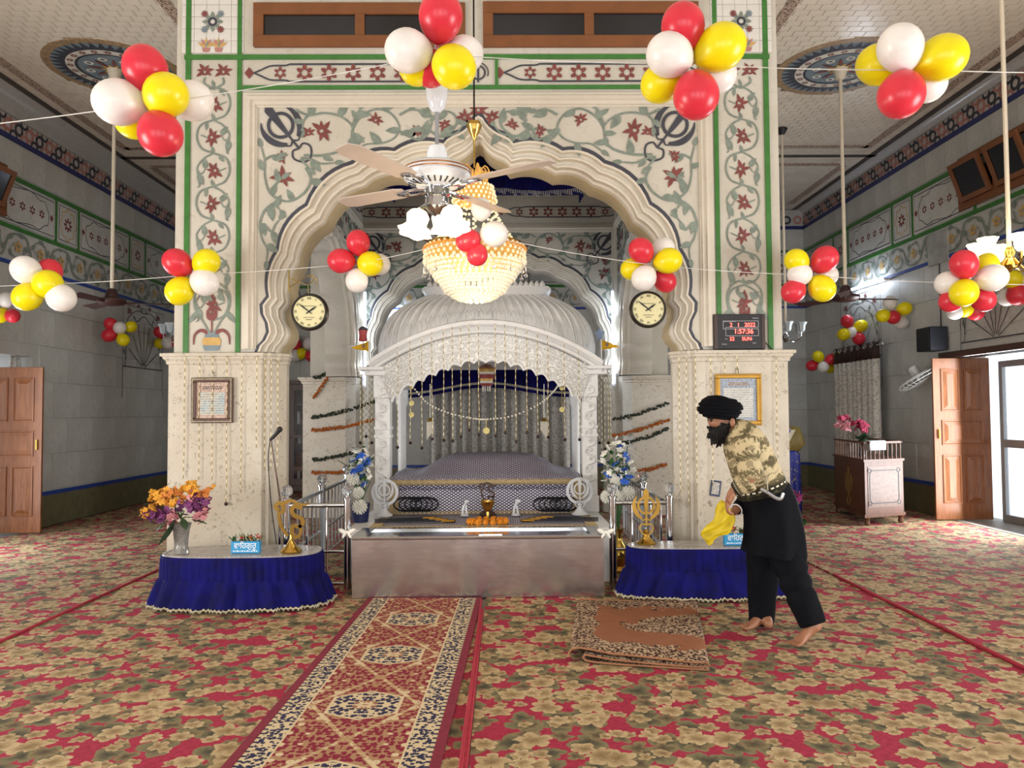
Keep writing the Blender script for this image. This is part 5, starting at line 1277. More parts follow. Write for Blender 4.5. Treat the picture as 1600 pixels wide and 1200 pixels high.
# ---- white ceiling fan with three lit lamps
YF_=4.6; fc=P(683,283,YF_); fan=T('ceiling_fan','white ceiling fan with chrome fittings and glowing tulip lamp shades','ceiling fan',fc)
WG=M('glossy_white_enamel','#dfe4ea',.15,var=.02); u=YF_/1200
def fz(y): return P(683,y,YF_).z
MB().tube([Vector((fc.x,YF_,HC)),Vector((fc.x,YF_,fz(150)))],.013,10).build('upper_rod',M('grey_rod','#a9adb4',.3,.5),fan,True)
MB().lathe([(.012,fz(136)),(.065,fz(137)),(.068,fz(140)),(.062,fz(155)),(.045,fz(170)),(.02,fz(176))],(fc.x,YF_,0),24).build('cup',WG,fan,True)
MB().tube([Vector((fc.x,YF_,fz(172))),Vector((fc.x,YF_,fz(232)))],.013,10).build('down_rod',M('grey_rod','#a9adb4',.3,.5),fan,True)
MB().lathe([(.02,fz(228)),(.05,fz(230)),(.062,fz(240)),(.066,fz(252)),(.08,fz(254)),(.17,fz(260)),(.2,fz(266)),(.205,fz(272)),(.20,fz(274)),(.205,fz(276)),(.20,fz(281)),(.16,fz(289)),(.12,fz(292)),(.09,fz(293))],(fc.x,YF_,0),40).build('motor_housing',WG,fan,True)
for y in(266,271): MB().lathe([(.203,fz(y)),(.209,fz(y+1)),(.203,fz(y+2.4))],(fc.x,YF_,0),40,cap=False).build('gold_band',M('rose_gold_band','#c9946a',.3,.7),fan,True)
m=MB()
for i in range(28): a=2*PI*i/28; m.obox((fc.x+.15*math.cos(a),YF_+.15*math.sin(a),fz(290)),(.05,.008,.006),Matrix.Rotation(a,3,'Z')@Matrix.Rotation(-.3,3,'Y'))
m.build('vents',BLACK,fan)
MB().lathe([(.075,fz(293)),(.075,fz(305)),(.06,fz(307)),(.072,fz(310)),(.075,fz(325)),(.05,fz(332)),(.02,fz(338)),(.001,fz(339))],(fc.x,YF_,0),28).build('switch_housing',CHROME,fan,True)
zb=fz(293)
def blade(tip,root=.13):
    d=(tip-Vector((fc.x,YF_,tip.z))); L=d.length; d.normalize(); n=Vector((-d.y,d.x,0)); c=Vector((fc.x,YF_,zb)); tz=tip.z-zb
    def pt(r,w,dz=0): return c+d*r+n*w+Vector((0,0,tz*(r/L)+dz+w*.16))
    w=.062; o=MB().prism([pt(.24,-w*.75),pt(.30,-w),pt(L*.92,-w*1.1),pt(L,-w*.7),pt(L,w*.7),pt(L*.92,w*1.1),pt(.30,w),pt(.24,w*.75)],(0,0,.007)).build('blade',IVORY,fan)
    m=MB(); m.tube(cat_rom([c+d*.07,pt(.15,.03,-.006),pt(.22,.03,-.008),pt(.30,0,-.008),pt(.22,-.03,-.008),pt(.15,-.03,-.006),c+d*.07],4),.008,6); m.ell(pt(.28,0,-.008),(.035,.03,.008),8,5); m.build('blade_bracket',CHROME,o,True)
for a in(-124,-31,58,147): blade(Vector((fc.x+.79*math.cos(R(a)),YF_+.79*math.sin(R(a)),zb+.02)))
LAMP=M('glowing_warm_shade','#fff0d2',.5,emit=3.2,ecol=(1,.82,.55))
def tulip(parent,c,d,s,m,nm='lamp_shade'):
    d=Vector(d).normalized(); u_,v_=frame_of(d); Mx=Matrix((u_,v_,d)).transposed()
    return MB().lathe([(.25*s,0),(.55*s,.12*s),(.72*s,.4*s),(.66*s,.75*s),(.62*s,1.0*s),(.8*s,1.3*s),(1.05*s,1.5*s),(1.0*s,1.5*s),(.55*s,1.0*s)],c,24,Mx,cap=False,mod=lambda a,z:1+(.12*math.cos(6*a) if z>1.1*s else .02*math.cos(6*a))).build(nm,m,parent,True)
for x,y,dx,Y in((655,335,-.28,4.42),(704,330,.3,4.42),(690,335,.05,4.75)):
    c=P(x,y,Y); c0=Vector((fc.x,YF_,fz(322))); MB().tube(cat_rom([c0,(c0+c)/2+Vector((0,0,.035)),c+Vector((0,0,.03))],5),.011,8).build('lamp_arm',CHROME,fan,True)
    sh=tulip(fan,c+Vector((0,0,.02)),(dx*.6,-.25 if Y<4.6 else .2,-1),.092,LAMP); point('fan_lamp',c+Vector((dx*.1,-.03,-.22)),7,(1,.78,.5),.06)
# ---- crystal chandelier
YC=5.98; ch0=P(742,430,YC); cx0=ch0.x
def cz(y): return P(742,y,YC).z
chd=T('crystal_chandelier','gold and crystal bead chandelier glowing in the arch','chandelier',(cx0,YC,cz(470)))
MB().tube([(cx0,YC,HC),(cx0,YC,cz(188))],.007,8).build('chain',M('dark_chain','#2b251c',.5,.6),chd)
m=MB(); m.lathe([(.001,cz(186)),(.012,cz(188)),(.05,cz(191)),(.062,cz(197)),(.05,cz(203)),(.045,cz(206)),(.02,cz(214)),(.008,cz(220)),(.008,cz(262))],(cx0,YC,0),24); m.build('gold_canopy',GOLD,chd,True)
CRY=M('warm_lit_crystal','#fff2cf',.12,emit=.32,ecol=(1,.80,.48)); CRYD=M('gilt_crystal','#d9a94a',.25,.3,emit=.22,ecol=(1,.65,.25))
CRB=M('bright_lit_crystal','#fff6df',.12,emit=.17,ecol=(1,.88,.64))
def beads_ring(mb,r,z,n,s,sz=None,ph=0):
    for i in range(n): a=2*PI*(i+ph)/n; mb.ell((cx0+r*math.cos(a),YC+r*math.sin(a),z),(s,s,sz or s),6,4)
m=MB(); 
for k in range(5):
    for i in range(6):
        a=2*PI*i/6+k; r=.03+.028*k; m.tube(cat_rom([(cx0,YC,cz(280)),(cx0+r*.6*math.cos(a),YC+r*.6*math.sin(a),cz(268-2*k)),(cx0+r*math.cos(a),YC+r*math.sin(a),cz(275+k))],3),[.006]*7,5); m.ell((cx0+r*math.cos(a),YC+r*math.sin(a),cz(270+k)),(.014,.014,.028),6,4)
m.build('top_plume',CRYD,chd,True,kind='stuff')
def frieze_band(r0,y0,r1,y1,n,rows,s):
    MB().lathe([(r0,cz(y0)),((r0+r1)/2+.004,cz((y0+y1)/2)),(r1,cz(y1))],(cx0,YC,0),40,cap=False).build('gold_band',CRYD,chd,True)
    m=MB()
    for k in range(rows): t=(k+.5)/rows; beads_ring(m,r0+(r1-r0)*t+.012,cz(y0+(y1-y0)*t),n,s,s*1.3,.5*(k%2))
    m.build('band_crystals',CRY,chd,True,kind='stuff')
frieze_band(.13,290,.165,318,26,4,.011)
m=MB()
for k in range(9): 
    for i in range(20): a=2*PI*i/20; t=k/8; r=.15+(.36-.15)*t**1.5; m.ell((cx0+r*math.cos(a),YC+r*math.sin(a),cz(318+(388-318)*t)),.012,5,4)
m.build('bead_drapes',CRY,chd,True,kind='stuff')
frieze_band(.375,385,.385,414,44,4,.013)
MB().lathe([(.385,cz(383)),(.398,cz(386)),(.385,cz(389))],(cx0,YC,0),44,cap=False).build('gold_rim',GOLD,chd,True)
m=MB()
for i in range(44): a=2*PI*i/44; m.ell((cx0+.395*math.cos(a),YC+.395*math.sin(a),cz(392)),(.016,.016,.022),6,4)
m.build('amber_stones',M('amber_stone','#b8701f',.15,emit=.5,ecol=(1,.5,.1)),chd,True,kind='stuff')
tiers=[(.38,414),(.355,420),(.335,426),(.315,432),(.30,437),(.27,441),(.255,446),(.24,451),(.225,456),(.195,459),(.17,463),(.13,467),(.07,470)]
m=MB()
for k,(r,y) in enumerate(tiers): beads_ring(m,r,cz(y),max(8,int(2*PI*r/.044)),.0195,.0185,.5*(k%2))
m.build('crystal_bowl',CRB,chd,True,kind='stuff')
m=MB()
for i in range(16): a=2*PI*i/16; m.ell((cx0+.40*math.cos(a),YC+.40*math.sin(a),cz(431)),.016,8,6); m.tube([(cx0+.395*math.cos(a),YC+.395*math.sin(a),cz(414)),(cx0+.40*math.cos(a),YC+.40*math.sin(a),cz(429))],.003,4)
m.build('pendant_drops',GLASS,chd,True,kind='stuff')
point('chandelier_glow',(cx0,YC,cz(405)),9,(1,.82,.55),.15); point('chandelier_glow',(cx0,YC,cz(480)-.02),5,(1,.86,.62),.2)
# ---- brown ceiling fans on long rods and small chandeliers
BRF=M('brown_fan_enamel','#3a2322',.35,var=.05)
def rod_fan(label,X,Y,yhub,tips,grp):
    d=ray(0,0); hz=P(787,yhub,Y).z; o=T('rod_ceiling_fan',label,'ceiling fan',(X,Y,hz-.05),grp)
    MB().tube([(X,Y,HC),(X,Y,hz+.1)],.020,10).build('rod',CREAM,o,True); MB().lathe([(.02,HC-.14),(.05,HC-.13),(.085,HC-.025),(.085,HC-.02)],(X,Y,0),20).build('canopy',CREAM,o,True)
    MB().lathe([(.022,hz+.16),(.05,hz+.14),(.075,hz+.06),(.15,hz+.035),(.155,hz+.01),(.13,hz-.02),(.05,hz-.035),(.001,hz-.035)],(X,Y,0),28).build('motor',BRF,o,True)
    for a in tips:
        dd=Vector((math.cos(a),math.sin(a),0)); n=Vector((-dd.y,dd.x,0)); c=Vector((X,Y,hz))
        b=MB().prism([c+dd*.22-n*.05,c+dd*.6-n*.065,c+dd*.62+n*.065,c+dd*.22+n*.05],(0,0,.006)); b.v=[(v[0],v[1],v[2]+.25*((Vector(v)-c).dot(n))) for v in b.v]; b.build('blade',BRF,o)
        MB().tube([c+dd*.1,c+dd*.24],.015,6).build('blade_bracket',BRF,o)
rod_fan('brown three-blade fan on a cream rod, hall side with the open door and grey slabs',-4.38,8.6,470,(R(20),R(140),R(263)),'brown fans on long rods')
rod_fan('brown three-blade fan on a cream rod below the painted medallion near the tube light',3.87,8.6,470,(R(5),R(125),R(245)),'brown fans on long rods')
SHADE=M('pressed_glass_shade','#b9c3c6',.2,0,.1,trans=.3); LAMP2=M('glowing_shade','#fff1d8',.4,emit=5,ecol=(1,.80,.5))
def small_chandelier(label,X,Y,yb,n,m,lit):
    z=P(787,yb,Y).z; o=T('branch_chandelier',label,'chandelier',(X,Y,z-.1)); MB().tube([(X,Y,HC),(X,Y,z)],.017,8).build('rod',CREAM,o,True)
    MB().lathe([(.02,HC-.1),(.04,HC-.09),(.08,HC-.02)],(X,Y,0),16).build('canopy',BLACK,o,True)
    MB().lathe([(.018,z+.1),(.04,z+.05),(.025,z),(.05,z-.05),(.02,z-.09),(.001,z-.11)],(X,Y,0),16).build('body',CHROME if not lit else GOLD,o,True)
    for i in range(n):
        a=2*PI*i/n+.3; d=Vector((math.cos(a),math.sin(a),0)); c=Vector((X,Y,z)); e=c+d*.22+Vector((0,0,.02))
        MB().tube(cat_rom([c+d*.03,c+d*.1+Vector((0,0,-.09)),c+d*.2+Vector((0,0,-.06)),e],5),.009,7).build('arm',CHROME if not lit else GOLD,o,True)
        MB().lathe([(.025,0),(.045,.03),(.05,.08),(.075,.13),(.072,.13),(.045,.08),(.02,.02)],e,16,cap=False,mod=lambda a,z:1+.06*math.cos(8*a)).build('shade',m,o,True)
    if lit: point('chandelier_lamp',(X,Y,z+.12),lit,(1,.78,.48),.12)
small_chandelier('unlit chrome branch chandelier beyond the pillar near the curtain',3.87,10.45,525,6,SHADE,0)
small_chandelier('unlit branch chandelier with dark arms beyond the pillar near the grey slab wall',-4.38,10.45,522,6,SHADE,0)
small_chandelier('lit branch chandelier with glowing shades beside the big balloon bunch',3.98,5.95,408,6,LAMP2,14)
# ---- balloons
def balloon_mesh():
    m=MB(); prof=[]
    for i in range(15):
        t=i/14; a=-PI/2+PI*t; z=math.sin(a)*1.08; r=math.cos(a); 
        if z<0: r*=1-.10*(-z)**1.5; z*=1.12
        prof.append((max(r,.001),z+.12))
    m.lathe(prof,n=22); return m
def knot_mesh():
    m=MB(); m.lathe([(.001,-1.05),(.06,-1.10),(.035,-1.14),(.09,-1.2),(.001,-1.19)],n=10); return m
BM=[]
BCOL={'R':('#d23142','red'),'Y':('#e8d80c','yellow'),'W':('#e6e2de','white')}
BMESH={}; KMESH={}
for k,(h,n_) in BCOL.items():
    mt=M(n_+'_latex',h,.3,0,.02,spec=.4,sss=.25); BMESH[k]=balloon_mesh().mesh('balloon',mt,'all'); KMESH[k]=knot_mesh().mesh('knot',mt,'all')
def bunch(label,Y,items,grp=None):
    pts=[P(x,y,Y) for c,x,y,*_ in items]; ctr=sum(pts,Vector())/len(pts); o=T('balloon_bunch',label,'balloons',ctr,grp)
    mean=sum(i[3] for i in items)/len(items)*Y/1200
    for k,it in enumerate(items):
        c,x,y,r=it[:4]; back=len(it)>4 and it[4]=='b'; rr=max(r,mean*1200/Y*.93 if back else r)*Y/1200*1.0
        n=len(items); off=mean*(.85 if back else -.55+.10*((k*3)%n)/n)
        p=P(x,y,Y); p=p+Vector((0,1,0))*off*1.0; p=Vector((p.x*(Y+off)/Y,p.y,CH+(p.z-CH)*(Y+off)/Y)) if 0 else P(x,y,Y+off)
        d=p-(ctr+Vector((0,mean*.1,0))); 
        if d.length<1e-4: d=Vector((0,-1,0))
        d.normalize(); q=Vector((0,0,1)).rotation_difference(d).to_euler(); s=rr*(Y+off)/Y
        b=inst(BMESH[c],'balloon',p,o,q,(s*.98,s*.98,s*.98)); b['label']=BCOL[c][1]+' balloon'
        kn=bpy.data.objects.new('knot',KMESH[c]); link(kn); kn.parent=b
    return ctr
R_,Y_,W_c='R','Y','W'
C=[]
top=[bunch('balloon bunch hung before the brown medallion fan rod near the grey slab wall',4.0,[('W',190,160,37),('R',228,112,35),('Y',257,150,35),('W',296,158,32,'b'),('R',250,206,35),('Y',213,185,26,'b')]),
 bunch('balloon bunch right above the white fan',4.0,[('R',688,30,36),('W',641,80,35),('Y',707,103,35),('W',722,85,30,'b'),('Y',655,104,26,'b'),('R',674,105,26,'b')]),
 bunch('big balloon bunch before the dark inlaid khanda, near the tiled column top',4.0,[('R',1068,45,35),('W',1049,87,36),('Y',1122,76,38),('R',1087,146,37),('Y',1036,128,28,'b'),('W',1117,115,28,'b')]),
 bunch('balloon bunch before the painted ceiling medallion above the tube light',4.0,[('W',1408,78,36),('Y',1376,102,33,'b'),('Y',1467,92,37),('R',1409,145,37),('W',1445,128,28,'b')])]
mid=[bunch('yellow and white balloon bunch before the scroll band of the slab wall',6.0,[('W',43,424,22),('Y',74,444,23),('Y',45,462,22),('W',94,464,22),('R',76,426,18,'b')]),
 bunch('balloon bunch overlapping the vine column above the inlaid vase',6.05,[('R',279,412,22),('Y',321,411,21),('W',318,440,22),('Y',282,453,22)]),
 bunch('balloon bunch with two reds beside the clock bracket',6.1,[('R',560,381,19),('R',535,408,20),('Y',577,412,20),('W',558,437,18),('W',590,413,17,'b')]),
 bunch('red and white balloon bunch in front of the crystal chandelier',5.2,[('W',770,366,21),('R',733,375,19),('R',746,397,17),('W',752,328,17,'b')]),
 bunch('balloon bunch above the round clock near the digital clock',6.1,[('R',1003,393,20),('W',1035,391,19,'b'),('Y',1042,408,21),('Y',990,420,18,'b'),('W',1007,433,20),('R',1038,438,18,'b')]),
 bunch('balloon bunch above the unlit chrome branch chandelier',6.1,[('Y',1246,409,19),('R',1287,407,21),('W',1251,429,19),('R',1241,454,19),('Y',1283,449,21),('W',1290,430,16,'b')]),
 bunch('big balloon bunch beside the lit branch chandelier',5.6,[('R',1507,415,22),('W',1485,443,20,'b'),('W',1548,435,22),('Y',1507,456,22),('R',1535,467,19,'b'),('Y',1541,414,16,'b'),('R',1488,468,16,'b')])]
for l,Y,it in(('small balloon bunch on the slab wall under the arched inlay',11.2,[('R',174,507,10),('R',172,523,11),('W',187,513,10),('Y',203,511,9,'b'),('Y',192,530,10)]),
 ('small balloon bunch behind the dark armed chandelier',12.9,[('R',250,520,9),('W',262,535,10),('Y',251,536,9,'b'),('R',276,535,9)]),
 ('small balloon bunch above the bookcase seen through the arch',14.6,[('R',461,537,10),('W',483,537,10),('W',462,555,10),('Y',471,552,9),('R',485,556,9)]),
 ('small balloon bunch on the wall above the black speaker',10.85,[('W',1391,474,11,'b'),('Y',1381,493,11),('R',1396,495,11),('Y',1412,483,11),('W',1407,503,11,'b')]),
 ('small balloon bunch above the brown-topped lace curtain',12.15,[('R',1324,503,10),('Y',1344,510,10),('Y',1319,522,10),('W',1330,519,9),('R',1341,528,10)]),
 ('small balloon bunch at the corner of the lace curtain rail',13.25,[('Y',1279,558,9),('R',1298,562,9),('R',1270,571,9,'b'),('W',1286,573,9),('Y',1296,575,8,'b')]),
 ('small balloon bunch on the wall just under the big bunch',9.1,[('W',1493,487,13),('Y',1507,483,14),('R',1522,488,13)]),
 ('balloon bunch below the lit branch chandelier',8.3,[('Y',1583,438,15),('R',1590,459,17),('W',1576,462,15,'b'),('W',1603,440,14)]),
 ('balloon bunch above the brown curtain stub by the near slab wall',8.8,[('W',10,470,12),('R',19,493,11),('Y',2,492,12)])):
    bunch(l,Y,it)
THR=M('white_thread','#dcdcd8',.7)
def thread(label,pts):
    q=[]
    for a,b in zip(pts[:-1],pts[1:]):
        L=(b-a).length
        for k in range(8): t=k/8; q.append(a.lerp(b,t)-Vector((0,0,.02*L*4*t*(1-t)*.5)))
    q.append(pts[-1]); o=MB().tube(q,.0028,5).build('balloon_thread',THR,label=label,cat='string'); return o
thread('white thread carrying the four big balloon bunches across the hall',[Vector((XL+.1,4.6,P(0,197,4).z))]+top+[Vector((XR-.1,4.0,P(1600,103,4).z))])
thread('white thread carrying the balloon bunches in front of the arch',[Vector((XL+.1,6.2,mid[0].z+.02))]+mid[:3]+[mid[3]]+mid[4:]+[Vector((XR-.1,5.6,mid[-1].z))])
# ================================================================ SIDES OF THE HALL
WOOD=None
def wood_mat(name,a,b,sx=1,sz=1):
    t=NT(name); co=t.coord(); s=t.sep(co); f=t.noise(t.comb(t.math('MULTIPLY',s[0],sx*14.),t.math('MULTIPLY',s[1],14.),t.math('MULTIPLY',s[2],sz*1.5)),2.5,5,.6,.6)
    return t.done(t.mix(t.ramp(f,.3,.7),srgb(a),srgb(b)),.35,0.0)
DOORW=wood_mat('varnished_teak','#7a4827','#935c34'); LECT=wood_mat('dark_teak','#4f2f1e','#6b4026'); LECT2=wood_mat('light_teak_laminate','#5f4436','#76594a',.3,8)
def door_leaf(label,h0,h1,z0,z1,name='door_leaf',flip=1):
    """panelled door leaf between two floor points"""
    h0,h1=Vector(h0),Vector(h1); d=(h1-h0); L=d.length; d.normalize(); n=Vector((d.y,-d.x,0))*flip; o=T(name,label,'door',(h0+h1)/2+Vector((0,0,z0)))
    def blk(mb,u0,u1,w0,w1,t0,t1,b=.004):
        c=h0+d*((u0+u1)/2)+n*((t0+t1)/2)+Vector((0,0,(w0+w1)/2)); Mx=Matrix((d,n,Vector((0,0,1)))).transposed(); mb.obox(c,(u1-u0,t1-t0,w1-w0),Mx,b)
    H=z1-z0; m=MB(); blk(m,0,L,z0,z1,-.035,0); m.build('leaf',DOORW,o)
    st=.095
    def panel(u0,u1,w0,w1):
        def q(u,w,t): return h0+d*u+n*t+Vector((0,0,w))
        def ringq(i,t): return [q(u0+i,w0+i,t),q(u1-i,w0+i,t),q(u1-i,w1-i,t),q(u0+i,w1-i,t)]
        m=MB(); m.loft([ringq(0,.0),ringq(.0,.012),ringq(.012,.014),ringq(.022,.001),ringq(.03,.001),ringq(.075,.016),ringq(.08,.016)]); m.build('raised_panel',DOORW,o)
    mid=L/2
    a0,a1=z0+H*.155,z0+H*.385; b0,b1=z0+H*.46,z0+H*.615; c0,c1=z0+H*.67,z0+H*.935
    a0,a1=z0+H*.10,z0+H*.40
    for w0,w1 in((a0,a1),(c0,c1)): panel(st,mid-.03,w0,w1); panel(mid+.03,L-st,w0,w1)
    panel(st,L-st,b0,b1)
    m=MB(); c=h0+d*(.05)+n*.02+Vector((0,0,z0+H*.53)); m.tube([c-Vector((0,0,.06)),c+Vector((0,0,.06))],.012,8); m.build('handle',GOLD,o)
    return o
# right doorway: open timber leaf, dark lintel, aluminium glazed door beyond, bright outside
door_leaf('varnished panelled timber door standing open beside the glazed doorway',(5.56,9.88,0),(6.27,9.84,0),.02,2.10)
dj=MB(); dj.box(XR-.02,XR+.3,8.2,8.28,0,2.17); dj.box(XR-.02,XR+.3,8.28,10.22,2.11,2.19); dj.build('door_1',M('dark_lintel_wood','#4a3026',.45),kind='structure')
ALU=M('grey_aluminium','#a6a9ac',.35,.4,var=.04)
al=T('glazed_door','aluminium framed glass door letting in bright daylight beside the timber door','door',(XR+.35,9.1,0))
for y0,y1 in((8.3,9.08),(9.12,9.78)):
    m=MB()
    for q in((y0,y0+.07,.01,2.05),(y1-.07,y1,.01,2.05)): m.cbox(XR+.50,XR+.55,q[0],q[1],q[2],q[3])
    for z0,z1 in((.01,.10),(.95,1.05),(1.97,2.05)): m.cbox(XR+.50,XR+.55,y0+.07,y1-.07,z0,z1)
    f=m.build('frame',ALU,al)
    gl=NT('clear_pane').m
    for z0,z1 in((.10,.95),(1.05,1.97)): MB().box(XR+.523,XR+.527,y0+.07,y1-.07,z0,z1).build('pane',GLASS,al)
MB().cbox(XR-.05,XR+.6,8.2,10.22,0.0,.012).build('trim_1',M('threshold_stone','#9a958c',.5),kind='structure')
# left open timber door
door_leaf('varnished panelled timber door standing open against the grey slab wall',(-5.60,9.38,0),(-6.34,9.34,0),.02,2.02,flip=-1)
# curtains -----------------------------------------------------------------------------
LACEW=fabric('white_lace_cloth','#b9b5ae','#dcd9d2',30); BRNC=M('brown_header_cloth','#3c2823',.7,var=.1)
def eyelet_curtain(label,y0,y1,X,z0,z1,zt,folds,amp,n_eye,wallx):
    o=T('eyelet_curtain',label,'curtain',(X,(y0+y1)/2,z0)); s=1 if wallx>0 else -1
    curtain('lace_panel',y0,y1,X,z0,z1,folds,amp,LACEW,None,None,o,axis='y'); curtain('header',y0,y1,X,z1,zt,folds,amp*.75,BRNC,None,None,o,axis='y',nz=2)
    m=MB()
    MB().tube([(X,y0-.12,zt-.06),(X,y1+.12,zt-.06)],.013,8).build('rail',CHROME,o,True); MB().ell((X,y0-.14,zt-.06),.03,10,8).build('finial',CHROME,o,True)
    for i in range(n_eye):
        y=y0+(y1-y0)*(i+.5)/n_eye; c=Vector((X-s*(amp*1.4),y,zt-.06)); k=16
        MB().tube([c+Vector((0,.034*math.cos(2*PI*j/k),.034*math.sin(2*PI*j/k))) for j in range(k)],.007,6,closed=True).build('eyelet',CHROME,o,True)
        MB().tube([c,Vector((wallx,y,zt-.06))],.004,4).build('bracket',CHROME,o) if i in(0,n_eye-1) else None
eyelet_curtain('long white lace curtain with brown eyelet header hanging behind the wooden lectern',11.5,13.02,5.66,.06,2.22,2.48,9,.045,7,XR)
def stub(label,y0,y1,X,z0,z1,zt,wx): eyelet_curtain(label,y0,y1,X,z0,z1,zt,3,.03,2,wx)
stub('gathered lace curtain with brown header hanging behind the open timber door by the glazed doorway',9.95,10.16,6.02,.3,2.21,2.50,XR+.3)
stub('gathered lace curtain with brown header hanging behind the open timber door by the slab wall',9.47,9.70,-6.07,.3,2.21,2.50,XL-.3)
# lectern cabinet -----------------------------------------------------------------------
A=PZ(1305,800,0.007); B=PZ(1353,822,.007); Cc=PZ(1413,817,.007)
lc=T('lectern_cabinet','dark wooden lectern cabinet with gallery rail and carved emblem, standing before the lace curtain','cabinet',((A.x+Cc.x)/2,(A.y+Cc.y)/2,.007))
ex=(Cc-B); ex.z=0; wd=ex.length; ex.normalize(); ey=(A-B); ey.z=0; dp=ey.length; ey.normalize(); ez=Vector((0,0,1))
Hc=CH-(705-646)*B.y/1200-.0
def lp_(u,v,z): return B+ex*u+ey*v+ez*z
def lblk(mb,u0,u1,v0,v1,z0,z1):
    mb.add([lp_(u,v,z) for z in(z0,z1) for u,v in((u0,v0),(u1,v0),(u1,v1),(u0,v1))],[(3,2,1,0),(4,5,6,7),(0,1,5,4),(1,2,6,5),(2,3,7,6),(3,0,4,7)])
Ht=lp_(0,0,0).z; Htop=P(1355,722,B.y).z-Ht; Hg=P(1355,705,B.y).z-Ht
m=MB(); lblk(m,.0,wd,.0,dp,.12,Htop); m.build('body',LECT,lc)
m=MB(); lblk(m,-.02,wd+.02,-.02,dp+.02,Htop,Htop+.03); lblk(m,-.02,wd+.02,-.02,dp+.02,.10,.14); m.build('top',LECT,lc)
m=MB(); lblk(m,.05,wd-.05,-.006,.0,.22,Htop-.06); m.build('side_panel',LECT2,lc)
m=MB(); q=lambda u,z:lp_(u,-.008,z); K=Ink(lambda u,z:lp_(u,-.009,z)); u0,u1,z0,z1=.08,wd-.08,.27,Htop-.11
K.stroke('k',[(u0+.04,z0),(u1-.04,z0),(u1-.02,z0+.02),(u1,z0+.04),(u1,z1-.04),(u1-.02,z1-.02),(u1-.04,z1),(u0+.04,z1),(u0+.02,z1-.02),(u0,z1-.04),(u0,z0+.04),(u0+.02,z0+.02),(u0+.04,z0)],.012,smooth=0)
for a_,b_ in((u0,z0),(u1,z0),(u0,z1),(u1,z1)): K.ring('k',a_,b_,.02,.03,10)
K.mb['k'].build('groove',BLACK,lc)
K=Ink(lambda u,z:lp_(-.006,u,z)); K.khanda('k',dp/2,.12+(Htop-.12)*.5,.46,PI/2); o=MB().add(K.mb['k'].v,K.mb['k'].f).build('emblem',M('dull_gold_carving','#8f6f3e',.5,.3),lc); sdf=o.modifiers.new('t','SOLIDIFY'); sdf.thickness=.012; sdf.offset=0
for u,v in((.04,.04),(wd-.04,.04),(.04,dp-.04),(wd-.04,dp-.04)): MB().lathe([(.03,.0),(.035,.03),(.025,.06),(.05,.12)],lp_(u,v,0),10).build('foot',LECT,lc,True)
m=MB(); lblk(m,0,wd,0,.03,Hg+.09,Hg+.115); lblk(m,0,.03,0,dp,Hg+.09,Hg+.115); lblk(m,wd-.03,wd,0,dp,Hg+.09,Hg+.115); m.build('gallery_rail',LECT,lc)
nsp=9
for i in range(nsp): t=(i+.5)/nsp; MB().lathe([(.012,0),(.007,.03),(.013,.06),(.007,.09)],lp_(wd*t,.015,Htop+.03),8).v; MB().lathe([(.012,Htop+.03),(.008,(Htop+Hg)/2),(.013,Hg+.05),(.008,Hg+.09)],lp_(wd*t,.015,0),8).build('spindle',LECT,lc,True)
for i in range(nsp+3): t=(i+.5)/(nsp+3); MB().lathe([(.012,Htop+.03),(.008,(Htop+Hg)/2),(.013,Hg+.05),(.008,Hg+.09)],lp_(.015,dp*t,0),8).build('spindle',LECT,lc,True)
pts=[]
for i in range(9):
    t=i/8; r=[]
    for j in range(7): u=wd*.12+wd*.42*j/6; r.append((lp_(u,.14-.2*min(t,.7)/.7 if t<.7 else -.03,Hg+.122-(0 if t<.6 else (t-.6)*.28)),u,t))
    pts.append(r)
sheet('white_cloth',pts,M('white_cotton','#dfe3ea',.8),None,thick=.003,label='small white cotton cloth draped over the lectern gallery rail',cat='cloth')
vv=T('flower_vase','dark urn of pink and crimson flowers on the wooden lectern cabinet','vase',lp_(wd*.35,dp*.45,Htop+.03)); c=WL[vv]
MB().lathe([(.001,0),(.05,0),(.045,.03),(.065,.09),(.06,.13),(.03,.17),(.05,.22),(.045,.22),(.001,.17)],c,18).build('urn',M('dark_urn','#20232c',.25),vv,True)
rng=random.Random(21); yv=c.y
m=MB()
for i in range(16): leafm(m,c+Vector((0,0,.22)),(rng.uniform(-1,1),rng.uniform(-1,.3),rng.uniform(-.3,.6)),rng.uniform(.12,.22),.035)
m.build('leaves',DLEAF,vv); PKL=M('rose_pink_petal','#c98a92',.7); CRM=M('crimson_petal','#9a2a4a',.7)
blossoms('blossom',PKL,vv,blob(1317,664,yv,12,9,14),.045,rng); blossoms('blossom',CRM,vv,blob(1343,666,yv,13,10,18),.045,rng); blossoms('blossom',CRM,vv,blob(1322,654,yv,10,5,6),.04,rng)
# blue brocade draped stand behind the man, purple flowers on the floor
yb=10.6; base=P(1238,770,yb); db=T('draped_stand','stand draped in royal blue and gold brocade behind the pillar','stand',(P(1240,760,yb).x,yb,.007))
def brocade():
    t=NT('blue_gold_brocade'); co=t.coord(); v=t.vor(co,26); n=t.noise(co,18,3); f=t.ramp(t.math('ADD',t.math('MULTIPLY',n,1.0),t.math('MULTIPLY',v.outputs['Distance'],-.25)),.46,.54); return t.done(t.mix(f,srgb('#1f2a86'),srgb('#8f8a68')),.5,0.0)
BRO=brocade(); x0,x1=P(1217,700,yb).x,P(1262,700,yb).x
m=MB(); 
def bring(xa,xb,d,z,amp):
    L=[];n=48
    for k in range(n):
        a=2*PI*k/n; q,w=se(a,3); L.append(Vector(((xa+xb)/2+(xb-xa)/2*q*(1+amp*math.sin(11*a)),yb+.2+d*w*(1+amp*math.sin(11*a)),z)))
    return L
zt=P(1240,668,yb).z; zm=P(1240,710,yb).z
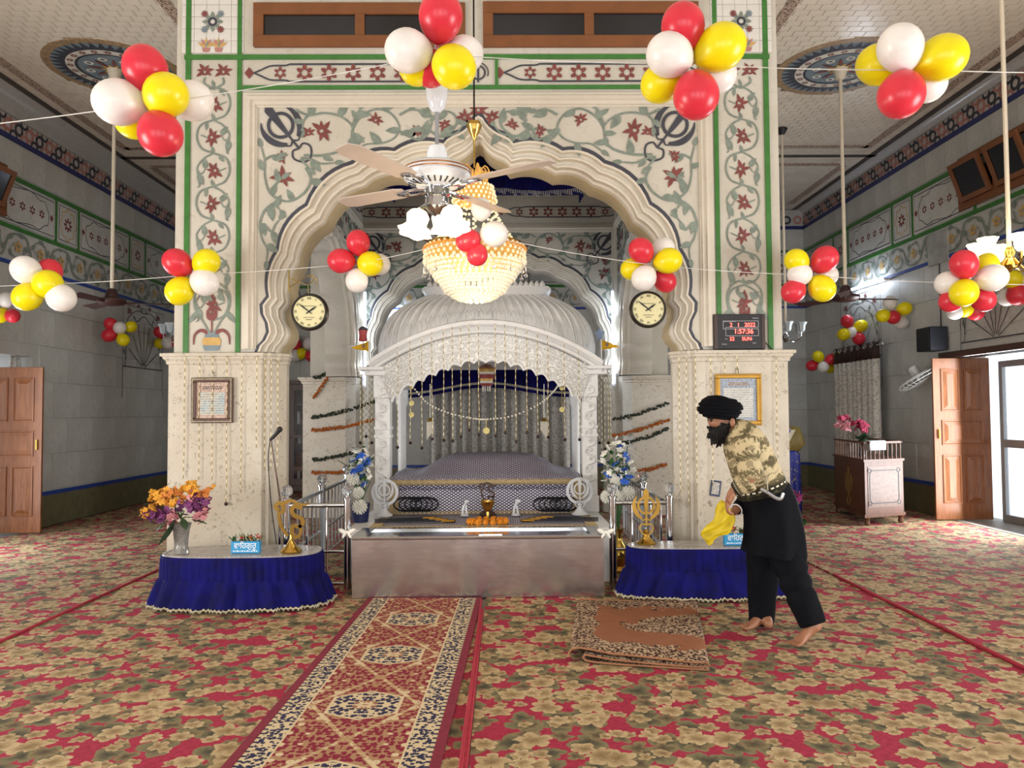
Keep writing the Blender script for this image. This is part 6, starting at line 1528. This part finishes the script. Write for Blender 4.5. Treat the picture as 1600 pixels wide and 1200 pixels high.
m.loft([bring(x0+.02,P(1257,750,yb).x,.2,.02,.06),bring(x0+.02,P(1257,750,yb).x,.2,.3,.05),bring(x0,P(1255,710,yb).x,.19,zm,.02),bring(x0,P(1250,700,yb).x,.19,zm+.05,.0)]); m.build('skirt_cloth',BRO,db,'all')
m=MB(); m.loft([bring(x0,P(1250,705,yb).x,.17,zm,.0),bring(x0,P(1264,690,yb).x,.2,zm+.14,.01),bring(x0-.02,P(1255,672,yb).x,.2,zt,.0),bring(x0,P(1240,668,yb).x,.1,zt+.03,0)]); m.build('top_cloth',M('olive_gold_cloth','#7d6a2c',.6,var=.15),db,'all')
m=MB(); m.prism([P(x,y,yb-.02) for x,y in((1217,712),(1235,672),(1243,671),(1222,712))],(0,-.01,0)); m.build('silver_band',LACE,db)
m=MB(); m.prism([P(x,y,yb-.03) for x,y in((1212,668),(1235,668),(1235,674),(1217,705),(1212,705))],(0,-.008,0)); m.build('corner_cloth',BRO,db)
pf=T('purple_flowers','purple artificial flowers with green leaves behind the man on the carpet','flowers',(P(1243,790,7.6).x,7.6,.007)); c=WL[pf]
MB().lathe([(.001,0),(.07,0),(.06,.1),(.08,.24),(.001,.2)],c,16).build('vase',GOLD,pf,True)
blossoms('blossom',M('magenta_petal','#8f2f6a',.7),pf,blob(1241,778,7.6,10,12,22),.035,rng); m=MB()
for i in range(10): leafm(m,c+Vector((0,0,.22)),(rng.uniform(-.4,1),-.5,rng.uniform(-.1,1)),rng.uniform(.14,.25),.035)
for i in range(9): m.tube([c+Vector((0,0,.2)),blob(1241,780,7.6,7,8,1)[0]],.006,5)
m.build('leaves',LEAF,pf)
# speaker, wall fan, cables on the wall ------------------------------------------------------
a,b=PXp(1436,550,XR-.25),PXp(1472,514,XR-.02); sp=T('wall_speaker','black box loudspeaker fixed high on the slab wall above the wall fan','speaker',(XR-.12,a.y,a.z-.0)); yc=a.y-.1
MB().cbox(XR-.26,XR-.03,yc-.2,yc+.14,a.z,b.z+.02,.008).build('cabinet',M('speaker_black','#1c212b',.5),sp); MB().cbox(XR-.27,XR-.26,yc-.18,yc+.12,a.z+.02,b.z,.003).build('grille',BLACK,sp)
MB().obox((XR-.012,yc,a.z+.12),(.04,.12,.12)).build('bracket',BLACK,sp)
MB().tube([(XR-.03,yc-.05,b.z),(XR-.03,yc-.05,3.6)],.008,6).build('cable',BLACK,sp)
c=PXp(1434,588,XR-.32); wf_=T('wall_fan','grey wall mounted fan tilted down beside the open timber door','wall fan',c); tl=Matrix.Rotation(R(-28),3,'Y')@Matrix.Rotation(R(-16),3,'X')
GRF=M('grey_fan_plastic','#b4b5b2',.4); dn=tl@Vector((0,0,-1))
MB().lathe([(.02,.15),(.07,.14),(.075,.04),(.05,.0)],c,16,tl).build('motor',GRF,wf_,True)
m=MB()
for r,z in((.29,-.06),(.29,-.02),(.2,-.09),(.11,-.105),(.24,.0)): m.tube([c+tl@Vector((r*math.cos(2*PI*i/28),r*math.sin(2*PI*i/28),z)) for i in range(28)],.005,5,closed=True)
for i in range(24):
    a_=2*PI*i/24; m.tube(cat_rom([c+tl@Vector((q*math.cos(a_),q*math.sin(a_),z)) for q,z in((.03,.02),(.24,.0),(.29,-.035),(.2,-.09),(.02,-.11))],3),.0025,4,cap=False)
m.build('cage',GRF,wf_,True)
for i in range(3):
    a_=2*PI*i/3; m=MB(); m.ell(c+tl@Vector((.14*math.cos(a_),.14*math.sin(a_),-.04)),(.115,.06,.006),8,5,tl@Matrix.Rotation(a_,3,'Z')@Matrix.Rotation(.35,3,'X')); m.build('blade',M('pale_blade','#8f9494',.3),wf_,True)
MB().tube(cat_rom([c+tl@Vector((0,0,.12)),c+Vector((.16,.02,.06)),Vector((XR-.01,c.y,c.z-.02))],5),.022,8).build('wall_arm',GRF,wf_,True)
# ventilator windows high on the side walls
def side_vent(n,X,nx,y0,y1,z0,z1,tilt):
    fr=MB(); t=.09
    for q in((y0,y1,z0,z0+t),(y0,y1,z1-t,z1),(y0,y0+t,z0+t,z1-t),(y1-t,y1,z0+t,z1-t)): fr.cbox(min(X,X+nx*.05),max(X,X+nx*.05),q[0],q[1],q[2],q[3])
    fr.cbox(min(X,X+nx*.05),max(X,X+nx*.05),(y0+y1)/2-.05,(y0+y1)/2+.05,z0+t,z1-t)
    o=fr.build('window_%d'%n,BROWNW,kind='structure')
    for a_,b_ in((y0+t,(y0+y1)/2-.05),((y0+y1)/2+.05,y1-t)): MB().box(min(X+nx*.02,X+nx*.025),max(X+nx*.02,X+nx*.025),a_,b_,z0+t,z1-t).build('pane',DARKGL,o)
    # the open sash
    o2=MB(); a_=R(28)*nx
    for a0,b0 in((y0+t,(y0+y1)/2-.05),((y0+y1)/2+.05,y1-t)):
        Mx=Matrix.Rotation(-nx*R(18),3,'Y'); hinge=Vector((X+nx*.06,(a0+b0)/2,z0+t)); h=z1-z0-2*t; w=b0-a0
        m=MB()
        for (yy,zz,sy,sz) in((0,.03,w,.06),(0,h-.03,w,.06),(-w/2+.03,h/2,.06,h-.12),(w/2-.03,h/2,.06,h-.12)): m.obox(Mx.transposed()@Vector((0,yy,zz))*1+hinge if 0 else (Matrix.Rotation(nx*R(20),3,'Y')@Vector((0,yy,zz)))+hinge,(.035,sy,sz),Matrix.Rotation(nx*R(20),3,'Y'))
        s_=m.build('sash',BROWNW,o); m=MB().obox((Matrix.Rotation(nx*R(20),3,'Y')@Vector((0,0,h/2)))+hinge,(.006,w-.12,h-.12),Matrix.Rotation(nx*R(20),3,'Y')); m.build('pane',DARKGL,s_)
side_vent(3,XR,-1,8.15,9.62,3.95,4.62,1); side_vent(4,XL,1,7.7,9.12,3.80,4.42,1)
# conduit box on right wall & small lamps
MB().cbox(XR-.04,XR-.005,PXp(1470,400,XR).y-.22,PXp(1470,400,XR).y+.24,PXp(1470,412,XR).z,PXp(1470,362,XR).z).build('notice_board',M('grey_notice','#a5a6a4',.6,var=.15),label='plain grey board fixed over the scroll band above the speaker cable',cat='board')
# bookcase and shelves behind the pavilion ----------------------------------------------------
def bookcase(label,xa,xb,Y,z1,nsh,door,wood,seed):
    xa,xb=min(xa,xb),max(xa,xb); o=T('bookcase',label,'bookcase',((xa+xb)/2,Y+.2,.007)); rg=random.Random(seed)
    m=MB(); m.cbox(xa,xa+.05,Y,Y+.35,.007,z1); m.cbox(xb-.05,xb,Y,Y+.35,.007,z1); m.cbox(xa,xb,Y,Y+.35,z1-.06,z1); m.cbox(xa+.05,xb-.05,Y+.33,Y+.35,.007,z1-.06); m.cbox(xa+.05,xb-.05,Y,Y+.35,.007,.12); m.build('carcass',wood,o)
    for k in range(1,nsh): z=.12+(z1-.18)*k/nsh; MB().cbox(xa+.05,xb-.05,Y+.03,Y+.33,z-.012,z+.012).build('shelf',wood,o)
    if door:
        m=MB(); n=2
        for k in range(n):
            a=xa+.05+(xb-xa-.1)*k/n; b=xa+.05+(xb-xa-.1)*(k+1)/n; d=MB(); d.cbox(a,a+.09,Y-.025,Y,.12,z1-.06); d.cbox(b-.09,b,Y-.025,Y,.12,z1-.06)
            for z0_,z1_ in((.12,.24),(z1-.18,z1-.06),((z1)/2-.03,z1/2+.03)): d.cbox(a+.09,b-.09,Y-.025,Y,z0_,z1_)
            dd=d.build('door',wood,o); MB().box(a+.09,b-.09,Y-.013,Y-.010,.24,z1-.18).build('pane',GLASS,dd); MB().ell((b-.04 if k==0 else a+.04,Y-.035,1.0),.015,8,6).build('knob',GOLD,dd,True)
    books=[M('book_'+n_,h_,.6) for n_,h_ in(('white','#c9c7c2'),('blue','#3c4c78'),('maroon','#6b2f2f'),('grey','#8d8f92'),('tan','#a58a62'))]
    for k in range(nsh):
        z=.12+(z1-.18)*k/nsh+.013; x=xa+.08
        while x<xb-.12:
            w=rg.uniform(.03,.07); h=rg.uniform(.18,.26)
            MB().cbox(x,x+w,Y+.08,Y+.28,z,z+h,.003).build('book',rg.choice(books),label='book standing on a shelf of the %s'%('glass fronted dark bookcase' if door else 'open bookshelf behind the garlanded pillar'),cat='book',group='books in the %s'%('glazed bookcase' if door else 'open shelves')); x+=w+.004+(.1 if rg.random()<.3 else 0)
DKW=wood_mat('dark_bookcase_wood','#3e2114','#5a3320')
bookcase('glass fronted dark wooden bookcase behind the pavilion',P(415,650,14.3).x,P(490,650,14.3).x,14.3,2.05,5,True,DKW,3)
bookcase('open bookshelf with pale shelves behind the garlanded rear pillar',P(1036,650,14.3).x,P(1060,650,14.3).x+.75,14.3,1.95,5,False,M('pale_shelf','#8f8c86',.5),4)
# ================================================================ THE MAN
SKIN=M('brown_skin','#9a6a4e',.5,var=.06,sss=.1); CLOTHN=M('navy_black_cotton','#080b13',.85,var=.2,scale=12,bump=.25,bscale=25,spec=.15)
man=T('person','person in black turban and patterned sweater bending over the blue table with a yellow cloth','person',PZ(1215,985,.008))
def skin_body():
    V=[];E=[];Rr=[]
    def v(p,r,par=None):
        V.append(Vector(p)); Rr.append(r); 
        if par is not None: E.append((par,len(V)-1))
        return len(V)-1
    pel=v(P(1212,780,4.95),.11)
    sp=v(P(1190,742,4.95),.105,pel); ch=v(P(1170,706,4.95),.11,sp); nk=v(P(1150,678,4.95),.06,ch); n2=v(P(1140,667,4.95),.055,nk)
    hd=v(P(1128,655,4.95),.078,n2); fh=v(P(1123,643,4.95),.072,hd)
    fc_=v(P(1114,661,4.95),.05,hd); v(P(1106.5,662,4.95),.012,fc_)
    def hand(w,par,D,N,S,hold):
        D,N,S=Vector(D).normalized(),Vector(N).normalized(),Vector(S).normalized()
        W=Vector(V[w]); pm=v(W+D*.045,.026,w); kn=v(W+D*.075,.024,pm)
        for i,L in enumerate((.036,.040,.037,.030)):
            b=W+D*.09+S*(1.5-i)*.021; a1=v(b,.0095,kn); d1=(D+N*.35).normalized(); q=b+d1*L; a2=v(q,.0088,a1); d2=(D*.4+N).normalized(); q=q+d2*L*.75; a3=v(q,.008,a2); d3=(N-D*.35).normalized(); v(q+d3*L*.6,.007,a3)
        b=W+D*.03+S*.032; t1=v(b,.012,pm); t2=v(b+(D+S*.6).normalized()*.03,.011,t1); v(b+(D+S*.6).normalized()*.03+(D+N*.6).normalized()*.028,.009,t2)
    sh=v(P(1164,692,4.75),.06,ch); el=v(P(1173,748,4.66),.043,sh); wr=v(P(1144,767,4.70),.027,el); hand(wr,el,(-.35,.05,-1),(.8,.3,-.3),(-.2,-1,.1),1)
    sh2=v(P(1150,694,5.15),.06,ch); el2=v(P(1176,770,5.14),.043,sh2); wr2=v(P(1149,798,4.95),.027,el2); hand(wr2,el2,(-.9,-.1,-.45),(.3,.1,-1),(-.3,-.9,.2),1)
    def leg(h,k,a,heel,ball,toe,td):
        i=v(h,.09,pel); j=v(k,.062,i); m_=v(a,.038,j); hl=v(heel,.034,m_); b=v(ball,.030,m_)
        td=Vector(td).normalized(); sd=Vector((-td.y,td.x,0)).normalized()
        for n,L in enumerate((.05,.048,.044,.038,.032)): q=Vector(ball)+sd*(n-2)*.019+td*.012; t=v(q,.0115,b); v(q+td*L+Vector((0,0,-.004)),.0095,t)
    a1=PZ(1196,979,.0); a1=P(1194,968,5.13)
    leg(P(1206,800,5.06),P(1192,890,5.10),P(1193,962,5.13),PZ(1203,979,.035),PZ(1172,979,.03),None,(-1,.12,-.0))
    leg(P(1224,805,4.86),P(1234,895,4.78),P(1275,970,4.70),P(1283,985,4.69),PZ(1250,1004,.032),None,(-1,-.15,-.05))
    me=bpy.data.meshes.new('body'); me.from_pydata([tuple(p) for p in V],E,[]); o=bpy.data.objects.new('tmpbody',me); link(o)
    sk=o.modifiers.new('s','SKIN'); sk.use_smooth_shade=True
    for i,d in enumerate(me.skin_vertices[0].data): d.radius=(Rr[i],Rr[i]); d.use_root=(i==pel)
    sb=o.modifiers.new('u','SUBSURF'); sb.levels=2; sb.render_levels=2
    dg_=bpy.context.evaluated_depsgraph_get(); m2=bpy.data.meshes.new_from_object(o.evaluated_get(dg_)); bpy.data.objects.remove(o)
    m2.materials.clear(); m2.materials.append(SKIN); m2.transform(Matrix.Translation(-WL[man])); m2.name='body'
    b=bpy.data.objects.new('body',m2); link(b); b.parent=man; WL[b]=WL[man]; return b
body=skin_body()
def sring(c,T_,rn,ry,n=36,fold=0,fr=9,ph=0):
    T_=Vector(T_).normalized(); Yd=Vector((0,1,0)); N=T_.cross(Yd).normalized(); Yd=N.cross(T_).normalized(); out=[]
    for k in range(n):
        a=2*PI*k/n; f=1+fold*math.sin(fr*a+ph); out.append(Vector(c)+N*rn*f*math.cos(a)+Yd*ry*f*math.sin(a))
    return out
def ppm(x,y): return P(x,y,4.95)
def sweater_mat():
    t=NT('patterned_olive_sweater'); co=t.coord('UV'); s=t.sep(co); u=s[0]; v=s[1]
    n=t.noise(t.comb(t.math('MULTIPLY',u,8.0),t.math('MULTIPLY',v,6.0)),3,3)
    band=t.math('SINE',t.math('ADD',t.math('MULTIPLY',v,30.),t.math('MULTIPLY',n,9.)))
    base=t.mix(t.ramp(band,-.8,.1),srgb('#6b6247'),srgb('#bdae8a'))
    a=t.math('ADD',t.math('MULTIPLY',u,44.),t.math('MULTIPLY',v,40.)); b=t.math('SUBTRACT',t.math('MULTIPLY',u,44.),t.math('MULTIPLY',v,40.))
    dm=t.math('MAXIMUM',t.math('ABSOLUTE',t.math('SUBTRACT',t.math('FRACT',a),.5)),t.math('ABSOLUTE',t.math('SUBTRACT',t.math('FRACT',b),.5)))
    lat=t.math('MULTIPLY',t.math('LESS_THAN',dm,.32),t.ramp(t.noise(t.comb(t.math('MULTIPLY',u,2.2),t.math('MULTIPLY',v,2.6)),4,1),.56,.6))
    c=t.mix(lat,base,srgb('#2c281f')); dark=t.ramp(v,.80,.90); c=t.mix(dark,c,t.mix(t.ramp(n,.55,.6),srgb('#201f18'),srgb('#4a4632')))
    dash=t.math('MULTIPLY',t.math('GREATER_THAN',t.math('FRACT',t.math('MULTIPLY',u,26.)),.45),t.math('LESS_THAN',t.math('ABSOLUTE',t.math('SUBTRACT',v,.9)),.010)); c=t.mix(dash,c,srgb('#d8d2be'))
    t.bump(t.noise(co,160,2),.3,.004); return t.done(c,.85,0.0,.2)
SWT=sweater_mat()
def loftuv(name,rings,m,parent,cap=False,sub=1,smooth='all'):
    n=len(rings[0]); mb=MB(); mb.loft(rings,cap=False); o=mb.build(name,m,parent,'all'); ln=o.data.uv_layers.new(name='uv'); L=len(rings)-1
    for pl in o.data.polygons:
        ks=[o.data.loops[q].vertex_index%n for q in pl.loop_indices]; wrap=(0 in ks and n-1 in ks)
        for q in pl.loop_indices:
            vi=o.data.loops[q].vertex_index; k=vi%n; ln.data[q].uv=((n if wrap and k==0 else k)/n,(vi//n)/L)
    md=o.modifiers.new('thickness','SOLIDIFY'); md.thickness=.006; md.offset=-1
    if sub:
        md=o.modifiers.new('smooth','SUBSURF'); md.levels=1; md.render_levels=1
    return o
tors=[((1141,667),13,.075),((1146,670),19,.115),((1154,677),26,.175),((1162,690),31,.205),((1168,706),33,.20),((1175,723),34,.19),((1182,741),35,.185),((1188,757),37,.185),((1193,771),39,.188)]
rings=[]
for i,((x,y),rn,ry) in enumerate(tors):
    a=tors[max(i-1,0)][0]; b=tors[min(i+1,len(tors)-1)][0]; T_=ppm(*b)-ppm(*a); rings.append(sring(ppm(x,y),T_,rn/242,ry,36,.012 if i>3 else 0,7,i))
loftuv('sweater',rings,SWT,man)
kur=[((1192,762),38,.18,(.25,0,-1)),((1200,778),39,.185,(.2,0,-1)),((1204,795),40,.195,(.1,0,-1)),((1207,815),42,.205,(.1,0,-1)),((1209,835),44,.225,(.1,0,-1)),((1209,856),46,.235,(.0,0,-1)),((1209,866),46.5,.235,(-.12,0,-1))]
loftuv('kurta',[sring(ppm(x,y),t_,rn/242,ry,54,.012*i,8,i*.4) for i,((x,y),rn,ry,t_) in enumerate(kur)],CLOTHN,man)
def tubeuv(name,pts,rs,m,parent,n=20,fold=.04):
    pts=cat_rom(pts,5); N=len(pts); k=(N-1)/(len(rs)-1); rings=[]
    for i,p in enumerate(pts):
        d=pts[min(i+1,N-1)]-pts[max(i-1,0)]; j=min(int(i/k),len(rs)-2); r=rs[j]+(rs[j+1]-rs[j])*(i/k-j); u,w=frame_of(d.normalized())
        rings.append([p+(u*math.cos(2*PI*q/n)+w*math.sin(2*PI*q/n))*r*(1+fold*math.sin(3*2*PI*q/n+i*.9)) for q in range(n)])
    return loftuv(name,rings,m,parent)
tubeuv('trouser_leg',[P(1206,800,5.06),P(1197,850,5.08),P(1192,890,5.10),P(1191,930,5.12),P(1189,974,5.13)],[.125,.115,.10,.088,.075],CLOTHN,man)
tubeuv('trouser_leg',[P(1218,800,4.93),P(1226,850,4.87),P(1238,895,4.80),P(1254,935,4.74),P(1270,976,4.70)],[.10,.115,.10,.088,.075],CLOTHN,man)
tubeuv('sleeve',[P(1164,690,4.76),P(1170,722,4.69),P(1173,748,4.66),P(1160,758,4.68),P(1148,765,4.70)],[.082,.072,.064,.052,.038],SWT,man)
tubeuv('sleeve',[P(1152,692,5.14),P(1166,735,5.15),P(1176,770,5.14),P(1164,784,5.05),P(1152,796,4.97)],[.08,.07,.062,.05,.037],CLOTHN,man)
for p,q in((P(1147,765.5,4.70),P(1144,767,4.70)),(P(1151,796.5,4.96),P(1149,798,4.95))):
    d=(q-p).normalized(); u,w=frame_of(d); MB().tube([p+(u*math.cos(2*PI*k/20)+w*math.sin(2*PI*k/20))*.037 for k in range(20)],.0045,6,closed=True).build('white_cuff',WHITEP,man,True)
# turban: wound layers over a domed core
tc=ppm(1125,638); TUR=M('black_turban_cloth','#05060e',.85,spec=.15,var=.2,scale=10,bump=.2,bscale=30); tilt=Matrix.Rotation(R(14),3,'Y')
m=MB(); m.ell(tc,(.132,.115,.082),28,16,tilt); tb=m.build('turban',TUR,man,True)
m=MB()
for k in range(7):
    t=-.75+1.5*k/6; rr=math.sqrt(max(.05,1-t*t)); m.tube([tc+tilt@Vector((.133*rr*math.cos(a),.117*rr*math.sin(a),.078*t+.03*math.cos(a)*(1-abs(t)))) for a in [2*PI*i/32 for i in range(32)]],.012,6,closed=True)
m.build('turban_fold',TUR,tb,True)
# beard, ear, eye, brow
BRD=M('black_beard','#0d0b0b',.85,var=.2,scale=60,bump=.6,bscale=90)
def bring2(x,y,rn,ry,T_): return sring(ppm(x,y),T_,rn/242,ry,20,.05,7,x)
m=MB(); m.loft([bring2(1136,660,3,.05,(-.3,0,-1)),bring2(1130,665,11,.074,(-.3,0,-1)),bring2(1123,672,14,.076,(-.2,0,-1)),bring2(1120,681,13,.068,(-.1,0,-1)),bring2(1121,689,9,.05,(.2,0,-1)),bring2(1124,694,3,.018,(.3,0,-1))]); rb=random.Random(4); base_=list(m.v)
for q in base_[10:110]:
    for _ in range(2):
        q=Vector(q); dq=Vector((rb.uniform(-.6,.2),rb.uniform(-.5,.5),-1)).normalized()*rb.uniform(.014,.026); m.tube([q-dq*.5,q+dq],[.008,.002],4)
m.build('beard',BRD,man,'all')
m=MB(); m.ell(ppm(1139,660)+Vector((0,-.078,0)),(.018,.012,.03),8,6); m.build('ear',SKIN,man,True)
for s in(-1,1): 
    m=MB(); m.ell(ppm(1109.5,657)+Vector((0,s*.03,0)),.010,8,6); e=m.build('eye',M('dark_eye','#1c1512',.2),man,True)
    m=MB(); m.tube(cat_rom([ppm(1108,653.5)+Vector((0,s*.016,0)),ppm(1107.5,652.5)+Vector((0,s*.032,0)),ppm(1110.5,653.5)+Vector((0,s*.05,0))],3),.006,5); m.build('eyebrow',BRD,man,True)
m=MB(); m.tube(cat_rom([ppm(1109,668.5)+Vector((0,-.035,-.0)),ppm(1106.5,667.5),ppm(1109,668.5)+Vector((0,.035,0))],4),.010,6); m.build('moustache',BRD,man,True)
# small dagger tucked at the waist
yk=4.95-.215; kp=[P(1188,764,yk),P(1200,770,yk-.005),P(1212,778,yk-.01),P(1220,779,yk-.01),P(1224,770,yk-.01)]
m=MB(); m.tube(cat_rom(kp,4),.011,8); dgg=m.build('dagger_handle',M('silver_handle','#c9ccd0',.25,.6),man,True)
MB().tube([P(1197,768,yk-.002),P(1205,773,yk-.004)],.0125,8).build('grip',BLACK,dgg,True)
MB().tube(cat_rom([P(1172,700,4.70),P(1195,740,4.735),P(1200,768,4.735)],6),.0035,5).build('strap',M('cream_strap','#c9c0aa',.7),man)
# yellow cloth hanging from the hands (a thing of its own)
YC_=M('yellow_sheer_cloth','#d9c018',.6,var=.12,scale=9)
pts=[]
top_=[(1126,780),(1131,783),(1138,792),(1143,800)]
ol=[[(1127,781),(1133,785),(1139,793),(1143,800)],[(1118,795),(1128,800),(1140,803),(1148,806)],[(1114,812),(1126,815),(1138,815),(1147,820)],[(1104,822),(1117,826),(1128,828),(1140,833)],[(1095,832),(1106,836),(1116,839),(1126,836)],[(1098,840),(1104,845),(1110,848),(1116,845)],[(1102,844),(1106,850),(1110,853),(1114,848)]]
g=[]
for i,r in enumerate(ol):
    rr=cat_rom([P(x,y,4.86+.03*math.sin(2.1*j+1.3*i)) for j,(x,y) in enumerate(r)],4); g.append(rr)
cols=list(zip(*g)); cols=[cat_rom(c,4) for c in cols]
sheet('yellow_cloth',[[(p+Vector((0,.012*math.sin(i*1.1+j*.7),0)),i/12,j/20) for j,p in enumerate(c)] for i,c in enumerate(cols)],YC_,None,thick=.003,label='thin yellow cloth held in the hands of the bending man',cat='cloth')
# ================================================================ RUGS
def speck(t,vec,sc,th=.5,w=.06): 
    v=t.vor(vec,sc,feature='F1'); n=t.noise(vec,sc*1.3,2); return t.ramp(t.math('ADD',v.outputs['Distance'],t.math('MULTIPLY',n,.5)),th-w,th+w)
def runner_mat():
    t=NT('persian_runner'); co=t.coord(); s=t.sep(co); x,y=s[0],s[1]; ax=t.math('ABSOLUTE',x); p2=t.comb(ax,y,0.0)
    NAV,CRE,RED,TAN=srgb('#2b2c4a'),srgb('#c9b896'),srgb('#7d2237'),srgb('#a98a66')
    per=.78; ym=t.math('SUBTRACT',t.math('MULTIPLY',t.math('FRACT',t.math('DIVIDE',y,per)),per),per/2); ay=t.math('ABSOLUTE',ym)
    pm=t.comb(ax,ay,0.0); sp=speck(t,pm,44,.80); sp2=speck(t,p2,52,.78)
    field=t.mix(t.math('MULTIPLY',sp,.8),RED,TAN)
    dia=t.math('ADD',t.math('DIVIDE',ax,.26),t.math('DIVIDE',ay,.40))
    arch_=t.math('ABSOLUTE',t.math('SUBTRACT',dia,1.0)); field=t.mix(t.math('SUBTRACT',1.0,t.ramp(arch_,.03,.07)),field,t.mix(sp,TAN,CRE))
    med=t.math('MAXIMUM',t.math('DIVIDE',ax,.16),t.math('DIVIDE',t.math('ADD',ay,t.math('MULTIPLY',ax,.45)),.17))
    field=t.mix(t.math('SUBTRACT',1.0,t.ramp(t.math('ABSOLUTE',t.math('SUBTRACT',med,1.03)),.05,.09)),field,CRE)
    field=t.mix(t.math('LESS_THAN',med,1.0),field,t.mix(sp,NAV,CRE))
    field=t.mix(t.math('LESS_THAN',med,.35),field,t.mix(sp,srgb('#8b5a48'),CRE))
    # flower rings between the medallions
    vo=t.vor(pm,13,rnd=.5); fr=t.math('LESS_THAN',t.math('ABSOLUTE',t.math('SUBTRACT',vo.outputs['Distance'],.22)),.06)
    field=t.mix(t.math('MULTIPLY',fr,t.math('GREATER_THAN',dia,.95)),field,CRE)
    border=t.mix(sp2,NAV,CRE)
    c=t.mix(t.math('GREATER_THAN',ax,.275),field,border)
    c=t.mix(t.math('LESS_THAN',t.math('ABSOLUTE',t.math('SUBTRACT',ax,.275)),.005),c,CRE)
    edge=t.mix(t.math('GREATER_THAN',t.math('FRACT',t.math('MULTIPLY',y,22.)),.35),NAV,CRE); c=t.mix(t.math('GREATER_THAN',ax,.375),c,edge)
    t.bump(t.noise(co,220,2),.3,.003); return t.done(c,.9,0.0,.2)
rn=T('runner_rug','long crimson and navy persian runner leading to the offering box','rug',(-.694,3.4,.004)); WL[rn]=Vector((0,0,0)); rn.rotation_euler=(0,0,R(-1.8))
L_=2.55
MB().cbox(-.395,.395,-L_,L_,0,.009,.002).build('woven_field',runner_mat(),rn)
for s in(-1,1): MB().cbox(s*.395,s*.44,-L_,L_,0,.011,.003).build('side_binding',M('deep_red_binding','#7d1a33',.85,var=.12,scale=30),rn)
MB().cbox(-.44,.44,L_,L_+.015,0,.010,.003).build('end_binding',MATS['deep_red_binding'],rn)
# loose red cord along the seam beside the runner
def rug_mat():
    t=NT('brown_medallion_rug'); s=t.sep(t.coord('UV')); u,v=s[0],s[1]; p=t.comb(t.math('MULTIPLY',u,1.0),t.math('MULTIPLY',v,1.6),0.0)
    sp=speck(t,p,48,.78,.08); pat=t.mix(sp,srgb('#3a211c'),srgb('#b39b80'))
    wob=t.math('MULTIPLY',t.math('SUBTRACT',t.noise(p,7,2),.5),.25)
    fieldc=t.mix(t.noise(p,9,2),srgb('#85553a'),srgb('#94634a'))
    bd=t.math('MINIMUM',t.math('SUBTRACT',u,2.0) if 0 else t.math('ADD',t.math('MINIMUM',v,t.math('SUBTRACT',1.0,v)),wob),9.0)
    isb=t.math('LESS_THAN',bd,.17)
    ub=t.math('LESS_THAN',t.math('ADD',t.math('ABSOLUTE',t.math('SUBTRACT',u,2.93)),wob),.12)
    du=t.math('DIVIDE',t.math('SUBTRACT',u,2.0),.62); dv=t.math('DIVIDE',t.math('SUBTRACT',v,.47),.20); md=t.math('ADD',t.math('ADD',t.math('MULTIPLY',du,du),t.math('MULTIPLY',dv,dv)),t.math('MULTIPLY',wob,2.0))
    k=t.math('MAXIMUM',t.math('MAXIMUM',isb,ub),t.math('LESS_THAN',md,1.0)); c=t.mix(k,fieldc,pat)
    t.bump(t.noise(p,150,2),.3,.003); return t.done(c,.9,0.0,.2)
fr_=T('folded_rug','folded brown and cream patterned rug lying on the carpet before the blue table','rug',PZ(1000,1000,.0))
FL,FR,NR,NL=PZ(906,942,0),PZ(1090,944,0),PZ(1109,1050,0),PZ(893,1036,0)
cs=[(1.0,.010,0),(.7,.010,.3),(.35,.010,.65),(.16,.014,.84),(.10,.022,.9),(.085,.038,.93),(.11,.052,.97),(.17,.046,1.05),(.3,.034,1.2),(.6,.026,1.5),(.9,.022,1.8),(.97,.026,1.9),(1.0,.036,1.95),(.985,.05,2.0),(.9,.052,2.08),(.7,.054,2.28),(.5,.056,2.48),(.3,.064,2.68),(.15,.082,2.83),(.06,.090,2.92),(.005,.080,2.97),(-.02,.058,3.0),(-.015,.034,3.03)]
pts=[];nv=26
for j in range(nv+1):
    v=j/nv; row=[]; a=FL.lerp(NL,v); b=FR.lerp(NR,v); cur=.25+.75*v
    for q,(x,z,u) in enumerate(cs):
        zz=z*(cur if z>.03 else 1)+(.012*math.sin(6*v+5*x)+.006*math.sin(13*v-9*x) if u>2.0 else 0)*(1 if .05<v<.96 else .4)
        row.append((Vector((a.x+(b.x-a.x)*x,a.y+(b.y-a.y)*x,max(zz,.009))),u,v))
    pts.append(row)
sheet('woven_pile',pts,rug_mat(),fr_,thick=.005)
for row in(pts[0],pts[-1]): MB().tube([q[0] for q in row],.006,6).build('edge_binding',M('tan_binding','#9a6a4a',.85),fr_,True)
cd=MB().tube(cat_rom([PZ(752,938,.012),PZ(746,990,.012),PZ(738,1060,.012),PZ(728,1130,.012),PZ(718,1215,.012)],6),.009,6).build('red_rope',REDB,None,True,label='thin red cord lying along the carpet seam beside the runner',cat='cord')
